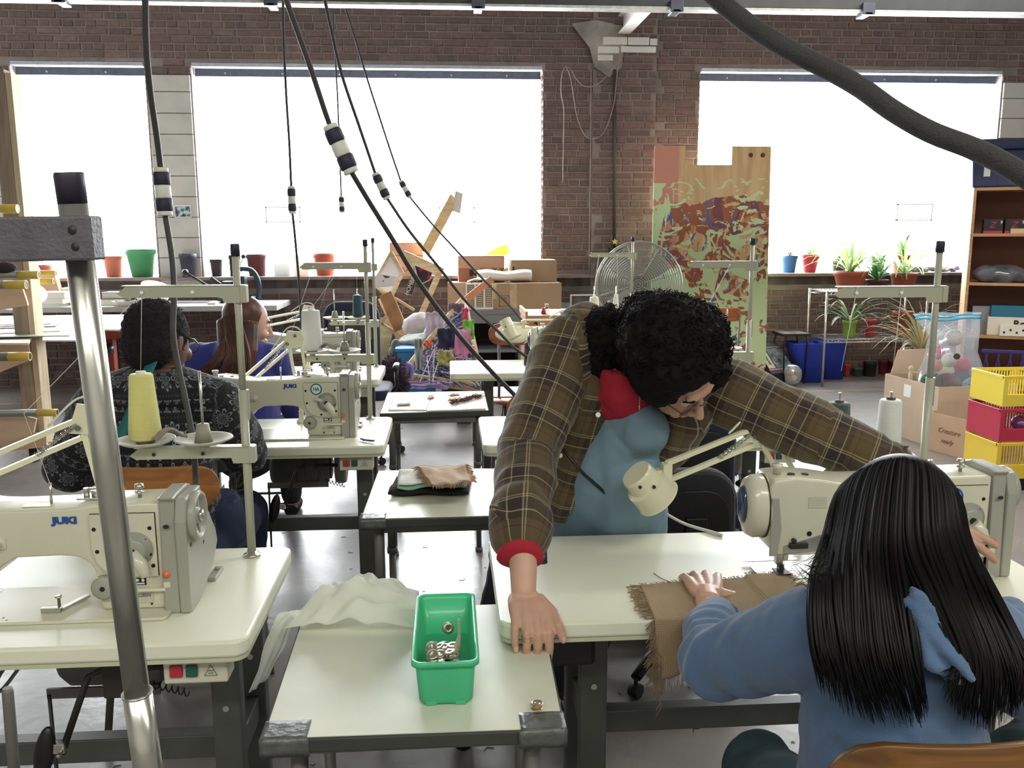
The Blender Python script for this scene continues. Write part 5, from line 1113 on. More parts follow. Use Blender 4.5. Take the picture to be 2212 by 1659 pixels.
T1 = work_table('small grey work table under the green bin, nearest to the viewer', a, b_, V(b_.x+.012, yb, Z1), V(a.x-.01, yb, Z1), Z1)
a2, b2 = G(777, 1122, Z1), G(1035, 1118, Z1); y2b = G(900, 1018, Z1).y; w2 = .48
work_table('small grey work table with a pile of cloth pieces on it', V(a2.x, a2.y, 0), V(a2.x+w2, a2.y, 0), V(a2.x+w2+.01, y2b+.02, 0), V(a2.x+.01, y2b+.02, 0), Z1, tape=(1, 0, 0, 0))
a3, b3 = G(820, 893, Z1), G(1056, 886, Z1); y3b = G(950, 846, Z1).y
work_table('small grey work table with tan scraps, farthest of the three', V(a3.x, a3.y, 0), V(b3.x, b3.y, 0), V(b3.x, y3b, 0), V(a3.x, y3b, 0), Z1, tape=(0, 0, 0, 0))
# green bin
yf = G(962, 1527, Z1).y+.004; zr = A(962, 1430, yf-.004).z; xl, xr = A(905, 1520, yf).x, A(1022, 1520, yf).x; rl, rr_ = A(887, 1432, yf).x, A(1036, 1432, yf).x
yk = G(985, 1280, zr).y; M_GRN = translucent('green_plastic', '#4fe0a4', .3, .4); M_GRN.node_tree.nodes['Principled BSDF'].inputs['Coat Weight'].default_value = .2
gb = thing('storage_bin', 'bright green plastic bin holding metal bobbins, on the near work table', 'bin', ((xl+xr)/2, (yf+yk)/2, Z1))
def ring_rr(x0, x1, y0, y1, z, r): return [(x, y, z) for x, y in rrect(x0, x1, y0, y1, r, 5)]
R_ = [ring_rr(xl+.006, xr-.006, yf+.004, yk-.030, Z1+.0008, .012), ring_rr(xl, xr, yf+.002, yk-.026, Z1+.006, .014), ring_rr(rl+.007, rr_-.007, yf-.001, yk-.006, zr-.012, .016), ring_rr(rl+.007, rr_-.007, yf-.001, yk-.006, zr-.010, .016), ring_rr(rl, rr_, yf-.006, yk, zr-.010, .018), ring_rr(rl, rr_, yf-.006, yk, zr, .018), ring_rr(rl+.005, rr_-.005, yf-.002, yk-.005, zr, .016), ring_rr(rl+.009, rr_-.009, yf+.002, yk-.009, zr-.010, .014), ring_rr(xl+.003, xr-.003, yf+.006, yk-.030, Z1+.009, .012)]
m = MB(); n = len(R_[0]); vs = [v for r in R_ for v in r]; fs = []
for i in range(len(R_)-1):
    for k in range(n): fs.append((i*n+k, i*n+(k+1) % n, (i+1)*n+(k+1) % n, (i+1)*n+k))
m.add(vs, fs, True); m.f.append(tuple(reversed(range(n)))); m.sm.append(False); m.f.append(tuple((len(R_)-1)*n+k for k in range(n))); m.sm.append(False)
obj('bin_body', m, M_GRN, gb)
obj('foot_rib', MB().bx(xl+.012, xl+.03, yf+.001, yf+.004, Z1+.001, Z1+.008), M_GRN, gb); obj('foot_rib', MB().bx(xr-.03, xr-.012, yf+.001, yf+.004, Z1+.001, Z1+.008), M_GRN, gb)
# bobbins
def bobbin_mb():
    return MB().lathe([(.0028, 0), (.0105, 0), (.0108, .0008), (.0105, .0014), (.0045, .0018), (.0045, .0080), (.0105, .0084), (.0108, .0090), (.0105, .0098), (.0028, .0098), (.0028, 0)], n=20)
bob = top('bobbin', bobbin_mb(), mat('bobbin_steel', '#a9a690', .32, .85), 'metal bobbin lying loose in the green bin', 'bobbin', 'metal bobbins in the green bin')
rnd = random.Random(4); bobs = [bob]; cx0, cx1 = xl+.018, xr-.028
first = True
for row in range(6):
    for lay in range((7, 7, 6, 5, 4, 3)[row]):
        for col_ in range(3):
            o = bob if first else bob.copy()
            if not first: C.objects.link(o)
            first = False
            o.location = (cx0+(cx1-cx0)*(col_+.5)/3+rnd.uniform(-.004, .004), yf+.024+row*.0225+rnd.uniform(-.004, .004), Z1+.0105+lay*.0112+rnd.uniform(0, .002))
            o.rotation_euler = (rnd.uniform(-.45, .45), rnd.uniform(-.35, .35), 0)
bu = bob.copy(); C.objects.link(bu); bu.location = A(967, 1356, yf+.150); bu.rotation_euler = (1.25, 0, .2); bu['label'] = 'dark metal bobbin standing on edge at the top of the heap'
ob = thing('bobbin', 'metal bobbin with orange thread, alone on the near work table', 'bobbin', tuple(G(1160, 1530, Z1).xy)+(Z1+.0002,))
obj('spool', bobbin_mb(), mat('bobbin_steel', '#a9a690'), ob, local=True); obj('wound_thread', MB().lathe([(.0046, .0022), (.0086, .0022), (.0086, .0078), (.0046, .0078)], n=20), mat('orange_thread', '#c58a3a', .7), ob, local=True)
m = MB()
for q in range(3): m.sheet(lambda u, v: V(xr-.020-.0016*q-.030*max(0, .5-u)**1.2, yf+.018+.11*u, Z1+.055+.034*v+.012*u), 10, 2)
top('webbing_strip', m, mat('webbing', '#a39a82', .9), 'grey beige strip of webbing standing along the side of the green bin', 'webbing', solid=.0012)
# crumpled sheer cloth on the near table
c0, c1, c2, c3 = G(612, 1372, Z1), G(905, 1372, Z1), G(905, 1290, Z1), G(700, 1290, Z1)
def crum(u, v):
    p = c0.lerp(c1, u).lerp(c3.lerp(c2, u), v); e = math.sin(PI*min(1, max(0, u)))*math.sin(PI*(v*.9+.05))
    h = .012+.062*e**.7*(.55+.45*abs(noise.noise(V(u*3.2, v*2.6, 4))*2))+.030*(1-abs(2*noise.noise(V(u*4, v*4.5, 9))))*e
    return V(p.x, p.y, Z1+.002+h)
m = MB().sheet(crum, 46, 26)
top('sheer_cloth', m, M_WFAB, 'crumpled sheer white cloth heaped behind the green bin', 'cloth', 'loose cloths', solid=.0015)
h0, h1 = G(640, 1375, Z1), G(700, 1345, Z1)
def drape(u, v): p = h0.lerp(h1, u)+V(-.10*v-.02*u*v, .03-.03*v, .012+.045*math.sin(PI*min(1, v*1.3))*(1-u*.5)-.13*v*v); return p+V(.006*noise.noise(V(u*5, v*5, 1)), 0, .008*noise.noise(V(u*6, v*4, 3)))
top('sheer_cloth', MB().sheet(drape, 14, 20), M_WFAB, 'sheer white cloth end hanging off the left edge of the near work table', 'cloth', 'loose cloths', solid=.0015)
# cloth pile on the middle small table
def pile(name, label, cat, px, m_, z, amp, seed, fr=None, th=.004, dz=(0, 0, 0, 0)):
    P = [G(x, y, z) for x, y in px]
    def fn(u, v): p = P[0].lerp(P[1], u).lerp(P[3].lerp(P[2], u), v); d = (dz[0]*(1-u)+dz[1]*u)*(1-v)+(dz[3]*(1-u)+dz[2]*u)*v; return V(p.x, p.y, z+d+amp*(.5+noise.noise(V(u*3.0+seed, v*2.5, seed)))+.0)
    o = top(name, MB().sheet(fn, 22, 14), m_, label, cat, 'cloth pieces on the work tables', solid=th)
    if fr is not None:
        f = MB(); rr = random.Random(seed)
        for side in fr:
            for k in range(70):
                t = k/70; u, v = {'f': (t, 0), 'b': (t, 1), 'l': (0, t), 'r': (1, t)}[side]; p = fn(u, v); d = {'f': V(0, -1, 0), 'b': V(0, 1, 0), 'l': V(-1, 0, 0), 'r': V(1, 0, 0)}[side]
                f.loft([p, p+d*.008+V(0, 0, .001), p+d*rr.uniform(.014, .022)+V(rr.uniform(-.006, .006), rr.uniform(-.004, .004), -.005)], .0009, 3, caps=False)
        setm(obj('fringe', f, mat('fringe_tan', '#a2805c', .95), o), kind='stuff')
    return o
pile('felt_square', 'black felt square at the bottom of the cloth pile', 'felt', [(838, 1070), (1012, 1070), (1022, 1022), (860, 1030)], M_FELTB, Z1+.006, .012, 2, None, .008)
pile('mint_cloth', 'mint green cloth over the black felt in the pile', 'cloth', [(858, 1058), (1008, 1056), (1015, 1020), (860, 1025)], M_MINT, Z1+.020, .012, 5)
pile('felt_square', 'white felt square folded on top of the mint cloth', 'felt', [(860, 1050), (1005, 1040), (1005, 1014), (862, 1020)], M_FELTW, Z1+.029, .010, 8)
o = pile('burlap_piece', 'small tan burlap piece with frayed edges on top of the pile', 'burlap', [(935, 1052), (1018, 1046), (1005, 1012), (905, 1014)], mat('tan_burlap', '#c3a488', .95, bump=.4, bscale=600), Z1+.045, .014, 11, 'flbr', .003)
# sheets and scraps on the far small table
pile('paper_sheet', 'large white sheet covering the left half of the far small table', 'paper', [(838, 887), (920, 887), (935, 850), (852, 851)], mat('paper_white', '#e6e4dc', .6), Z1+.002, .001, 3, None, .002)
pile('paper_sheet', 'large white sheet covering the right half of the far small table', 'paper', [(920, 889), (1050, 884), (1046, 848), (938, 850)], mat('paper_white', '#e6e4dc', .6), Z1+.003, .001, 4, None, .002)
for i, (x, y, w, h, c_, lb) in enumerate([(856, 873, 32, 4, '#a98a62', 'long thin tan scrap at the left of the far table'), (922, 855, 16, 7, '#c6a07a', 'small tan star shaped scrap in the middle of the far table'), (968, 853, 26, 3, '#b98c5f', 'tan scrap near the back edge of the far table'), (966, 862, 24, 4, '#bb9268', 'tan scrap in front of the brown fringe')]):
    pile('cloth_scrap', lb, 'scrap', [(x, y+h), (x+w, y+h-2), (x+w-4, y-2), (x+5, y)], mat('scrap_%d' % i, c_, .9), Z1+.0065, .004, i+20, None, .002)
f = MB(); rnd = random.Random(8); p0, p1 = G(975, 876, Z1), G(1038, 860, Z1)
for k in range(160):
    t = rnd.random(); p = p0.lerp(p1, t)+V(0, 0, .008); f.loft([p+V(rnd.uniform(-.01, .01), rnd.uniform(-.02, .02), 0), p+V(rnd.uniform(-.02, .02), rnd.uniform(-.02, .02), rnd.uniform(.004, .02)), p+V(rnd.uniform(-.03, .03), rnd.uniform(-.03, .03), .0)], .0013, 3, caps=False)
setm(top('frayed_fringe', f, mat('fringe_brown', '#6d4a3a', .95), 'tangled brown fringe of threads on the far small table', 'fringe'), kind='stuff')
# burlap being sewn: flat on the near right table and hanging over its front edge
zt = .7585; B0, B1 = G(1383, 1259, zt), G(1692, 1237, zt); F0, F1 = G(1424, 1352, zt), G(1800, 1335, zt); F0.y = 1.592; F1.y = 1.592; EL = (B0-F0).length
def burl(u, v):
    if v <= .62:
        k = v/.62; p = B0.lerp(B1, u).lerp(F0.lerp(F1, u), k); return V(p.x, p.y, .7525+(.0062 if p.x > .64 and p.y > 1.66 else 0)+.0022*noise.noise(V(u*7, k*5, 2))+.001)
    k = (v-.62)/.38; p = F0.lerp(F1, u); return V(p.x+.004*math.sin(u*19)*k, 1.592-.008*math.sin(min(1, k*4)*PI/2)-.006*math.sin(u*16)*k, .7535-.125*k*(1-.55*min(1, u*1.6)))
m = MB().sheet(burl, 60, 50); nb_ = top('burlap_cloth', m, M_BURLAP, 'brown burlap with frayed edges being sewn, hanging over the table front', 'burlap', solid=.0016)
uvl = nb_.data.uv_layers.new(name='UVMap'); idx = [0]*len(nb_.data.loops); nb_.data.loops.foreach_get('vertex_index', idx)
uvl.data.foreach_set('uv', [c for i in idx for c in ((i % 61)/60*3.2, (i//61)/50*3.0)])
f = MB(); rnd = random.Random(2)
for k in range(430):
    t = rnd.random(); s = rnd.choice('llllbbrrh')
    if s == 'l': p = burl(0, t); d = V(-1, rnd.uniform(-.3, .1), 0); L = rnd.uniform(.018, .032)
    elif s == 'b': p = burl(t, 0); d = V(rnd.uniform(-.2, .2), 1, 0); L = rnd.uniform(.004, .010)
    elif s == 'r': p = burl(1, t*.62); d = V(1, rnd.uniform(-.2, .5), 0); L = rnd.uniform(.01, .022)
    else: p = burl(t*.35, 1); d = V(0, 0, -1); L = rnd.uniform(.015, .035)
    if t > .6 and s == 'l': d = V(-.6, -.1, -.6)
    f.loft([p, p+d*L*.5+V(0, 0, rnd.uniform(0, .003)), p+d*L+V(rnd.uniform(-.005, .005), rnd.uniform(-.005, .005), -.001 if s == 'h' else .001)], .0007, 3, caps=False)
for k in range(26):
    t = rnd.random(); p = burl(.02, .62+.38*t); f.loft(curve_pts([p, p+V(-.012, -.004, -.03), p+V(.006, -.004, -.055), p+V(-.004, -.003, -.08)], 4), .0007, 3, caps=False)
setm(obj('frayed_edge', f, M_FRINGE, nb_), kind='stuff')
thread_line('short loose brown thread on the table left of the burlap', curve_pts([G(1412, 1238, .752), G(1430, 1250, .752), G(1450, 1258, .7525)], 4), M_FRINGE, .0011)
thread_line('short loose brown thread behind the hand on the burlap', curve_pts([G(1482, 1239, .752), G(1500, 1242, .7525), G(1530, 1247, .753)], 4), M_FRINGE, .0011)
# machine R1: drawer under the table's left end
o = obj('drawer', MB().bx(A(1143, 1400, 1.68).x, A(1290, 1400, 1.68).x, 1.68, 2.0, A(1150, 1445, 1.68).z, .707), M_BLACK, tR1, bevel=.012, seg=3)
top('grey_cable', MB().loft(curve_pts([A(1395, 1085, 2.22), A(1430, 1105, 2.2), A(1480, 1132, 2.15), A(1540, 1150, 2.08), A(1560, 1156, 2.06)], 6), .0042, 8), mat('white_cord', '#d6d4c8', .5), 'pale grey cable crossing in front of the black chair back', 'cable')
# ------------------------------------------------------------------ chairs
M_CHW = wood('chair_ply', '#b5702c', '#8a4f1c', .4, 0, 4); M_UPB = mat('black_upholstery', '#26282e', .9, bump=.2, bscale=300, sheen=.2); M_UPN = mat('navy_upholstery', '#1d2340', .9, bump=.2, bscale=300, sheen=.2)
def ply_chair(label, c, rz, wood_=None, back=(.36, .17), backz=.80, seatz=.44, w=None):
    t = thing('wooden_chair', label, 'chair', (c[0], c[1], 0), rz, 'plywood chairs'); O = lambda n, mb, m, p=None, **k: obj(n, mb, m, p or t, local=True, **k); mw = wood_ or M_CHW
    O('seat', MB().prism(rrect(-.20, .20, -.19, .19, .07), (0, 0, seatz), (1, 0, 0), (0, 1, 0), .018), mw, bevel=.006)
    W2, H2 = back
    def bk(u, v): x = (u-.5)*W2; return V(x, -.225+.055*(2*x/W2)**2*.6+.018*(v-.5), backz+(v-.5)*H2)
    rc = min(H2*.48, .085)
    def bk(u, v):
        z = (v-.5)*H2; e = max(0, abs(z)-(H2/2-rc)); hw = W2/2-rc+math.sqrt(max(0, rc*rc-e*e)); x = (2*u-1)*hw
        return V(x, -.232+.035*(x/W2*2)**2-.06*z*.0, backz+z)
    O('backrest', MB().sheet(bk, 20, 16), mw, solid=.013, bevel=.003)
    for sx in (-1, 1):
        O('leg', MB().loft([(sx*.17, .17, seatz-.005), (sx*.20, .20, .0)], .011, 10), M_CAST); O('leg', MB().loft([(sx*.16, -.16, seatz-.005), (sx*.20, -.21, .0)], .011, 10), M_CAST)
        O('back_upright', MB().loft([(sx*.10, -.17, seatz-.008), (sx*.10, -.205, seatz+.10), (sx*.10, -.218, backz)], .009, 10), M_CAST)
    O('stretcher', MB().loft([(-.187, .187, .2), (.187, .187, .2)], .007, 8).loft([(-.18, -.187, .2), (.18, -.187, .2)], .007, 8).loft([(-.187, .187, .2), (-.18, -.187, .2)], .007, 8).loft([(.187, .187, .2), (.18, -.187, .2)], .007, 8), M_CAST)
    return t
def office_chair(label, c, rz, m_, arms=True, backz=(.52, .92), bw=.42):
    t = thing('office_chair', label, 'chair', (c[0], c[1], 0), rz, 'office chairs'); O = lambda n, mb, m, p=None, **k: obj(n, mb, m, p or t, local=True, **k)
    O('seat', MB().prism(rrect(-.23, .23, -.22, .23, .08), (0, 0, .42), (1, 0, 0), (0, 1, 0), .07), m_, bevel=.025, seg=3)
    O('backrest', MB().prism(rrect(-bw/2, bw/2, backz[0], backz[1], .10, 7), (0, -.24, 0), (1, 0, 0), (0, 0, 1), -.075), m_, bevel=.025, seg=3)
    O('back_shell', MB().prism(rrect(-bw/2+.035, bw/2-.035, backz[0]+.03, backz[1]-.06, .08, 7), (0, -.262, 0), (1, 0, 0), (0, 0, 1), .016 if False else -.002), M_BLACK, bevel=.001)
    O('back_post', MB().bx(-.035, .035, -.275, -.255, .38, .62).bx(-.035, .035, -.27, .0, .38, .40), M_BLACK, bevel=.004)
    O('gas_column', MB().cyl((0, 0, .09), (0, 0, .30), .028, n=16).cyl((0, 0, .28), (0, 0, .42), .018, n=16).bx(-.09, .09, -.09, .09, .395, .42), M_BLACK)
    for k in range(5):
        a = 2*PI*k/5+.3; e = V(math.cos(a)*.29, math.sin(a)*.29, .07); O('base_leg', MB().loft([(0, 0, .11), e], [.028, .018], 10, flat=.8), M_BLACK)
        O('caster', MB().cyl(e+V(-.012, .012, -.045), e+V(.012, -.012, -.045), .024, n=14).cyl(e+V(0, 0, -.03), e, .007, n=8), M_BLACK)
    if arms:
        for sx in (-1, 1): O('armrest', MB().loft([(sx*.22, -.05, .42), (sx*.27, -.06, .50), (sx*.27, -.10, .62)], .014, 10).loft([(sx*.265, -.2, .625), (sx*.27, .0, .635), (sx*.265, .10, .62)], .022, 12, flat=.6), M_BLACK)
    return t
c_ = A(335, 1090, 2.44); ply_chair('orange plywood chair behind the person in the patterned sweater', (c_.x, 2.68), 0, back=(.34, .13), backz=A(335, 1058, 2.45).z)
c_ = A(2100, 1660, 1.02); ply_chair('orange brown plywood chair under the girl with long black hair', (c_.x+.01, 1.245), 0, wood('chair_brown', '#8a5a24', '#5e3a14', .4, 0, 4), back=(.40, .15), backz=A(2060, 1612, 1.0).z-.084)
ply_chair('orange plywood chair just behind the far small table', (A(1130, 880, 4.2).x+.04, 4.25), 0, back=(.26, .16), backz=A(1100, 885, 4.0).z-.01)
ply_chair('wooden chair whose oval back shows before the painted plywood', (A(1568, 680, 6.4).x, 6.6), 0, wood('chair_red', '#a4582c', '#8a4322', .4, 0, 4), back=(.235, .10), backz=A(1568, 679, 6.4).z)
office_chair('black office chair behind the near right table, under the lamp shade', (A(1500, 1100, 2.62).x, 2.86), 0, M_UPB, backz=(.42, A(1500, 1022, 2.60).z), bw=.285+.0)
office_chair('navy office chair just behind the black chair back', (A(1490, 960, 3.2).x, 3.42 if False else 2.62+.62), 0, M_UPN, backz=(.46, A(1490, 900, 2.97).z), bw=.24, arms=False)
office_chair('navy office chair by the brick wall behind the farthest left table', (A(762, 700, 5.75).x, 5.9), 0, M_UPN, backz=(.50, A(762, 652, 5.65).z), bw=.36)
office_chair('black office chair that the woman in blue sits on', (-1.25, 4.18), 0, M_UPB, backz=(.46, .70), bw=.34)

# lint and thread ends on the floor
f = MB(); rnd = random.Random(77)
for k in range(90):
    p = V(rnd.uniform(-1.2, 1.6), rnd.uniform(1.9, 4.4), .0015); a = rnd.uniform(0, 6.28); L = rnd.uniform(.01, .035); d = V(math.cos(a), math.sin(a), 0); f.loft([p, p+d*L*.5+V(d.y, -d.x, 0)*L*.4, p+d*L], .0012, 4, caps=False)
setm(top('floor_lint', f, mat('lint', '#4a4642', .9), 'scattered thread ends and lint on the grey floor between the tables', 'lint'), kind='stuff')
# ------------------------------------------------------------------ left background
M_LUM = wood('lumber', '#dccbaa', '#b8a27c', .7, 2, 3); M_LUMX = wood('lumber_x', '#d8bf92', '#bb9c68', .7, 0, 3); M_LUM_SHADED = wood('lumber_shaded', '#a8927c', '#80705f', .75, 2, 3)
M_PLY = mat('plywood_pale', '#d9b694', .75, var=.12, vscale=4, stretch=(1, 1, 4)); M_YTAPE = mat('yellow_tape', '#d6b53a', .5); M_TUBE = mat('grey_tube', '#8e8c84', .4, .5)
M_GREYT = mat('grey_worktop', '#b4b4b2', .45, var=.1); M_REDM = mat('red_metal', '#8b2a22', .45, var=.2); M_PAPER = mat('paper_white', '#e6e4dc', .6)
def pxbox(mb, x0, y0, x1, y1, Y, depth, zbot=None):
    a, b = A(x0, (y0+y1)/2, Y), A(x1, (y0+y1)/2, Y); zt = A((x0+x1)/2, y0, Y).z; zb = A((x0+x1)/2, y1, Y).z if zbot is None else zbot
    mb.bx(a.x, b.x, Y, Y+depth, zb, zt); return mb
# rolling rack with tubes
rk = thing('fabric_rack', 'tall wooden rolling rack with grey tubes tipped in yellow tape', 'rack', (-3.0, 6.0, 0))
xr_ = -2.83
obj('post', MB().bx(xr_, xr_+.089, 5.92, 6.01, .10, 2.52), M_LUM_SHADED, rk, bevel=.003); obj('post', MB().bx(xr_+.090, xr_+.128, 5.925, 6.06, .10, 2.50), M_LUM, rk, bevel=.003)  # shaded face in darker wood, lit face in paler wood
obj('post', MB().bx(xr_-.9, xr_-.81, 5.92, 6.01, .10, 2.5), M_LUM_SHADED, rk, bevel=.003); obj('base_beam', MB().bx(xr_-.9, xr_+.09, 5.93, 6.0, .09, .18), M_LUMX, rk, bevel=.003)
for x in (xr_+.04, xr_-.86): obj('caster', MB().cyl((x-.02, 5.96, .045), (x+.02, 5.96, .045), .045, n=18).bx(x-.03, x+.03, 5.93, 5.99, .045, .10), M_IRON, rk)
for i, (px, py, Y, r) in enumerate([(38, 451, 5.55, .026), (84, 594, 5.5, .024), (57, 615, 5.1, .024), (65, 770, 5.3, .026), (124, 891, 5.5, .022), (121, 590, 6.4, .020), (116, 607, 6.2, .020)]):
    e = A(px, py, Y); t = obj('roll_tube', MB().cyl(e+V(-1.5, 0, 0), e+V(-.12, 0, 0), r, n=18), M_TUBE if i % 3 else mat('dark_tube', '#6b655c', .5), rk)
    obj('tape_end', MB().lathe([(0, -.12), (r*1.03, -.12), (r*1.03, 0), (r*.8, 0), (r*.8, -.05), (0, -.05)], e, (1, 0, 0), 20), M_YTAPE, t); obj('tube_hollow', MB().cyl(e+V(-.0495, 0, 0), e+V(-.001, 0, 0), r*.78, n=18), M_IRON, t)
def gus(px, Y, th=.02, m_=M_PLY):
    P = [A(x, y, Y) for x, y in px]; return obj('gusset_board', MB().prism([(p.x, p.z) for p in P], (0, Y, 0), (1, 0, 0), (0, 0, 1), -th), m_, rk)
gus([(-60, 622), (48, 622), (60, 660), (-60, 680)], 5.85); gus([(-60, 745), (60, 735), (62, 760), (-60, 775)], 5.85); gus([(-60, 780), (60, 780), (10, 800), (-60, 830)], 5.83)
gus([(-60, 905), (30, 892), (78, 905), (72, 935), (-60, 985)], 5.6); gus([(-60, 940), (100, 935), (100, 965), (-60, 985)], 5.88)
top('yarn_bundle', MB().sph(A(10, 578, 5.5), (.07, .05, .035), 14, 10), mat('dark_yarn', '#3a2a30', .95, bump=1, bscale=90), 'dark yarn bundle lying on the top tubes of the rack', 'yarn')
# long grey table along the wall and the red drafting table
tz = .86
wt = thing('long_table', 'long grey topped table against the wall under the left windows', 'table', (-3.0, 8.5, 0))
obj('tabletop', MB().bx(-4.6, A(612, 660, 8.5).x, 8.18, 8.92, tz-.05, tz), M_GREYT, wt, bevel=.004)
for x in (-4.5, -3.3, A(590, 660, 8.5).x):
    for y in (8.25, 8.85): obj('leg', MB().bx(x-.03, x+.03, y-.03, y+.03, 0, tz-.05), M_FRAME, wt)
rt = thing('drafting_table', 'dark red metal table with white top heaped with flat papers', 'table', (-3.3, 6.9, 0)); rz_ = .83
e0 = G(268, 712, rz_); obj('tabletop', MB().prism([(-4.6, 6.35), (A(150, 757, 6.35).x, 6.35), (A(196, 742, 6.55).x, 6.55), (e0.x, e0.y), (e0.x-.2, 7.7), (-4.6, 7.7)], (0, 0, rz_-.012), (1, 0, 0), (0, 1, 0), .012), M_TOP, rt)
obj('frame_rim', MB().prism([(-4.6, 6.34), (A(150, 757, 6.35).x, 6.34), (A(196, 742, 6.55).x+.005, 6.55), (e0.x+.01, e0.y), (e0.x-.2, 7.7), (-4.6, 7.7)], (0, 0, rz_-.07), (1, 0, 0), (0, 1, 0), .057), M_REDM, rt)
for x, y in ((-2.55, 6.75), (-4.3, 6.6), (-2.9, 7.5), (-3.75, 6.6)): obj('leg', MB().bx(x-.04, x+.04, y-.04, y+.04, 0, rz_-.07), M_REDM, rt, bevel=.004)
obj('side_crank', MB().cyl((-2.60, 6.68, .66), (-2.72, 6.66, .68), .015, n=10).cyl((-2.55, 6.69, .69), (-2.55, 6.69, .63), .05, n=14), M_BLACK, rt)
# flat papers and books on the drafting table
def flatbox(name, label, cat, px, z, h, m_, group=None, rzv=0):
    P = [G(x, y, z) for x, y in px]; return top(name, MB().prism([(p.x, p.y) for p in P], (0, 0, z), (1, 0, 0), (0, 1, 0), h), m_, label, cat, group)
gpp = 'flat papers on the drafting table'
cols = [('paper_sheet', 'long thin white folder with dark lettering at the far left', [(-40, 745), (62, 745), (72, 725), (-40, 725)], .012, '#ded9c4'), ('paper_sheet', 'white paper with blue corner beside the wooden post', [(92, 738), (178, 738), (190, 718), (95, 718)], .010, '#e9e9e6'),
        ('paper_sheet', 'grey green sheet under the papers at the left edge', [(-40, 730), (150, 726), (175, 705), (-40, 712)], .006, '#b9c2b4'), ('paper_sheet', 'white sheet on top of the grey green one', [(-20, 722), (130, 716), (165, 698), (0, 702)], .006, '#e6e6e4'),
        ('paper_sheet', 'dark cover lying under the top white sheets', [(-40, 712), (120, 706), (135, 694), (-40, 700)], .006, '#4c4f55'), ('paper_sheet', 'topmost white sheet near the red tinted corner', [(-30, 708), (110, 700), (122, 690), (-20, 693)], .005, '#ecebe8'), ('paper_sheet', 'pinkish sheet at the far left edge of the papers', [(-50, 705), (30, 702), (40, 692), (-50, 696)], .005, '#d8a8a0')]
z = rz_+.001
for n_, lb, px, h, c_ in cols: o = flatbox(n_, lb, 'paper', px, z, h, mat('sheet_'+c_[1:], c_, .6), gpp); z += h+.001
flatbox('blue_tab', 'blue printed corner label on the white paper by the post', 'label', [(92, 738), (104, 738), (106, 730), (94, 730)], rz_+.0125, .001, M_BLUEL)
# books, box files and bowl on the long table
def book(label, x0, y0, x1, y1, Y, col, pages='#e4dfcf', d=.2, name='book', rz=0):
    t = thing(name, label, 'book' if name == 'book' else 'box file', tuple(A((x0+x1)/2, y1, Y).xy)+(0,), 0, 'books on the long table'); a = A(x0, (y0+y1)/2, Y); b = A(x1, (y0+y1)/2, Y); zt, zb = A(x0, y0, Y).z, A(x0, y1, Y).z; m_ = mat('book_'+col, '#'+col, .55)
    obj('cover', MB().bx(a.x, b.x, Y, Y+d, zb, zb+.004).bx(a.x, b.x, Y, Y+d, zt-.004, zt).bx(a.x, a.x+.005, Y, Y+d, zb, zt), m_, t); obj('pages', MB().bx(a.x+.006, b.x-.005, Y+.004, Y+d-.004, zb+.004, zt-.004), mat('pages', pages, .8), t); return t
y0_ = A(100, 672, 8.3); book('thick cream box file at the bottom of the stack by the post', 83, 657, 130, 671, 8.25, 'd8d2bd', name='box_file'); book('cream box file in the middle of the stack by the post', 83, 645, 136, 657, 8.25, 'cfc8b2', name='box_file'); book('long cream box file on top of the stack by the post', 83, 632, 140, 645, 8.25, 'ddd7c4', name='box_file')
book('dark navy book under a cream one behind the chrome pole', 133, 648, 165, 670, 8.45, '232a48'); book('blue covered book second from top behind the chrome pole', 133, 638, 165, 648, 8.45, '39507c'); book('cream book with open cover behind the chrome pole', 133, 622, 164, 638, 8.45, 'd9ceb8')
book('black and white ring binder right of the chrome pole', 216, 646, 268, 662, 8.3, '20242f'); book('dark blue ring binder slanting on the stack right of the chrome pole', 218, 632, 282, 646, 8.35, '23305e')
book('flat dark binder behind the grey stand arm', 375, 655, 470, 666, 8.5, '3a3d44'); book('pale folded box beside the flat dark binder', 448, 654, 466, 661, 8.3, 'dcc9ae'); book('brown board lying at the table front', 418, 667, 478, 672, 8.22, 'a3713f')
cb = thing('wall_box', 'open cardboard box leaning behind the wooden rack post', 'box', tuple(A(110, 630, 8.75).xy)+(tz,)); M_CARD = mat('cardboard', '#c39b74', .85, var=.08, vscale=5); M_CARDP = mat('cardboard_orange', '#d08a62', .85, var=.08, vscale=5)
obj('panel', MB().prism([(A(80, 600, 8.75).x, tz), (A(130, 600, 8.75).x, tz), (A(118, 600, 8.75).x, tz+.27), (A(84, 600, 8.75).x, tz+.30)], (0, 8.75, 0), (1, 0, 0), (0, 0, 1), -.08), M_CARD, cb)
top('plastic_sack', MB().sph(V(A(35, 660, 7.9).x, 7.9, .99), (.26, .18, .13), 20, 14), film_mat('clear_sack', '#d5d8dc', .3, .6), 'crumpled clear plastic sack heaped at the far left', 'bag')
bl = A(330, 640, 8.4); bo = thing('bowl', 'white bowl with dark scribbled rim on the long table', 'bowl', (bl.x, 8.4, tz))
obj('bowl_wall', MB().lathe([(.0, .0), (.09, .0), (.135, .05), (.185, .135), (.178, .135), (.13, .055), (.085, .01), (0, .01)], n=30), mat('bowl_white', '#dfe0da', .4), bo, local=True)
sc = MB(); rnd = random.Random(1)
for k in range(9): a = -PI+k*PI/8+.1; p = V(.166*math.cos(a), .166*math.sin(a), .10); q = V(.176*math.cos(a+rnd.uniform(-.15, .15)), .176*math.sin(a+rnd.uniform(-.15, .15)), .128); sc.bar(p, q, .004, .004)
obj('scribble', sc, M_BLACK, bo, local=True)
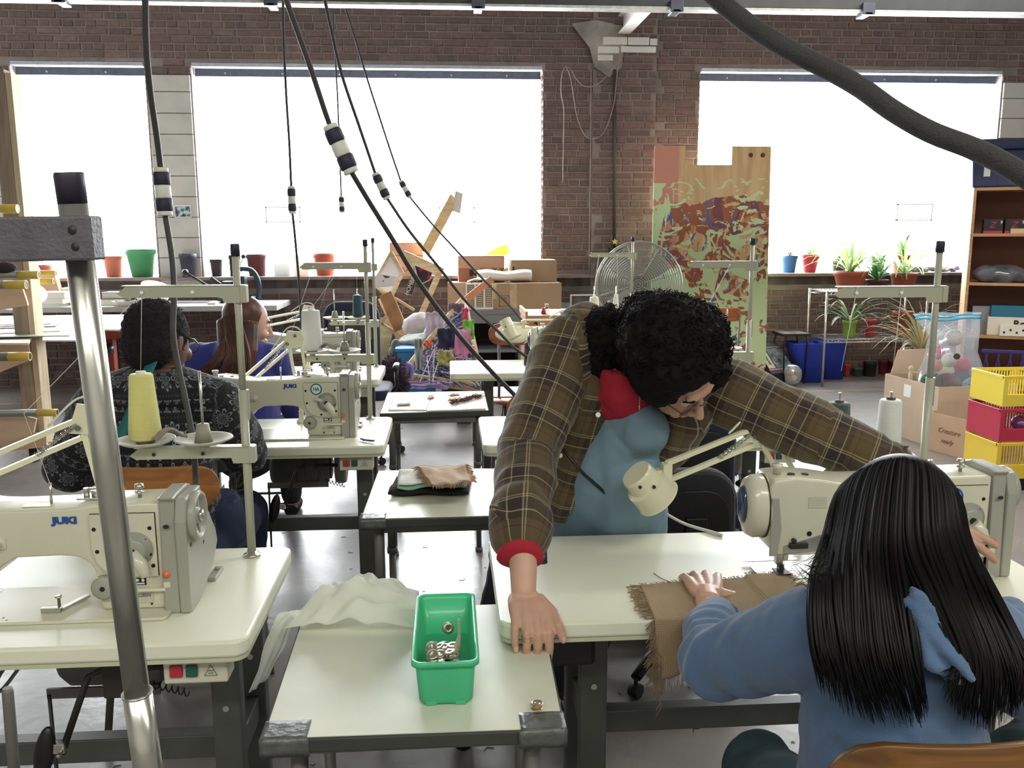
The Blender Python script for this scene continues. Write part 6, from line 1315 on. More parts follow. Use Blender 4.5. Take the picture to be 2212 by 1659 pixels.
top('plate', MB().lathe([(0, 0), (.10, 0), (.13, .012), (.13, .016), (.095, .006), (0, .006)], V(bl.x+.03, 8.4, tz+.155), (.30, -.25, .9), 26), mat('plate_coral', '#d78070', .5), 'coral plate lying tilted in the white bowl', 'plate')
top('bowl', MB().lathe([(0, 0), (.07, .0), (.12, .045), (.115, .045), (.065, .006), (0, .006)], V(A(272, 660, 8.25).x, 8.26, tz+.001), n=26), mat('bowl_white', '#dfe0da'), 'small pale bowl beside the ring binder', 'bowl')
# lever press on the long table
pc = A(510, 620, 8.6); pr = thing('lever_press', 'dark teal bench press with long ball ended levers', 'press', (pc.x, 8.6, tz)); M_PRESS = mat('press_teal', '#26383f', .4, .3)
obj('press_base', MB().bx(pc.x-.16, pc.x+.18, 8.5, 8.75, tz, tz+.05), M_PRESS, pr, bevel=.01)
obj('press_frame', MB().loft(curve_pts([V(pc.x+.20, 8.62, tz+.03), V(pc.x+.21, 8.62, tz+.18), V(pc.x+.15, 8.62, tz+.30), V(pc.x+.02, 8.62, tz+.32)], 6), .025, 10).bx(pc.x-.12, pc.x-.03, 8.56, 8.68, tz+.05, tz+.2).bx(pc.x+.0, pc.x+.09, 8.56, 8.68, tz+.12, tz+.25), M_PRESS, pr)
obj('plunger', MB().cyl((pc.x+.02, 8.6, tz+.05), (pc.x+.02, 8.6, tz+.14), .03, n=16), M_CHROME, pr)
l0, l1 = V(pc.x-.10, 8.58, tz+.06), A(400, 588, 8.5); obj('lever', MB().cyl(l0, l1, .012, n=10), M_IRON, pr); obj('ball_knob', MB().sph(l1, .030, 16, 12), M_BLACK, pr)
l2 = A(526, 554, 8.55); obj('lever', MB().cyl(V(pc.x-.02, 8.58, tz+.2), l2, .006, n=8), M_CHROME, pr); obj('ball_knob', MB().sph(l2, .022, 14, 10), M_BLACK, pr)
l3 = A(455, 600, 8.55); obj('handle_bar', MB().loft([V(pc.x-.08, 8.6, tz+.12), l3], .018, 10), M_PRESS, pr)
# ------------------------------------------------------------------ pots on the window sill
def pot(label, px, y0, y1, w0, w1, col, Y=9.12, zb=None, name='flower_pot', rim=True, soil=False, m_=None, group='pots on the window sill', square=False):
    zb = WZ0+.0005 if zb is None else zb; zt = A(px, y0, Y).z; h = zt-zb; s = Y/F_PX*.985; r0, r1 = w0*s/2, w1*s/2; c = A(px, y1, Y)
    t = thing(name, label, 'pot', (c.x, Y, zb), 0, group); m_ = m_ or mat('pot_'+col, '#'+col, .6, var=.06, vscale=12)
    pr_ = [(0, 0), (r1*.95, 0), (r1, .004), (r0*.93, h*.80), (r0, h*.81), (r0*1.02, h*.98), (r0, h), (r0*.92, h), (r0*.88, h*.8), (r1*.9, .012), (0, .012)] if rim else [(0, 0), (r1, 0), (r0, h), (r0*.95, h), (r1*.93, .01), (0, .01)]
    o = obj('pot_body', MB().lathe(pr_, n=4 if square else 28, smooth=not square), m_, t, local=True)
    if square: o.rotation_euler = (0, 0, PI/4)
    if soil: obj('soil', MB().cyl((0, 0, h*.78), (0, 0, h*.86), r0*.87, n=20), mat('soil', '#2e241c', .95, bump=1, bscale=80), t, local=True)
    return t, V(c.x, Y, zb+h*.86), r0
pot('terracotta pot standing alone on the sill left of the green pot', 247, 553, 597, 41, 30, 'cf6f52'); pot('large ribbed green pot on the left window sill', 308, 538, 596, 62, 42, '46a062')
pot('tall stack of dark nursery pots in front of the white pier', 408, 548, 596, 36, 24, '34364a', Y=8.96); 
t_, p_, r_ = pot('dark nursery pot with brown rim, left of the lever', 469, 560, 594, 27, 20, '3a3436'); pot('square black nursery pot behind the lever press', 511, 551, 594, 34, 30, '2c2d3c', square=True)
pot('maroon pot with pale bands on the sill', 556, 549, 594, 44, 34, '6e2f34'); pot('translucent white pot right of the maroon pot', 610, 548, 594, 40, 34, 'd9dbd6', m_=translucent('frosted_pot', '#dfe0de', .5, .5))
pot('faint clear pot next to the translucent white pot', 652, 552, 594, 38, 30, 'd9', m_=translucent('frosted_pink', '#ead9d0', .5, .6)); pot('wide terracotta pot behind the thread stand arms', 703, 547, 597, 50, 36, 'c5583c')
pot('small red pot lying near the rack on the sill', 100, 572, 590, 26, 16, 'b8574a')
# photo taped to the pier
ph = thing('photo_card', 'small landscape photo taped to the white block pier', 'photo', tuple(A(394, 457, 9.0)))
obj('card', MB().bx(A(376, 457, 9.0).x, A(412, 457, 9.0).x, 9.008, 9.011, A(394, 470, 9.0).z, A(394, 443, 9.0).z), M_PAPER, ph)
m_, nt_, b_n = nodes('photo_print'); tc_ = nt_.nodes.new('ShaderNodeTexCoord'); nz_ = nt_.nodes.new('ShaderNodeTexNoise'); nz_.inputs['Scale'].default_value = 30; nt_.links.new(tc_.outputs['Object'], nz_.inputs[0]); nt_.links.new(ramp(nt_, nz_.outputs[0], [(.3, '#22323c'), (.48, '#3d6377'), (.62, '#c4d3da')], False), b_n.inputs['Base Color'])
obj('print', MB().bx(A(378, 457, 9.0).x, A(410, 457, 9.0).x, 9.0065, 9.0075, A(394, 468, 9.0).z, A(394, 446, 9.0).z), m_, ph)
# ------------------------------------------------------------------ centre background
# grey metal storage shelf with boxes
sy = 8.15; sz = A(1100, 668, sy).z
sx0, sx1 = A(1003, 668, sy).x, A(1320, 668, sy).x
ms = thing('metal_cabinet', 'grey metal shelving bench with dark open front under the cardboard boxes', 'shelving', ((sx0+sx1)/2, 8.5, 0)); M_DKG = mat('cabinet_grey', '#7d8286', .5, .2)
obj('top_panel', MB().bx(sx0, sx1, sy, 8.95, sz-.05, sz), M_DKG, ms, bevel=.003); obj('back_panel', MB().bx(sx0, sx1, 8.86, 8.88, .05, sz-.05), M_IRON, ms)
for x in (sx0, A(1120, 700, sy).x, A(1135, 700, sy).x, sx1-.05): obj('upright', MB().bx(x, x+.05, sy+.01, 8.85, 0, sz-.05), M_DKG, ms)
obj('shelf', MB().bx(sx0+.05, sx1-.05, sy+.02, 8.85, .40, .43), M_DKG, ms); obj('front_rail', MB().bx(sx0+.05, sx1-.05, sy+.005, sy+.02, sz-.13, sz-.05), M_DKG, ms)
def cbox(label, x0, y0, x1, y1, Y, d, col='c39b74', flaps=None, zb=None, group='cardboard boxes', tape=True):
    a, b = A(x0, (y0+y1)/2, Y), A(x1, (y0+y1)/2, Y); zt = A((x0+x1)/2, y0, Y).z; zb = A((x0+x1)/2, y1, Y).z if zb is None else zb
    t = thing('cardboard_box', label, 'box', ((a.x+b.x)/2, Y+d/2, zb), 0, group); m_ = mat('card_'+col, '#'+col, .85, var=.1, vscale=4, bump=.1, bscale=30)
    m = MB(); m.bx(a.x, b.x, Y, Y+.006, zb, zt); m.bx(a.x, b.x, Y+d-.006, Y+d, zb, zt); m.bx(a.x, a.x+.006, Y+.006, Y+d-.006, zb, zt); m.bx(b.x-.006, b.x, Y+.006, Y+d-.006, zb, zt); m.bx(a.x+.006, b.x-.006, Y+.006, Y+d-.006, zb, zb+.006)
    if flaps != 'open': m.bx(a.x, b.x, Y+.0, Y+d, zt-.004, zt)
    obj('box_body', m, m_, t)
    return t, a.x, b.x, zb, zt, m_
B1, ax, bx_, zb, zt, m_ = cbox('orange brown box printed SO with a black frame, open flaps on the shelf', 990, 553, 1090, 610, 8.5, .35, 'd0a184')
k_ = (bx_-ax)/100
obj('print_frame', MB().bx(ax+24*k_, ax+100*k_-24*k_*.2, 8.497, 8.499, zb+.06, zt-.13), mat('print_dark', '#33251f', .7), B1)
text('box_lettering', 'SOM', .13, ((ax+bx_)/2+.09, 8.494, (zb+.06+zt-.13)/2-.005), (1, 0, 0), (0, 0, 1), mat('print_tan', '#c8a668', .7), B1, bold=.003, sx=1.3); obj('lower_band', MB().bx(ax, bx_, 8.4985, 8.4995, zb, zt-.115), mat('card_brown', '#a46a50', .85), B1)
B2, ax, bx_, zb, zt, m_ = cbox('plain tan box with a small blue sticker at the pier side', 1104, 562, 1203, 608, 8.45, .4, 'b69873'); obj('sticker', MB().bx(bx_-.10, bx_-.075, 8.447, 8.449, zt-.07, zt-.03), mat('sticker_blue', '#8fa6b4', .5), B2); obj('handle_slot', MB().bx(ax+.015, ax+.03, 8.447, 8.449, zt-.14, zt-.06), M_BLACK, B2)
B3, ax, bx_, zb, zt, m_ = cbox('long cardboard box with clear tape and black printed square, on the shelf', 1020, 612, 1213, 664, 8.22, .55, 'b69873', zb=sz+.0005)
M_CTAPE = mat('packing_tape', '#cdb68a', .25, var=.2, vscale=30)
obj('packing_tape', MB().bx(ax+.42*(bx_-ax), ax+.50*(bx_-ax)-.0, 8.217, 8.219, zb, zt), M_CTAPE, B3); obj('packing_tape', MB().bx(ax+.02, ax+.27*(bx_-ax), 8.217, 8.219, zb+.09, zt), M_CTAPE, B3)
pf = MB(); w_ = .008
for (x0, x1, z0, z1) in ((.30, .41, .02, .02+w_/3), (.30, .41, .12, .12+w_/3), (.30, .303, .02, .12), (.407, .41, .02, .12), (.32, .39, .095, .10), (.33, .38, .08, .085)): pf.bx(ax+x0*(bx_-ax), ax+x1*(bx_-ax), 8.2165, 8.218, zb+z0, zb+z1)
obj('print_square', pf, M_IRON, B3)
B4, ax, bx_, zb, zt, m_ = cbox('small tan box at the left end of the shelf behind the chart', 967, 611, 1018, 660, 8.35, .3, 'c7a07a')
ch = thing('paint_chart', 'framed chart with three grey columns leaning on the long box', 'chart', tuple(A(1035, 640, 8.14)))
a, b_ = A(1007, 663, 8.12), A(1065, 612, 8.12); obj('frame', MB().bx(a.x, b_.x, 8.155, 8.175, sz+.001, b_.z), M_STICK, ch)
for k in range(3):
    w3 = (b_.x-a.x)/3; obj('chart_column', MB().bx(a.x+w3*k+.012, a.x+w3*(k+1)-.006, 8.152, 8.155, sz+.02, b_.z-.015), mat('chart_grey', '#6a707c' if k else '#8a7a5c', .6), ch)
    ln = MB()
    for q in range(10): ln.bx(a.x+w3*k+.02, a.x+w3*(k+1)-.016, 8.150, 8.1518, sz+.03+q*.02, sz+.034+q*.02)
    setm(obj('printed_lines', ln, M_STICK, ch), kind='stuff')
def rollp(u, v): p = A(1030, 600, 8.3).lerp(A(1150, 597, 8.3), u); a_ = v*1.8*PI; return V(p.x, 8.42+.09*math.cos(a_), zt_-.0+.062+.05*math.sin(a_)+.015*math.sin(u*9)*(1-v))
zt_ = A(1100, 612, 8.22).z; top('paper_roll', MB().sheet(rollp, 20, 18), M_PAPER, 'white roll of crumpled paper lying on the long box', 'paper', solid=.003)
top('paper_roll', MB().sheet(lambda u, v: V(A(1010, 606, 8.3).x+.5*u*.5, 8.25+.1*v, zt_+.012+.03*math.sin(PI*u)+.008*math.sin(v*8+u*9)), 14, 8), M_PAPER, 'flattened white paper end beside the roll on the long box', 'paper', solid=.003)
wp = A(1090, 560, 9.15); top('white_panel', MB().bx(wp.x, A(1160, 540, 9.15).x, 9.14, 9.16, WZ0+.001, A(1120, 503, 9.15).z), translucent('panel_cream', '#f0eddc', .5, .35), 'cream plastic panel standing on the sill by the brick pier', 'panel', bevel=.008)
ya, yb_ = A(1052, 553, 8.9), A(1097, 532, 8.9); ymb = MB(); ymb.prism([(A(1040, 556, 8.85).x, A(1040, 556, 8.85).z), (A(1088, 552, 8.85).x, A(1088, 552, 8.85).z), (A(1100, 545, 8.85).x, A(1100, 545, 8.85).z), (A(1094, 528, 8.85).x, A(1094, 528, 8.85).z), (A(1075, 533, 8.85).x, A(1075, 533, 8.85).z)], (0, 8.80, 0), (1, 0, 0), (0, 0, 1), -.10)
top('yellow_bag', ymb, translucent('yellow_plastic', '#f0e46a', .4, .5), 'yellow plastic bag on the orange brown box', 'bag', bevel=.01)
# wooden cabinet with bottles
cy_ = 6.35; cz = A(1230, 681, cy_).z; c0x, c1x = A(1138, 700, cy_).x, A(1330, 700, cy_).x
wc = thing('wooden_cabinet', 'orange brown wooden cabinet with a finger hole, behind the cream lamp', 'cabinet', ((c0x+c1x)/2, cy_+.3, 0)); M_CABW = wood('cabinet_wood', '#c08d5f', '#a97448', .5, 0, 3)
obj('carcass', MB().bx(c0x, c1x, cy_+.02, cy_+.55, .0, cz-.025), M_CABW, wc); obj('top_board', MB().bx(c0x-.01, c1x, cy_, cy_+.56, cz-.022, cz), M_CABW, wc, bevel=.003); obj('top_lip', MB().bx(c0x-.01, c0x+.008, cy_, cy_+.56, cz+.0005, cz+.03), M_CABW, wc)
obj('door', MB().bx(c0x+.02, (c0x+c1x)/2, cy_+.002, cy_+.019, .05, cz-.12), M_CABW, wc, bevel=.002); obj('drawer_front', MB().bx(c0x+.02, c1x-.02, cy_+.002, cy_+.019, cz-.11, cz-.03), M_CABW, wc, bevel=.002); fh = A(1157, 700, cy_); obj('finger_hole', MB().cyl((fh.x, cy_+.003, fh.z), (fh.x, cy_-.002, fh.z), .016, n=16), M_BLACK, wc)
def bottle(label, px, col, h, r, gl=False, cork=False):
    c = A(px, 679, cy_+.12); t = thing('bottle', label, 'bottle', (c.x, cy_+.12, cz+.0005), 0); m_ = glass_mat('bottle_glass', (.9, .93, .9), .2) if gl else mat('bottle_'+col, '#'+col, .3)
    obj('bottle_body', MB().lathe([(0, 0), (r, 0), (r, h*.6), (r*.55, h*.75), (r*.55, h*.86), (0, h*.86)], n=20), m_, t, local=True); obj('stopper', MB().lathe([(0, h*.86), (r*.8, h*.86), (r*.8, h), (0, h)], n=16), mat('stopper_'+('cork' if cork else 'red'), '#d7c6b0' if cork else '#b3222c', .6), t, local=True)
bottle('short red bottle on the wooden cabinet', 1174, 'b3222c', .045, .018); bottle('small glass jar with pale stopper beside the red bottle', 1181, 'd', .075, .018, True, True)
c = A(1222, 672, cy_+.2); top('glass_dish', MB().lathe([(0, 0), (.04, .0), (.058, .014), (.05, .026), (.02, .032), (0, .033)], (c.x, cy_+.2, cz+.0005), n=26), mat('dish_glass', '#dfe6e4', .1, coat=1), 'flat clear glass dish on the wooden cabinet', 'dish')
# framed board and small things right of the shelf
fb = thing('framed_print', 'dark framed print lying against the wall beside the long box', 'picture', tuple(A(1258, 650, 8.4))); a, b_ = A(1232, 664, 8.4), A(1290, 636, 8.4); obj('frame', MB().bx(a.x, b_.x, 8.4, 8.42, sz+.001, b_.z), M_STICK, fb); obj('print', MB().bx(a.x+.012, b_.x-.012, 8.397, 8.399, sz+.012, b_.z-.012), mat('print_grey', '#6d6a66', .6, var=.6, vscale=12), fb)
# wooden chairs with cushions
ply_chair('wooden chair with a cream cushion under the lamp shade', (A(1112, 730, 5.55).x, 5.78), 0, wood('chair_red', '#a4582c', '#8a4322'), back=(.33, .14), backz=A(1112, 722, 5.55).z)
cc = A(1115, 722, 5.45); cm_ = MB(); cm_.sph((cc.x, 5.50, cc.z), (.135, .035, .062), 20, 14); me = remesh(cm_, .008, 2, lambda co, n: n*.006*noise.noise(co*14)); me.materials.append(mat('cream_cloth', '#e4e2c2', .85)); setm(obj('cushion', None, None, None, me=me), 'cream cushion tied to the back of a wooden chair', 'cushion')
st = thing('stool', 'brown round seated stool behind the farthest right table', 'stool', (A(1115, 770, 5.6).x, 5.62, 0)); obj('seat', MB().lathe([(0, .42), (.16, .42), (.18, .435), (.16, .45), (0, .45)], n=28), wood('chair_red', '#a4582c', '#8a4322'), st, local=True)
for k in range(4): a = PI/4+k*PI/2; obj('leg', MB().cyl((.1*math.cos(a), .1*math.sin(a), .42), (.17*math.cos(a), .17*math.sin(a), 0), .012, n=8), M_CAST, st, local=True)
# ---- heap by the wall: leaning lumber, frames, posters, planks, sacks
def plank(label, p0, Y0, p1, Y1, w, th=.035, m_=None, group='leaning lumber', name='plank', up=(0, 1, 0)):
    return top(name, MB().bar(A(*p0, Y0), A(*p1, Y1), w, th, up), m_ or M_LUMX, label, 'plank', group, bevel=.002)
plank('thick pale plank leaning far above the heap against the window', (982, 425), 8.88, (918, 545), 8.8, .10, .04)
top('torn_cloth', MB().sheet(lambda u, v: A(984+16*u-6*v, 412+44*v+6*u, 8.84)+V(0, .02*noise.noise(V(u*4, v*4, 0)), 0), 8, 10), mat('torn_grey', '#cfc9c4', .8), 'torn pale plastic tied round the top of the leaning plank', 'cloth', solid=.004)
plank('short plank crossing the heap below the orange box', (870, 552), 8.4, (955, 590), 8.3, .10, .04); plank('thin strip leaning from the heap down to the floor', (948, 592), 8.3, (905, 690), 8.0, .055, .03)
plank('dark grey board standing under the frames', (832, 640), 8.45, (905, 800), 8.25, .15, .02, M_CARD, name='board'); plank('greenish treated board leaning at the floor behind the chair', (838, 690), 8.5, (806, 838), 8.0, .14, .03, wood('lumber_green', '#8d8450', '#6d6438', .7, 0, 3))
def wframe(label, px, Y, bw=.04, m_=None, fill=None):
    P = [A(x, y, Y+dy) for x, y, dy in px]; t = thing('picture_frame', label, 'frame', tuple((P[0]+P[2])/2), 0, 'wooden frames in the heap')
    for i in range(4): obj('frame_bar', MB().bar(P[i], P[(i+1) % 4], bw, .025, (0, 1, 0)), m_ or M_LUMX, t)
    if fill: obj('panel', MB().add([p+V(0, .01, 0) for p in P], [(0, 1, 2, 3)]), fill, t, solid=.004)
    return t
wframe('empty wooden frame leaning at the left of the heap', [(842, 668, 0), (858, 690, .05), (900, 745, 0), (824, 700, 0)], 8.2, .03)
wframe('wooden frame standing on its corner with a poster piece', [(845, 545, .1), (870, 590, .1), (842, 650, 0), (808, 610, 0)], 8.25, .03, None, mat('poster_white', '#e4dedb', .6))
plank('rough bark board leaning in the middle of the heap', (832, 634), 8.15, (866, 712), 8.1, .12, .03, mat('bark', '#a2744a', .9, var=.3, vscale=10), name='board'); plank('thin stick crossing low in the heap', (810, 618), 8.2, (895, 670), 8.15, .025, .02)
t, ax, bx_, zb, zt, m_ = cbox('orange cardboard box printed with black lettering on the heap', 842, 524, 914, 592, 8.93, .28, 'd9a284', zb=WZ0+.0005); text('box_lettering', 'EXPLANET', .05, ((ax+bx_)/2, 8.927, zb+.06), (1, 0, 0), (0, 0, 1), M_IRON, t); obj('box_seam', MB().bx(ax, bx_, 8.926, 8.9285, zt-.13, zt-.125), M_IRON, t)
def poster(label, px, Y, c1, c2, bord='#e0dcd8', txt=None, seed=0):
    P = [A(x, y, Y) for x, y in px]; t = thing('poster', label, 'poster', tuple((P[0]+P[2])/2), 0, 'posters in the heap'); c = (P[0]+P[1]+P[2]+P[3])/4
    obj('sheet', MB().add(P, [(0, 1, 2, 3)]), mat('border_'+bord[1:], bord, .6), t, solid=.003)
    m_, nt, b = nodes('poster_print'); tc = nt.nodes.new('ShaderNodeTexCoord'); nz = nt.nodes.new('ShaderNodeTexNoise'); nz.noise_dimensions = '4D'; nz.inputs['Scale'].default_value = 9; nz.inputs['W'].default_value = seed; nt.links.new(tc.outputs['Object'], nz.inputs[0]); nt.links.new(ramp(nt, nz.outputs[0], [(.42, c1), (.52, c2)], True), b.inputs['Base Color'])
    pr_ = obj('print', MB().add([c+(p-c)*.86+V(0, -.005, 0) for p in P], [(0, 1, 2, 3)]), m_, t)
    if txt: text('poster_lettering', txt, .055, c+V(0, -.010, 0), P[1]-P[0], P[0]-P[3] if False else (P[0]-P[3]), M_STICK, t, sx=.8)
    return t
poster('dark poster with red figure and white border in the heap', [(893, 570), (936, 588), (930, 605), (905, 617)], 8.1, '#3a1626', '#a3222e', txt=None)
poster('dark brown poster panel with pale vertical lettering', [(886, 598), (902, 602), (890, 640), (872, 632)], 8.08, '#3f332d', '#4a3b33', '#8a8272', None, 3)
poster('white poster with a small red and blue picture at the left of the heap', [(815, 590), (858, 598), (852, 618), (806, 622)], 8.1, '#e4dedb', '#54405c', '#e9e4e2', None, 5)
ls = MB(); bmt = A(888, 622, 8.07)
text('panel_lettering', 'HOMBR', .055, A(886, 618, 8.06), A(893, 602, 8.06)-A(879, 634, 8.06), A(880, 614, 8.06)-A(892, 620, 8.06), M_STICK, setm(thing('paper_label', 'pale printed lettering strip on the dark brown poster', 'label', tuple(bmt)), None), sx=.9)
# tall A frame woven with yarn and cloth scraps
ya = thing('yarn_sculpture', 'leaning wooden A frame wound with coloured yarn and cloth strips', 'sculpture', tuple(A(950, 835, 6.9))); Yt, Yb = 7.9, 6.7
fr = [(A(1075, 545+80, 7.9), A(872, 815, 6.6)), (A(1000, 648, 7.9), A(1035, 800, 6.9)), (A(868, 812, 6.6), A(985, 838, 6.5))]
apex, bl_, br_ = A(1000, 650, 7.7), A(868, 815, 6.7), A(1040, 838, 6.6)
for p, q in ((apex, bl_), (apex, br_), (bl_+V(.02, 0, 0), br_), (apex.lerp(bl_, .55), apex.lerp(br_, .6))): obj('frame_bar', MB().bar(p, q, .07, .035, (0, 1, 0)), M_LUMX, ya)
obj('frame_bar', MB().bar(apex+V(-.05, 0, -.05), A(1062, 603, 7.85), .06, .03, (0, 1, 0)), M_CARDP, ya)
rnd = random.Random(12); yc = ['#5f7d9c', '#2f6f73', '#8e78b0', '#4a5f88', '#b78aa8', '#c9c4cf', '#37405e']
for ci, cc_ in enumerate(yc):
    f = MB()
    for k in range(26): p = apex.lerp(bl_, rnd.uniform(.05, 1)); q = apex.lerp(br_, rnd.uniform(.05, 1)) if rnd.random() < .7 else bl_.lerp(br_, rnd.random()); f.loft([p+V(0, -.03, 0), q+V(0, -.03-.01*ci, 0)], .0035, 4, caps=False)
    setm(obj('yarn', f, mat('yarn_'+cc_[1:], cc_, .9), ya), kind='stuff')
def rag(px, w, h, Y, col, lb, seed):
    c = A(*px, Y); o = MB().sheet(lambda u, v: V(c.x+(u-.5)*w*(1+.3*noise.noise(V(v*3, seed, 1))), Y-.03+.04*noise.noise(V(u*4, v*3, seed)), c.z+(v-.5)*h+.02*noise.noise(V(u*5, seed, 2))), 12, 12); return obj('cloth_strip', o, mat('rag_'+col, '#'+col, .9), ya, solid=.004, label=lb)
rag((1000, 752), .13, .30, 6.95, 'd083b4', 'hanging pink cloth strip', 1); rag((1012, 712), .09, .16, 7.1, '6fbf3f', 'bright green cloth strip', 2); rag((1005, 680), .05, .12, 7.3, 'e0557c', 'hot pink cloth strip', 3); rag((925, 742), .07, .06, 6.9, 'e8765a', 'orange red cloth knot', 4)
rag((962, 772), .12, .12, 6.8, 'b9b06a', 'olive yellow cloth knot', 5); rag((880, 800), .10, .12, 6.68, '9a86c8', 'lilac cloth strip at the foot', 6); rag((940, 700), .16, .20, 7.3, 'c7b8cf', 'pale lilac netting', 7); rag((985, 672), .14, .14, 7.55, '6b5a66', 'brown woven strips at the top', 8); rag((905, 765), .06, .25, 6.8, '9ca39a', 'grey patched strip along the frame', 9); rag((965, 735), .14, .2, 7.05, '2c3350', 'dark navy cloth', 10); rag((930, 830), .30, .05, 6.62, 'b6a0dc', 'lilac strip wound on the bottom bar', 11); rag((1000, 815), .34, .22, 6.9, '25365c', 'dark blue net at the bottom', 12)
# sacks, tarp, purple fur heap and blue tub
def lump(name, label, cat, px, Y, r, m_, seed, zmin=0.0, amp=.03, group=None, vox=.014):
    c = A(*px, Y); m = MB(); m.sph(c, r, 20, 14); m.sph(c+V(r[0]*.4, 0, -r[2]*.2), (r[0]*.7, r[1]*.8, r[2]*.7), 16, 12); me = remesh(m, vox, 2, lambda co, n: n*(amp*noise.noise(co*7+V(seed, 0, 0))+amp*.5*noise.noise(co*16)))
    for v in me.vertices: v.co.z = max(v.co.z, zmin)
    me.materials.append(m_); return setm(obj(name, None, None, None, me=me), label, cat, group)
lump('sack', 'crumpled pale grey plastic sack right of the frames', 'bag', (905, 705), 7.9, (.16, .12, .12), mat('sack_grey', '#bdb6b4', .55), 1); lump('tarp', 'folded grey green tarp over the blue tub', 'tarp', (900, 738), 7.6, (.17, .14, .07), mat('tarp_green', '#8b9088', .8), 2)
lump('tarp', 'dark grey tarp hanging left of the blue tub', 'tarp', (855, 770), 7.5, (.07, .08, .16), mat('tarp_dark', '#5a6160', .8), 3); f_ = lump('fur_heap', 'dark purple shaggy yarn heap beside the blue tub', 'yarn', (850, 815), 6.3, (.075, .09, .14), mat('purple_fur', '#3a2436', .95, bump=1, bscale=120), 4, amp=.035)
fz = MB(); rnd = random.Random(6); vv = f_.data.vertices
for k in range(700): v = vv[rnd.randrange(len(vv))]; d = (v.normal+Vector((rnd.uniform(-.7, .7), rnd.uniform(-.7, .7), rnd.uniform(-.7, .7)))).normalized(); fz.loft([v.co, v.co+d*.02, v.co+d*.04+V(0, 0, -.01)], .0022, 3, caps=False)
setm(obj('fur_strands', fz, mat('purple_fur', '#3a2436'), f_), kind='stuff')
bt = thing('storage_tub', 'bright blue plastic tub half hidden by the yarn sculpture', 'tub', tuple(A(892, 800, 7.3).xy)+(0,)); a, b_ = A(858, 790, 7.3), A(945, 790, 7.3); zt = A(900, 752, 7.3).z; M_TUB = mat('blue_tub', '#2f7fc4', .45)
obj('tub_body', MB().prism([(a.x+.03, 0.001), (b_.x-.03, 0.001), (b_.x, zt-.03), (a.x, zt-.03)], (0, 7.3, 0), (1, 0, 0), (0, 0, 1), -.3), M_TUB, bt, bevel=.01); obj('tub_rim', MB().bx(a.x-.015, b_.x+.015, 7.285, 7.615, zt-.03, zt), M_TUB, bt, bevel=.006)
pl_ = thing('plastic_crate', 'dark green planter box under the farthest right table', 'planter', tuple(A(1000, 830, 6.9).xy)+(0,)); a, b_ = A(978, 830, 6.9), A(1024, 830, 6.9); obj('box_body', MB().prism([(a.x+.03, .001), (b_.x-.03, .001), (b_.x, .26), (a.x, .26)], (0, 6.9, 0), (1, 0, 0), (0, 0, 1), -.25), mat('dark_green_plastic', '#26332c', .5), pl_, bevel=.01)
# ------------------------------------------------------------------ big round fan
fc_ = A(1380, 615, 7.9); fan = thing('floor_fan', 'large round grey wire cage fan in front of the brick pier', 'fan', (fc_.x, 7.95, 0)); M_WIRE = mat('fan_wire', '#a3a69c', .4, .5); RF = .385
ax_ = V(-.30, -1, .12).normalized(); q_ = V(0, 0, 1).rotation_difference(ax_)
def fp(r, a, d): return fc_ + q_ @ V(r*math.cos(a), r*math.sin(a), d)
for d, sg in ((.07, 1), (-.05, -1)):
    w = MB()
    for k in range(1, 20):
        r = RF*k/19; dd = d*(1-.35*(k/19)**3) if sg > 0 else d; w.loft([fp(r, 2*PI*j/40, dd) for j in range(40)], .0026 if k < 19 else .008, 5, closed=True)
    setm(obj('cage_rings', w, M_WIRE, fan), kind='stuff')
    w = MB()
    for k in range(8): w.loft([fp(.05, k*PI/4, d), fp(RF*.6, k*PI/4, d*.93), fp(RF, k*PI/4, d*.65)], .004, 6)
    obj('cage_ribs', w, M_WIRE, fan)
for k in range(4):
    a0 = k*PI/2+.5; bl2 = MB().sheet(lambda u, v: fp(.06+.27*u, a0+(-.36+.72*v)*(1.15-.35*u), .035*(v-.5)), 8, 8); obj('fan_blade', bl2, mat('fan_blade_grey', '#8d8f86', .45, .3), fan, solid=.003)
obj('motor', MB().cyl(fp(0, 0, -.16), fp(0, 0, .01), .075, n=20).cyl(fp(0, 0, .01), fp(0, 0, .055), .05, n=20), M_CAST, fan)
obj('column', MB().cyl((fp(0, 0, -.12).x, fp(0, 0, -.12).y, .04), fp(0, 0, -.12), .025, n=14), M_CAST, fan); obj('round_base', MB().lathe([(0, 0), (.25, 0), (.25, .02), (.05, .045), (0, .045)], (fp(0, 0, -.12).x, fp(0, 0, -.12).y, 0.001), n=30), M_CAST, fan)
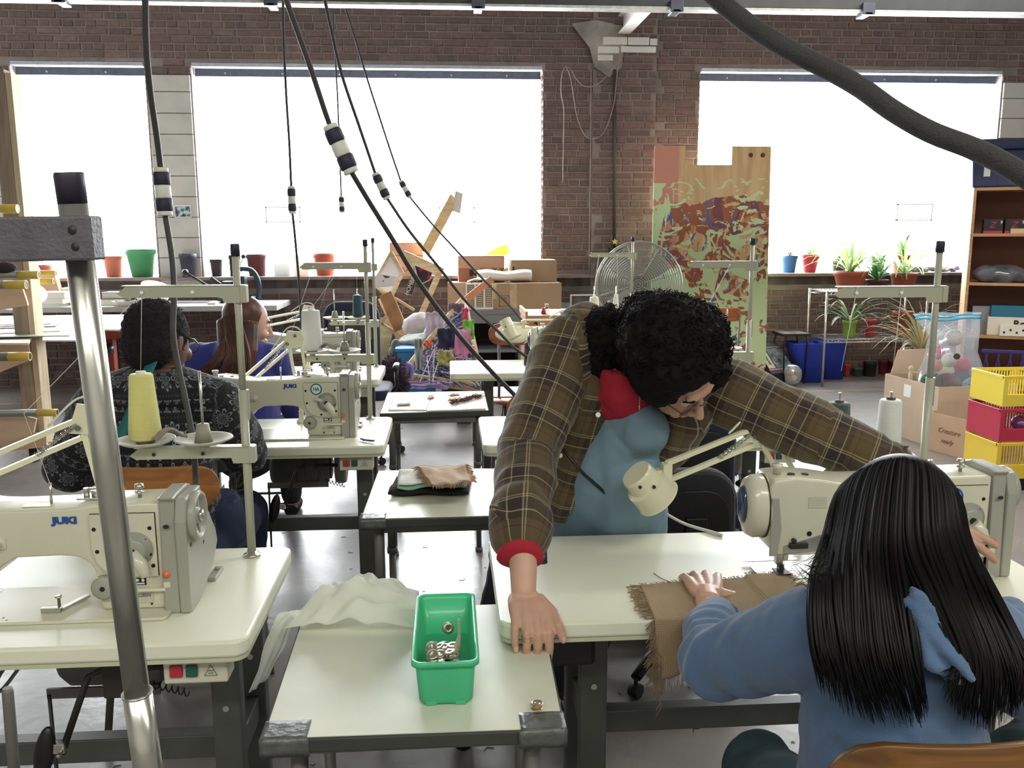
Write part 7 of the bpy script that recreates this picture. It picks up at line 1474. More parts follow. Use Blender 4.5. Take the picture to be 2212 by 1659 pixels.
# wires, conduits and star on the pier
top('conduit', MB().loft([A(1328, 150, 8.96), A(1327, 535, 8.96)], .016, 8), mat('conduit_dark', '#3e3834', .6), 'dark vertical conduit running down the brick pier', 'conduit')
top('junction_box', MB().bx(A(1315, 550, 8.96).x, A(1342, 550, 8.96).x, 8.90, 8.97, A(1328, 575, 8.96).z, A(1328, 535, 8.96).z), M_IRON, 'dark junction box at the foot of the conduit', 'box', bevel=.004)
st_ = MB().prism([((.034 if k % 2 == 0 else .016)*math.cos(PI/2+k*PI/5), (.034 if k % 2 == 0 else .016)*math.sin(PI/2+k*PI/5)) for k in range(10)], A(1328, 522, 8.93), (1, 0, 0), (0, 0, 1), .008); top('star_ornament', st_, M_YEL, 'small yellow star on the brick pier above the fan', 'ornament')
M_WR = mat('wire_pale', '#a58f86', .6)
for lb, pts in (('thin pale cord looping from the joist down and up across the pier', [(1340, 95), (1332, 170), (1325, 230), (1305, 285), (1282, 300), (1262, 290), (1246, 250), (1238, 200), (1230, 160), (1222, 143)]), ('thin cord hanging straight down left of the pier', [(1222, 143), (1214, 160), (1212, 200), (1218, 240), (1217, 320), (1216, 395)]), ('thin cord sagging from the loop to the plaster wedge', [(1222, 143), (1232, 150), (1246, 172), (1262, 186), (1285, 185), (1310, 165), (1336, 130)])):
    top('hanging_cord', MB().loft(curve_pts([A(x, y, 8.94) for x, y in pts], 5), .0045, 5), M_WR, lb, 'cord', 'thin cords on the brick wall')
top('hanging_cord', MB().loft(curve_pts([A(1277, 150, 8.97), A(1276, 300, 8.97), A(1274, 450, 8.97), A(1272, 600, 8.97)], 4), .005, 6), M_WR, 'long pale cord running down the left edge of the pier', 'cord', 'thin cords on the brick wall')
# ------------------------------------------------------------------ painted plywood
def paint_mat():
    m, nt, b = nodes('painted_ply'); N = nt.nodes.new; L = nt.links.new; tc = N('ShaderNodeTexCoord'); s = N('ShaderNodeSeparateXYZ'); L(tc.outputs['Object'], s.inputs[0]); X, Z = s.outputs[0], s.outputs[2]
    def nz(sc, st, seed, det=4, dist=1.5):
        mp = N('ShaderNodeMapping'); mp.inputs['Scale'].default_value = st; mp.inputs['Location'].default_value = (seed, seed, seed); L(tc.outputs['Object'], mp.inputs[0]); n = N('ShaderNodeTexNoise'); n.inputs['Scale'].default_value = sc; n.inputs['Detail'].default_value = det; n.inputs['Distortion'].default_value = dist; L(mp.outputs[0], n.inputs[0]); return n.outputs[0]
    wood_c = ramp(nt, nz(1.4, (6, 1, .8), 1), [(.4, '#c09a68'), (.6, '#d0ae7c')], False)
    def mix(a, col, fac):
        mx = N('ShaderNodeMix'); mx.data_type = 'RGBA'; L(fac, mx.inputs[0]); L(a, mx.inputs[6])
        if isinstance(col, str): mx.inputs[7].default_value = (*lin(col), 1)
        else: L(col, mx.inputs[7])
        return mx.outputs[2]
    gt = lambda v, t: mnode(nt, 'GREATER_THAN', v, t); lt = lambda v, t: mnode(nt, 'LESS_THAN', v, t); mul = lambda a, c: mnode(nt, 'MULTIPLY', a, c); add = lambda a, c: mnode(nt, 'ADD', a, c)
    x0, x1 = PX0, PX1; z0, z1 = 0.25, PZ1; H = z1
    c = mix(wood_c, '#c9826e', mul(lt(X, x0+.24), gt(Z, 1.0)))
    low = lt(add(Z, mul(nz(1.8, (1, 1, 1), 7), .5)), H*.84+.1)
    c = mix(c, '#9a5238', mul(low, gt(nz(3.1, (1.6, 1, 1), 2, 6), .44))); c = mix(c, '#77404a', mul(low, mul(gt(nz(2.2, (1.5, 1, .8), 3, 6), .55), gt(X, (x0+x1)/2))))
    c = mix(c, '#c07a32', mul(low, gt(nz(3.6, (1.5, 1, 1), 4, 6), .60))); c = mix(c, '#3a60ae', mul(low, gt(nz(3.1, (2, 1, .8), 5, 5, 2.5), .63))); c = mix(c, '#5c96b4', mul(low, gt(nz(4.5, (1.5, 1, 1), 15, 5, 2), .66)))
    zz = mnode(nt, 'DIVIDE', mnode(nt, 'SUBTRACT', H, Z), H)
    c = mix(c, '#b9d39a', mul(lt(Z, H*.87), gt(add(nz(2.7, (1.3, 1, 2.2), 6, 6, 3), mul(zz, .12)), .60))); c = mix(c, '#b9d39a', mul(lt(Z, H*.5), gt(add(nz(1.4, (1.5, 1, .8), 8, 6, 2), mul(zz, .22)), .66)))
    c = mix(c, '#b9d39a', mul(mul(lt(X, x0+.20), lt(Z, H*.85)), gt(nz(2.2, (3, 1, .8), 9, 5, 2), .46))); c = mix(c, '#a3442e', mul(lt(Z, H*.6), gt(nz(2.7, (2.5, 1, .6), 10, 5, 2), .66)))
    L(c, b.inputs['Base Color']); b.inputs['Roughness'].default_value = .65
    bp = N('ShaderNodeBump'); bp.inputs['Strength'].default_value = .4; bp.inputs['Distance'].default_value = .003; L(nz(30.0, (1, 1, 2), 12), bp.inputs['Height']); L(bp.outputs[0], b.inputs['Normal']); return m
YP = 8.55
PX0, PX1 = A(1410, 500, YP).x, A(1652, 740, YP).x; PZ1 = A(1440, 315, YP).z
nt0, nt1, nz_ = A(1481, 330, YP).x, A(1582, 330, YP).x, A(1530, 356, YP).z
zbp = A(1560, 745, 8.4).z; px1t = A(1666, 315, YP).x
pb = thing('painted_board', 'tall notched plywood board smeared with green, pink and blue paint', 'board', ((PX0+PX1)/2, YP, 0))
obj('board_panel', MB().prism([(PX0, .16), (PX1+.02, .16), (px1t, PZ1), (nt1, PZ1), (nt1, nz_), (nt0, nz_), (nt0, PZ1), (PX0, PZ1)], (0, YP, 0), (1, 0, 0), (0, 0, 1), -.018), paint_mat(), pb)
for px in (1622, 1648): k = A(px, 335, YP-.005); obj('wood_knot', MB().cyl(k, k+V(0, .006, 0), .022, n=14), mat('knot_dark', '#5c3018', .7), pb)
obj('foot_block', MB().bx(PX0, PX0+.2, YP-.02, YP+.1, 0, .159), M_LUMX, pb); obj('foot_block', MB().bx(PX1-.2, PX1, YP-.02, YP+.1, 0, .159), M_LUMX, pb)
# ------------------------------------------------------------------ right background
M_TERRA = mat('terracotta', '#b5563a', .7, var=.1, vscale=10); M_LEAF = translucent('spider_leaf', '#7da34e', .5, .35); M_LEAFL = translucent('spider_leaf_pale', '#c3cf8c', .5, .35); M_LEAFD = translucent('dark_leaf', '#3f7a3c', .5, .3); M_LEAFG = translucent('grey_leaf', '#8a8f68', .6, .25)
def spider(base, n, L, seed, mats, parent, w=.008, up=1.0, name='leaf'):
    rnd = random.Random(seed)
    for k in range(int(n*1.15)):
        a = rnd.uniform(0, 2*PI); l = L*1.45*rnd.uniform(.55, 1.1); el = rnd.uniform(.5, 1.35)*up; d = V(math.cos(a), math.sin(a), 0); pts = []
        for q in range(8):
            t = q/7; ang = el-t*t*rnd.uniform(1.2, 1.7); pts.append((pts[-1] if pts else Vector(base)+d*.01)+(d*math.cos(ang)+V(0, 0, math.sin(ang)))*l/7 if q else Vector(base)+d*.01)
        s = d.cross(V(0, 0, 1)); m = MB(); vs = []
        for q, p in enumerate(pts): ww = w*(math.sin(PI*min(.98, (q+.8)/8.2)))**.6; vs += [p-s*ww, p+V(0, 0, -.002), p+s*ww]
        fs = []
        for q in range(7): fs += [(q*3, q*3+1, q*3+4, q*3+3), (q*3+1, q*3+2, q*3+5, q*3+4)]
        m.add(vs, fs, True); obj(name, m, mats[k % len(mats)], parent)
def plant(label, px, y0, y1, w0, w1, col, Y=9.12, zb=None, n=22, L=.16, seed=1, mats=None, up=1.0, w=.007, group='potted plants', catlab='plant'):
    t, c, r = pot(label, px, y0, y1, w0, w1, col, Y, zb, 'potted_plant', soil=True, group=group); t['category'] = 'plant'; spider(c+V(0, 0, .012), n, L, seed, mats or [M_LEAF, M_LEAFL], t, w*1.3, up); return t
plant('small plant in a blue pot on the right sill', 1704, 552, 588, 36, 26, '2d6aa8', L=.15, seed=2, mats=[M_LEAFD, M_LEAFG], n=12, up=1.2); plant('small plant in a red pot on the right sill', 1749, 550, 588, 40, 25, 'd0353f', L=.18, seed=3, mats=[M_LEAFD, M_LEAF], n=14)
plant('tall bushy plant in a terracotta pot, highest on the sill', 1948, 551, 588, 44, 34, 'b5563a', L=.24, seed=4, mats=[M_LEAF, M_LEAFD], n=34, up=1.15, w=.010); plant('small pale plant at the back of the sill between two larger ones', 1896, 560, 588, 30, 24, 'b5563a', L=.2, seed=14, mats=[M_LEAFL, M_LEAF], n=16, up=1.1); plant('green leafy plant on the sill behind the large spider plant', 1812, 560, 588, 34, 26, '3f4a3a', L=.24, seed=15, mats=[M_LEAF, M_LEAFL], n=24)
# crochet pieces on the sill
gm = MB(); rnd = random.Random(21)
for k in range(60): p = A(rnd.uniform(1962, 2068), 583, 9.1); gm.sph((p.x, 9.1+rnd.uniform(-.05, .05), WZ0+rnd.uniform(.012, .05)), (.035, .03, .018), 8, 6)
setm(top('woven_scraps', gm, mat('scrap_blue', '#3f5c8c', .9, var=.9, vscale=14, col2='#d8cfc8'), 'heap of small blue and white woven scraps on the right sill', 'cloth'), kind='stuff')
# wire shelf with plants
shY = 8.3; s0, s1 = A(1786, 650, shY).x, A(2004, 650, shY).x; shz = A(1890, 630, shY).z; lowz = A(1880, 727, shY+.2).z
ws = thing('wire_shelf', 'chrome wire shelf unit carrying potted plants under the right window', 'shelf', ((s0+s1)/2, 8.5, 0))
for x in (s0, s1):
    for y in (shY, shY+.42): obj('post', MB().cyl((x, y, 0), (x, y, shz+.012), .0125, n=12), M_CHROME, ws)
for z in (shz, lowz):
    obj('shelf_rim', MB().loft([(s0, shY, z), (s1, shY, z), (s1, shY+.42, z), (s0, shY+.42, z)], .005, 6, closed=True).loft([(s0, shY, z-.03), (s1, shY, z-.03), (s1, shY+.42, z-.03), (s0, shY+.42, z-.03)], .005, 6, closed=True), M_CHROME, ws)
    w = MB()
    for k in range(36): x = s0+(s1-s0)*k/35; w.cyl((x, shY, z+.003), (x, shY+.42, z+.003), .0022, n=5, caps=False)
    zz = MB()
    for k in range(30): x = s0+(s1-s0)*k/30; dx = (s1-s0)/60; zz.loft([(x, shY, z-.03), (x+dx, shY, z), (x+2*dx, shY, z-.03)], .002, 4, caps=False)
    setm(obj('shelf_wires', w, M_CHROME, ws), kind='stuff'); setm(obj('rim_zigzag', zz, M_CHROME, ws), kind='stuff')
zt2 = shz+.0055
plant('large spider plant in a wide terracotta pot on the wire shelf', 1835, 586, 628, 74, 52, 'b5563a', 8.42, zt2, 60, .40, 5, [M_LEAFL, M_LEAF], 1.1, .008); plant('dark green spiky plant in the middle of the wire shelf', 1893, 604, 628, 50, 40, '5a2a24', 8.42, zt2, 40, .28, 6, [M_LEAFD, M_LEAFD], 1.1, .009); plant('spider plant with long trailing leaves at the right of the wire shelf', 1950, 590, 628, 58, 44, 'a04e34', 8.42, zt2, 44, .44, 7, [M_LEAFL, M_LEAF], 1.0, .007)
plant('spider plant in a lime green pot on the lower wire shelf', 1834, 692, 724, 32, 26, '7fae3e', 8.5, lowz+.0055, 26, .34, 8, [M_LEAFD, M_LEAFG], .95, .008); pot('small blue and red pot on the lower wire shelf', 1880, 690, 712, 26, 20, 'a8323a', 8.5, lowz+.0055, group='pots on the wire shelf'); pot('square terracotta pot at the right of the lower wire shelf', 1948, 672, 714, 44, 34, '93492f', 8.5, lowz+.0055, group='pots on the wire shelf')
# pots and tubs on the floor by the wall
for lb, px, y0, y1, w0, w1, col in (('small red pot on the floor beside the blue bins', 1828, 786, 813, 16, 12, 'c0353a'), ('low green pot on the floor by the brick wall', 1852, 794, 812, 26, 22, '3d5a44'), ('black nursery pot on the floor by the brick wall', 1878, 782, 812, 30, 26, '22222b'), ('dark red pot on the floor by the brick wall', 1908, 776, 808, 26, 20, '8c2a2e'), ('brown terracotta pot on the floor by the brick wall', 1940, 778, 812, 42, 34, '7e4230')):
    Yf = G(px, y1, 0).y; pot(lb, px, y0, y1, w0, w1, col, Yf, 0.0005, group='pots on the floor')
# blue bins
M_BBIN = mat('bin_blue', '#2340c0', .4)
def bin_(label, x0, x1, y0, y1, bx0, bx1, notch=False):
    Yb = G((bx0+bx1)/2, y1, 0).y; a, b, c, d = A(x0, y0, Yb), A(x1, y0, Yb), A(bx0, y1, Yb), A(bx1, y1, Yb); zt = a.z; cx_ = (c.x+d.x)/2; t = thing('waste_bin', label, 'bin', (cx_, Yb+.12, 0), 0, 'blue waste bins')
    W0, W1 = (b.x-a.x)/2, (d.x-c.x)/2; D0, D1 = .13, .10; cx2 = (a.x+b.x)/2; m = MB(); R = [rrect(cx_-W1, cx_+W1, Yb, Yb+2*D1, .03), rrect(cx2-W0, cx2+W0, Yb-.02, Yb-.02+2*D0, .035), rrect(cx2-W0-.008, cx2+W0+.008, Yb-.028, Yb-.012+2*D0, .035), rrect(cx2-W0+.006, cx2+W0-.006, Yb-.014, Yb-.026+2*D0, .03), rrect(cx_-W1+.006, cx_+W1-.006, Yb+.006, Yb+2*D1-.006, .028)]
    Z = [.001, zt-.012, zt, zt, .012]; n = len(R[0]); vs = [(x, y, (z-(.035*max(0, math.cos((x-cx2)/W0*PI*1.2)) if (notch and i in (1, 2, 3) and y < Yb+.02 and abs(x-cx2) < W0*.42) else 0))) for i, (r, z) in enumerate(zip(R, Z)) for x, y in r]; fs = []
    for i in range(4):
        for k in range(n): fs.append((i*n+k, i*n+(k+1) % n, (i+1)*n+(k+1) % n, (i+1)*n+k))
    m.add(vs, fs, True); m.f.append(tuple(reversed(range(n)))); m.sm.append(False); m.f.append(tuple(4*n+k for k in range(n))); m.sm.append(False); obj('bin_body', m, M_BBIN, t); return t
bin_('blue waste bin in front, with a dipped front rim', 1712, 1783, 742, 827, 1736, 1780, True); bin_('blue waste bin behind on the right, with a plain rim', 1764, 1831, 736, 820, 1783, 1822)
# small black side table
st = thing('side_table', 'small black side table with tiled top against the brick wall', 'table', (A(1720, 720, 8.6).x, 8.65, 0)); a, b_ = A(1690, 722, 8.5), A(1750, 722, 8.5); obj('tabletop', MB().bx(a.x, b_.x, 8.48, 8.78, a.z-.02, a.z), M_BLACK, st)
for k in range(2): obj('top_tile', MB().bx(a.x+.01+k*(b_.x-a.x)/2, a.x-.01+(k+1)*(b_.x-a.x)/2, 8.49, 8.77, a.z+.0005, a.z+.006), mat('tile_brown', '#6d655c', .4), st)
for x in (a.x+.04, b_.x-.04):
    for y in (8.5, 8.76): obj('leg', MB().loft([(x, y, a.z-.02), (x+(.02 if x > st.location.x else -.02), y, .4), (x, y, 0)], .009, 8), M_BLACK, st)
# game box standing against the plywood
gp = [A(1625, 745, 8.8), A(1673, 742, 8.8), A(1722, 812, 8.6), A(1668, 818, 8.5)]; gx = thing('boxed_set', 'slanting boxed set with dark picture and pink curved bands', 'box', tuple((gp[0]+gp[2])/2))
def gq(u, v, off=0): p = gp[0].lerp(gp[1], u).lerp(gp[3].lerp(gp[2], u), v); return p+V(0, -.04-off, .02+off*.3)
def quadm(u0, u1, v0, v1, off): return MB().add([gq(u0, v0, off), gq(u1, v0, off), gq(u1, v1, off), gq(u0, v1, off)], [(0, 1, 2, 3)])
gm = MB(); q8 = [gq(0, 0), gq(1, 0), gq(1, 1), gq(0, 1)]; gm.add(q8+[p+V(0, .06, -.01) for p in q8], [(0, 1, 2, 3), (7, 6, 5, 4), (0, 4, 5, 1), (1, 5, 6, 2), (2, 6, 7, 3), (3, 7, 4, 0)]); obj('box_body', gm, mat('box_slate', '#4b5264', .5), gx)
obj('cover_picture', quadm(.34, .98, .18, .75, .003), mat('cover_dark', '#2f3b46', .4, var=.9, vscale=16, col2='#9fb3b4'), gx); obj('side_strip', quadm(.02, .30, .18, .75, .003), mat('cover_cream', '#c9bba6', .5), gx); obj('pink_band', quadm(0, 1, .13, .16, .005), mat('cover_pink', '#c88a7e', .5), gx); obj('pink_band', quadm(0, 1, .77, .81, .005), mat('cover_pink', '#c88a7e'), gx); obj('foot_panel', quadm(0, 1, .9, 1, .004), M_BLACK, gx)
text('strip_lettering', 'SYMPHONIE', .03, gq(.16, .46, .006), gq(.16, .7)-gq(.16, .2), gq(.5, .4)-gq(.1, .4), M_IRON, gx)
lump('clear_bag', 'clear plastic bag of small bright things beside the blue bins', 'bag', (1712, 806), 8.35, (.08, .08, .10), film_mat('clear_film', '#c8ccc8', .3, .3), 5, group=None)
for k, (cx_, cy__, cl) in enumerate(((1708, 806, 'c94a50'), (1716, 816, 'd8c35a'), (1712, 798, '9ab0b4'), (1705, 818, '6a7a5a'))): top('toy_ball', MB().sph(A(cx_, cy__, 8.35), .028, 14, 10), mat('ball_'+cl, '#'+cl, .4), ('red', 'yellow', 'pale grey', 'olive')[k]+' ball inside the clear plastic bag', 'ball', 'balls in the clear bag')
# cream and black patterned planter with a grassy plant
gY = 7.1; t = thing('potted_plant', 'grassy plant in a tall black and white patterned planter', 'plant', (A(1990, 850, gY).x, gY, 0), 0, 'potted plants'); c = A(1990, 755, gY); rr = .17
m_, nt_, bb = nodes('planter_pattern'); tc_ = nt_.nodes.new('ShaderNodeTexCoord'); vo = nt_.nodes.new('ShaderNodeTexVoronoi'); vo.feature = 'DISTANCE_TO_EDGE'; vo.inputs['Scale'].default_value = 24; nt_.links.new(tc_.outputs['Object'], vo.inputs[0]); nt_.links.new(ramp(nt_, vo.outputs[0], [(0, '#2a2826'), (.09, '#b9b4a6')]), bb.inputs['Base Color']); bb.inputs['Roughness'].default_value = .6
obj('planter', MB().lathe([(0, 0), (.11, 0), (.13, .02), (.17, c.z), (.16, c.z), (.12, .03), (0, .03)], n=30), m_, t, local=True); obj('soil', MB().cyl((0, 0, c.z-.05), (0, 0, c.z-.02), .155, n=24), mat('soil', '#2e241c'), t, local=True)
spider(V(c.x, gY, c.z-.02), 60, .42, 31, [M_LEAFG, M_LEAFG, mat('dry_leaf', '#b5935a', .7)], t, .006, 1.15)
# bookcase at the right edge, turned to face the room
_before = set(bpy.data.objects.keys())
bkY = 6.9; x0, x1 = A(2088, 600, bkY).x, A(2088, 600, bkY).x+1.1; M_BKW = wood('bookcase_wood', '#c49468', '#ab7a4e', .5, 0, 3)
bk = thing('bookcase', 'orange brown wooden bookcase at the right edge with five open shelves', 'bookcase', ((x0+x1)/2, bkY+.2, 0)); D_ = .42
ztop = A(2150, 406, bkY).z
obj('side_panel', MB().bx(x0, x0+.022, bkY, bkY+D_, 0, ztop), M_BKW, bk); obj('side_panel', MB().bx(x1-.022, x1, bkY, bkY+D_, 0, ztop), M_BKW, bk); obj('back_panel', MB().bx(x0+.02, x1-.02, bkY+D_-.01, bkY+D_, 0, ztop), mat('bookcase_back', '#7a4d3a', .7), bk)
SHZ = [ztop-.022]+[A(2150, y, bkY).z for y in (511, 616, 728)]+[A(2150, 728, bkY).z-.42, .05]
for z in SHZ: obj('shelf_board', MB().bx(x0+.022, x1-.022, bkY-.003, bkY+D_-.012, z, z+.024), M_BKW, bk, bevel=.002)
def onshelf(k): return SHZ[k]+.0245
# tote on top
ty = bkY+.02; ta, tb = A(2093, 400, ty), A(2290, 400, ty); tzt = A(2150, 300, ty).z; tt = thing('storage_tote', 'dark blue plastic tote with white label on top of the bookcase', 'tote', ((ta.x+tb.x)/2, ty+.18, onshelf(0))); M_TOTE = mat('tote_blue', '#27345f', .45)
obj('tote_body', MB().prism([(ta.x+.02, onshelf(0)), (tb.x-.02, onshelf(0)), (tb.x, tzt-.09), (ta.x, tzt-.09)], (0, ty, 0), (1, 0, 0), (0, 0, 1), -.36), M_TOTE, tt, bevel=.015); obj('lid', MB().bx(ta.x-.015, tb.x+.015, ty-.015, ty+.375, tzt-.088, tzt-.005), M_TOTE, tt, bevel=.015); obj('label_card', MB().bx(A(2120, 370, ty).x, A(2132, 370, ty).x, ty-.004, ty-.002, A(2120, 382, ty).z, A(2120, 352, ty).z), M_STICK, tt); obj('rib', MB().bx(A(2145, 370, ty).x, A(2149, 370, ty).x, ty-.006, ty, onshelf(0)+.02, tzt-.1), M_TOTE, tt)
def sbox(label, xa, xb, ya, k, col, name='box', cat='box', dY=.03, d=.14, zb=None, grp='things on the bookcase'):
    Y = bkY+dY; a, b = A(xa, ya, Y), A(xb, ya, Y); z0 = onshelf(k)+.0005 if zb is None else zb; t = thing(name, label, cat, ((a.x+b.x)/2, Y+d/2, z0), 0, grp); obj('box_body', MB().bx(a.x, b.x, Y, Y+d, z0, a.z), mat('sbox_'+col, '#'+col, .5), t, bevel=.002); return t, a.x, b.x, Y, z0, a.z
for i, (xa, xb, lb) in enumerate(((2118, 2153, 'black and red printed box, left one on the second shelf'), (2157, 2212, 'black and red printed box, right one on the second shelf'))):
    t, ax, bx_, Y, z0, z1 = sbox(lb, xa, xb, 474, 1, '201a1e'); obj('red_strip', MB().bx(ax, bx_, Y-.002, Y-.0005, z0, z0+.02), M_RED, t); text('box_lettering', 'Z', .07, (ax+.06, Y-.002, (z0+z1)/2+.01), (1, 0, 0), (0, 0, 1), M_RED, t, shear=.3); text('box_numeral', '9', .035, (ax+.125, Y-.002, (z0+z1)/2+.03), (1, 0, 0), (0, 0, 1), M_STICK, t)
sbox('pale wooden block in front of the red printed boxes', 2170, 2260, 494, 1, 'd6ae7e', 'wood_block', 'block', -.0, .02)
lump('plastic_bag', 'grey black plastic bag bulging off the third shelf', 'bag', (2135, 592), bkY+.10, (.21, .12, .085), mat('bag_black', '#5a5c64', .15, var=.7, vscale=6, coat=1), 6, zmin=onshelf(2)+.001, amp=.02, vox=.01); sbox('red flat box on the third shelf', 2170, 2260, 610, 2, 'b02a38', 'flat_box', 'box', -.0, .1)
top('yellow_cloth', MB().sph(A(2212, 600, bkY+.25), (.12, .06, .035), 14, 10), mat('rag_yellow', '#c8a22c', .9, bump=.6), 'yellow cloth lying behind the red flat box', 'cloth')
t, ax, bx_, Y, z0, z1 = sbox('white game box printed Rock on the fourth shelf', 2120, 2260, 682, 3, 'd9d2c2', d=.2, dY=.05); text('box_lettering', 'Rock.m', .075, (ax+.30, Y-.002, (z0+z1)/2+.02), (1, 0, 0), (0, 0, 1), M_IRON, t, bold=.003)
sbox('long teal box lying on the white game box', 2124, 2270, 658, 3, '1f6e8e', d=.18, dY=.07, zb=z1+.001); sbox('pair of grey cases behind the teal box', 2078, 2122, 660, 3, '8f949a', 'case', 'case', .16, .1); t, ax, bx_, Y, z0, z1 = sbox('small white patterned box in front on the fourth shelf', 2150, 2215, 698, 3, 'e3dccb', d=.06, dY=-.01)
for k in range(5): obj('black_mark', MB().cyl((ax+.03+k*.045, Y-.0005, z0+.03+.02*(k % 2)), (ax+.03+k*.045, Y-.002, z0+.03+.02*(k % 2)), .009, n=8), M_BLACK, t)
# purple basket and yellow cloth low on the bookcase
a, b_ = A(2108, 760, bkY+.03), A(2280, 760, bkY+.03); pb_ = thing('basket', 'purple plastic lattice basket on the bottom of the bookcase', 'basket', ((a.x+b_.x)/2, bkY+.15, SHZ[4]+.0245)); M_PUR = mat('purple_plastic', '#3d2c78', .4); w = MB(); zb, zt = SHZ[4]+.025, SHZ[4]+.30
for k in range(9): x = a.x+(b_.x-a.x)*k/8; w.bar((x, bkY+.03, zb), (x-.05, bkY+.02, zt), .012, .008, (0, 1, 0)); w.bar((x, bkY+.03, zb), (x+.05, bkY+.02, zt), .012, .008, (0, 1, 0))
setm(obj('lattice', w, M_PUR, pb_), kind='stuff'); obj('basket_rim', MB().bx(a.x, b_.x, bkY+.01, bkY+.04, zt, zt+.03), M_PUR, pb_, bevel=.004); obj('basket_floor', MB().bx(a.x, b_.x, bkY+.03, bkY+.3, zb, zb+.01), M_PUR, pb_)
lump('yellow_cloth', 'mustard yellow cloth spilling from the purple basket', 'cloth', (2182, 808), bkY-.05, (.07, .05, .07), mat('rag_yellow', '#c8a22c'), 9, amp=.02, vox=.01)
RB = Matrix.Translation(V(x0, bkY, 0)) @ Matrix.Rotation(-.46, 4, 'Z') @ Matrix.Translation(V(-x0, -bkY, 0))
for o in [q for q in bpy.data.objects if q.name not in _before and q.parent is None]:
    o.location = RB @ o.location; o.rotation_euler = (0, 0, o.rotation_euler[2]-.46)
# ------------------------------------------------------------------ cartons and yarn bag on the floor
def carton(label, px, y_floor, w, d, h, ang, col, open_=True):
    c = G(*px, 0); t = thing('cardboard_box', label, 'box', (c.x, c.y, 0), ang, 'open cartons on the floor'); m_ = mat('card_'+col, '#'+col, .85, var=.1, vscale=4, bump=.1, bscale=30); th = .006
    m = MB(); m.bx(0, w, 0, th, .001, h); m.bx(0, w, d-th, d, .001, h); m.bx(0, th, th, d-th, .001, h); m.bx(w-th, w, th, d-th, .001, h); m.bx(th, w-th, th, d-th, .001, .007); obj('box_body', m, m_, t, local=True); return t, m_
# origin corner is the near vertical edge on the floor
t, m_ = carton('large open carton with a small picture label on its side', (2018, 970), 0, .62, .62, .44, .12, 'c4ab90'); obj('picture_label', MB().bx(-.0025, -.0005, .30, .38, .31, .40), M_STICK, t, local=True); obj('flap', MB().prism([(.05, .44), (.6, .44), (.55, .62), (.1, .62)], (0, .63, 0), (1, 0, 0), (0, 0, 1), .005), m_, t, local=True)
t, m_ = carton('small open carton with handwriting and a bar code label', (2093, 996), 0, .50, .36, .27, .30, 'c4a07e'); obj('bar_label', MB().bx(.10, .26, -.0025, -.0005, .19, .25), M_PAPER, t, local=True); text('label_number', '74506', .04, (.18, -.003, .232), (1, 0, 0), (0, 0, 1), M_BLACK, t, local=True)
text('handwriting', 'Crewels', .045, (.20, -.002, .12), (1, 0, 0), (0, 0, 1), mat('pencil', '#7b5a3c', .8), t, local=True, shear=.4); text('handwriting', 'Creature', .05, (-.0015, .18, .16), (0, -1, 0), (0, 0, 1), mat('pencil', '#7b5a3c'), t, local=True, shear=.4); text('handwriting', 'ready', .045, (-.0015, .19, .09), (0, -1, 0), (0, 0, 1), mat('pencil', '#7b5a3c'), t, local=True, shear=.4)
wf = thing('turned_frame', 'pale turned wooden frame standing in the large carton', 'frame', tuple(G(1990, 960, 0).xy)+(0,)); c = A(1968, 800, 6.2); obj('post', MB().lathe([(0, 0), (.016, 0), (.016, .14), (.010, .15), (.018, .17), (.018, .185), (0, .20)], c+V(0, 0, -.16), n=14), M_LUM, wf); obj('rail', MB().bar(c+V(0, 0, -.02), c+V(.22, 0, -.05), .03, .02), M_LUMX, wf)
# yarn balls in a clear zip bag
bagc = A(2050, 780, 6.05); M_FILM = film_mat('zip_film', '#dfe6ee', .22, .16, .12)
def yarnball(label, px, Y, r, col):
    c = A(*px, Y); t = thing('yarn_ball', label, 'yarn', tuple(c), 0, 'yarn balls in the zip bag'); m_ = mat('yarnb_'+col, '#'+col, .95, bump=.8, bscale=140); obj('ball_core', MB().sph((0, 0, 0), (r*.93, r*.93, r*.85), 18, 12), m_, t, local=True); w = MB(); rnd = random.Random(sum(px))
    for k in range(7):
        q = Quaternion(V(rnd.uniform(-1, 1), rnd.uniform(-1, 1), rnd.uniform(-1, 1)).normalized(), rnd.uniform(0, 3))
        for j in range(4): h = (-.45+.3*j)*r; rr = math.sqrt(r*r*.93-h*h); w.loft([q @ V(rr*math.cos(2*PI*i/18), rr*math.sin(2*PI*i/18), h) for i in range(18)], r*.075, 4, closed=True)
    obj('wound_yarn', w, m_, t, local=True)
for lb, px, Y, r, col in (('large pale blue yarn ball at the lower right of the bag', (2104, 843), 5.95, .092, '7fb2bd'), ('dark charcoal yarn ball in the middle of the bag', (2045, 835), 6.0, .095, '4a4650'), ('dark green yarn ball low at the left of the bag', (2012, 825), 6.0, .07, '2c6a55'), ('black yarn ball behind the charcoal one', (2075, 822), 6.15, .08, '33313a'), ('bright pink yarn ball at the right of the bag', (2078, 790), 6.1, .055, 'd0366a'), ('coral orange yarn ball at the left of the bag', (2022, 790), 6.05, .045, 'd8745c'), ('pink yarn ball high at the left of the bag', (2025, 762), 6.1, .05, 'd84a78'), ('cream yarn ball high in the bag', (2060, 730), 6.1, .06, 'd8c8b8'), ('teal yarn ball between the dark ones', (2085, 850), 6.1, .06, '2f5f66'), ('white yarn ball in the middle of the bag', (2050, 778), 6.0, .05, 'd5d2c4')): yarnball(lb, px, Y, r, col)
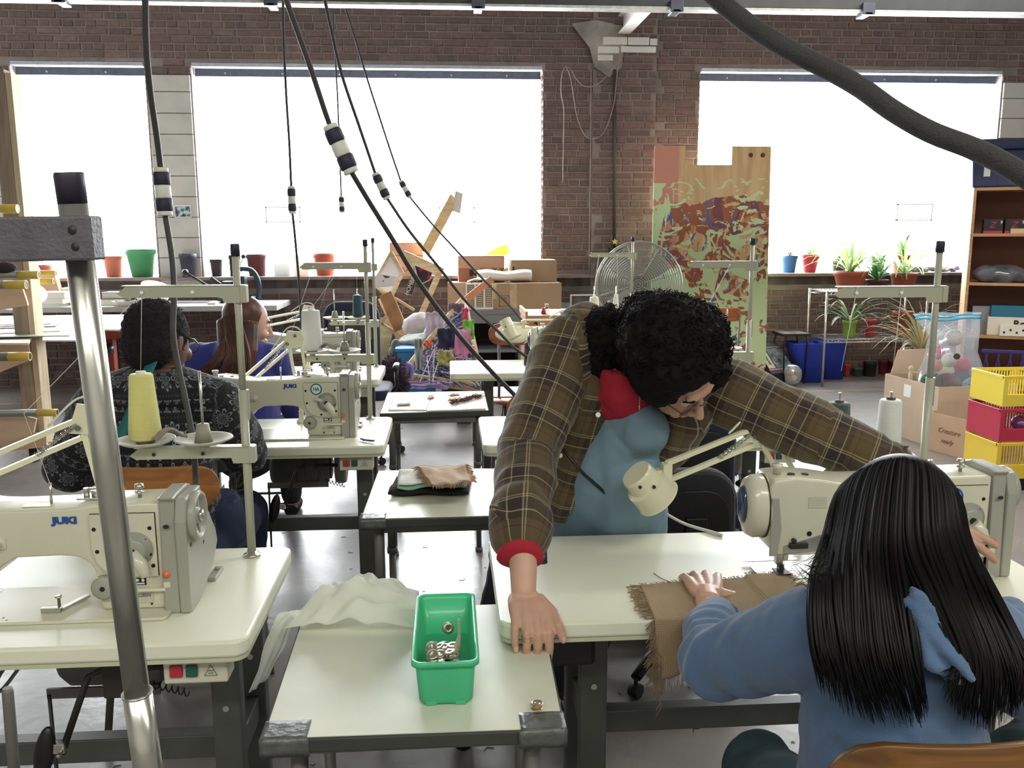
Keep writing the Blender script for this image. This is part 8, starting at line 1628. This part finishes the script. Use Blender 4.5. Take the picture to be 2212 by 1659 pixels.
bp_ = [(-.02, 1990, 866, 2128, .11), (.12, 1983, 840, 2132, .15), (.3, 1992, 800, 2122, .15), (.5, 2004, 760, 2108, .12), (.7, 2004, 725, 2112, .09), (.88, 1985, 695, 2118, .05), (1.0, 1975, 676, 2122, .02)]
def bagf(u, v):
    i = min(5, int(v*6)); f = v*6-i; a = bp_[i]; b = bp_[i+1]; xa = a[1]+(b[1]-a[1])*f; ya = a[2]+(b[2]-a[2])*f; xb = a[3]+(b[3]-a[3])*f; dd = a[4]+(b[4]-a[4])*f; pa, pc_ = A(xa, ya, 6.03), A(xb, ya, 6.03); th_ = 2*PI*u; c = (pa+pc_)/2; R0 = (pc_.x-pa.x)/2
    w = .10*noise.noise(V(math.cos(th_)*2.2, math.sin(th_)*2.2, v*5)); return V(c.x+R0*math.cos(th_)*(1+w), 6.03+dd*math.sin(th_)*(1+w), c.z+.02*noise.noise(V(u*9, v*3, 4)))
zb_ = thing('zip_bag', 'clear plastic zip bag with light blue seal, full of yarn balls', 'bag', (bagc.x, 6.03, A(2050, 866, 6.03).z)); obj('bag_film', MB().sheet(bagf, 48, 36), M_FILM, zb_)
obj('zip_seal', MB().loft([bagf(k/48, .90)+V(0, 0, .0) for k in range(48)], .007, 6, closed=True), mat('zip_blue', '#3fb3d8', .3), zb_); obj('zip_seal', MB().loft([bagf(k/48, .955) for k in range(48)], .005, 6, closed=True), mat('zip_blue', '#3fb3d8'), zb_)
top('round_sticker', MB().cyl(A(2067, 770, 5.86), A(2067, 770, 5.865), .022, n=20), mat('sticker_dark', '#2f3a2c', .4), 'small dark round label on the front of the zip bag', 'label')
# ------------------------------------------------------------------ stacking crates at the right edge
def crate(label, x0, x1, yt, yb_, Y, col, z0=None):
    a, b, c, d = A(x0+8, yt, Y), A(x1, yt, Y), A(x0, yb_, Y), A(x1, yb_, Y); z1 = a.z; z0_ = z0; W = .42; x_0 = c.x; m_ = mat('crate_'+col, '#'+col, .35); t = thing('stacking_crate', label, 'crate', (x_0+W/2, Y+.15, z0_), 0, 'stacking plastic crates'); D = .32
    obj('crate_floor', MB().bx(x_0, x_0+W, Y, Y+D, z0_, z0_+.012), m_, t, bevel=.002); obj('front_lip', MB().bx(x_0, x_0+W, Y-.008, Y, z0_, z0_+(z1-z0_)*.40), m_, t, bevel=.003); obj('side_wall', MB().prism([(0, 0), (D, 0), (D, z1-z0_), (.03, z1-z0_), (0, (z1-z0_)*.75)], (x_0-.006, Y, z0_), (0, 1, 0), (0, 0, 1), .008), m_, t)
    obj('top_rim', MB().bx(x_0-.008, x_0+W, Y-.006, Y+.012, z1-.02, z1).bx(x_0-.01, x_0+.008, Y-.006, Y+D, z1-.02, z1), m_, t, bevel=.003); obj('corner_post', MB().bx(x_0-.01, x_0+.018, Y-.01, Y+.01, z0_, z1), m_, t, bevel=.003)
    w = MB()
    for k in range(22): x = x_0+.02+k*.018; w.bx(x, x+.007, Y+D-.006, Y+D, z0_+.012, z1-.02)
    w.bx(x_0, x_0+W, Y+D-.007, Y+D+.001, z1-.02, z1)
    for k in range(12): y = Y+.02+k*.024; w.bx(x_0+.0005, x_0+.004, y, y+.005, z0_+.012, z1-.03)
    setm(obj('grille', w, m_, t), kind='stuff'); return t
cY = 4.75; zz = [0.055, A(2170, 962, cY).z, A(2175, 895, cY).z]
crate('yellow stacking crate at the bottom of the stack', 2150, 2250, 957, 1035, cY, 'e3bf22', A(2150, 1035, cY).z); crate('red stacking crate in the middle of the stack', 2158, 2260, 884, 955, cY+.01, 'c02440', A(2160, 955, cY).z); crate('yellow stacking crate on top of the stack', 2166, 2260, 812, 880, cY+.02, 'e3c832', A(2166, 880, cY).z)
z_ = A(2150, 1035, cY).z
cs = thing('crate_stand', 'low dark block under the lowest yellow crate', 'block', (A(2190, 1035, cY).x, cY+.15, 0)); obj('block', MB().bx(A(2152, 1035, cY).x+.02, A(2152, 1035, cY).x+.4, cY+.02, cY+.3, 0, max(.01, z_-.001)), M_BLACK, cs)
lump('purple_packet', 'shiny purple packet inside the red crate', 'packet', (2205, 915), cY+.12, (.06, .05, .05), mat('foil_purple', '#8a4a94', .2, coat=1), 11, zmin=A(2160, 955, cY).z+.013, amp=.01, vox=.008)
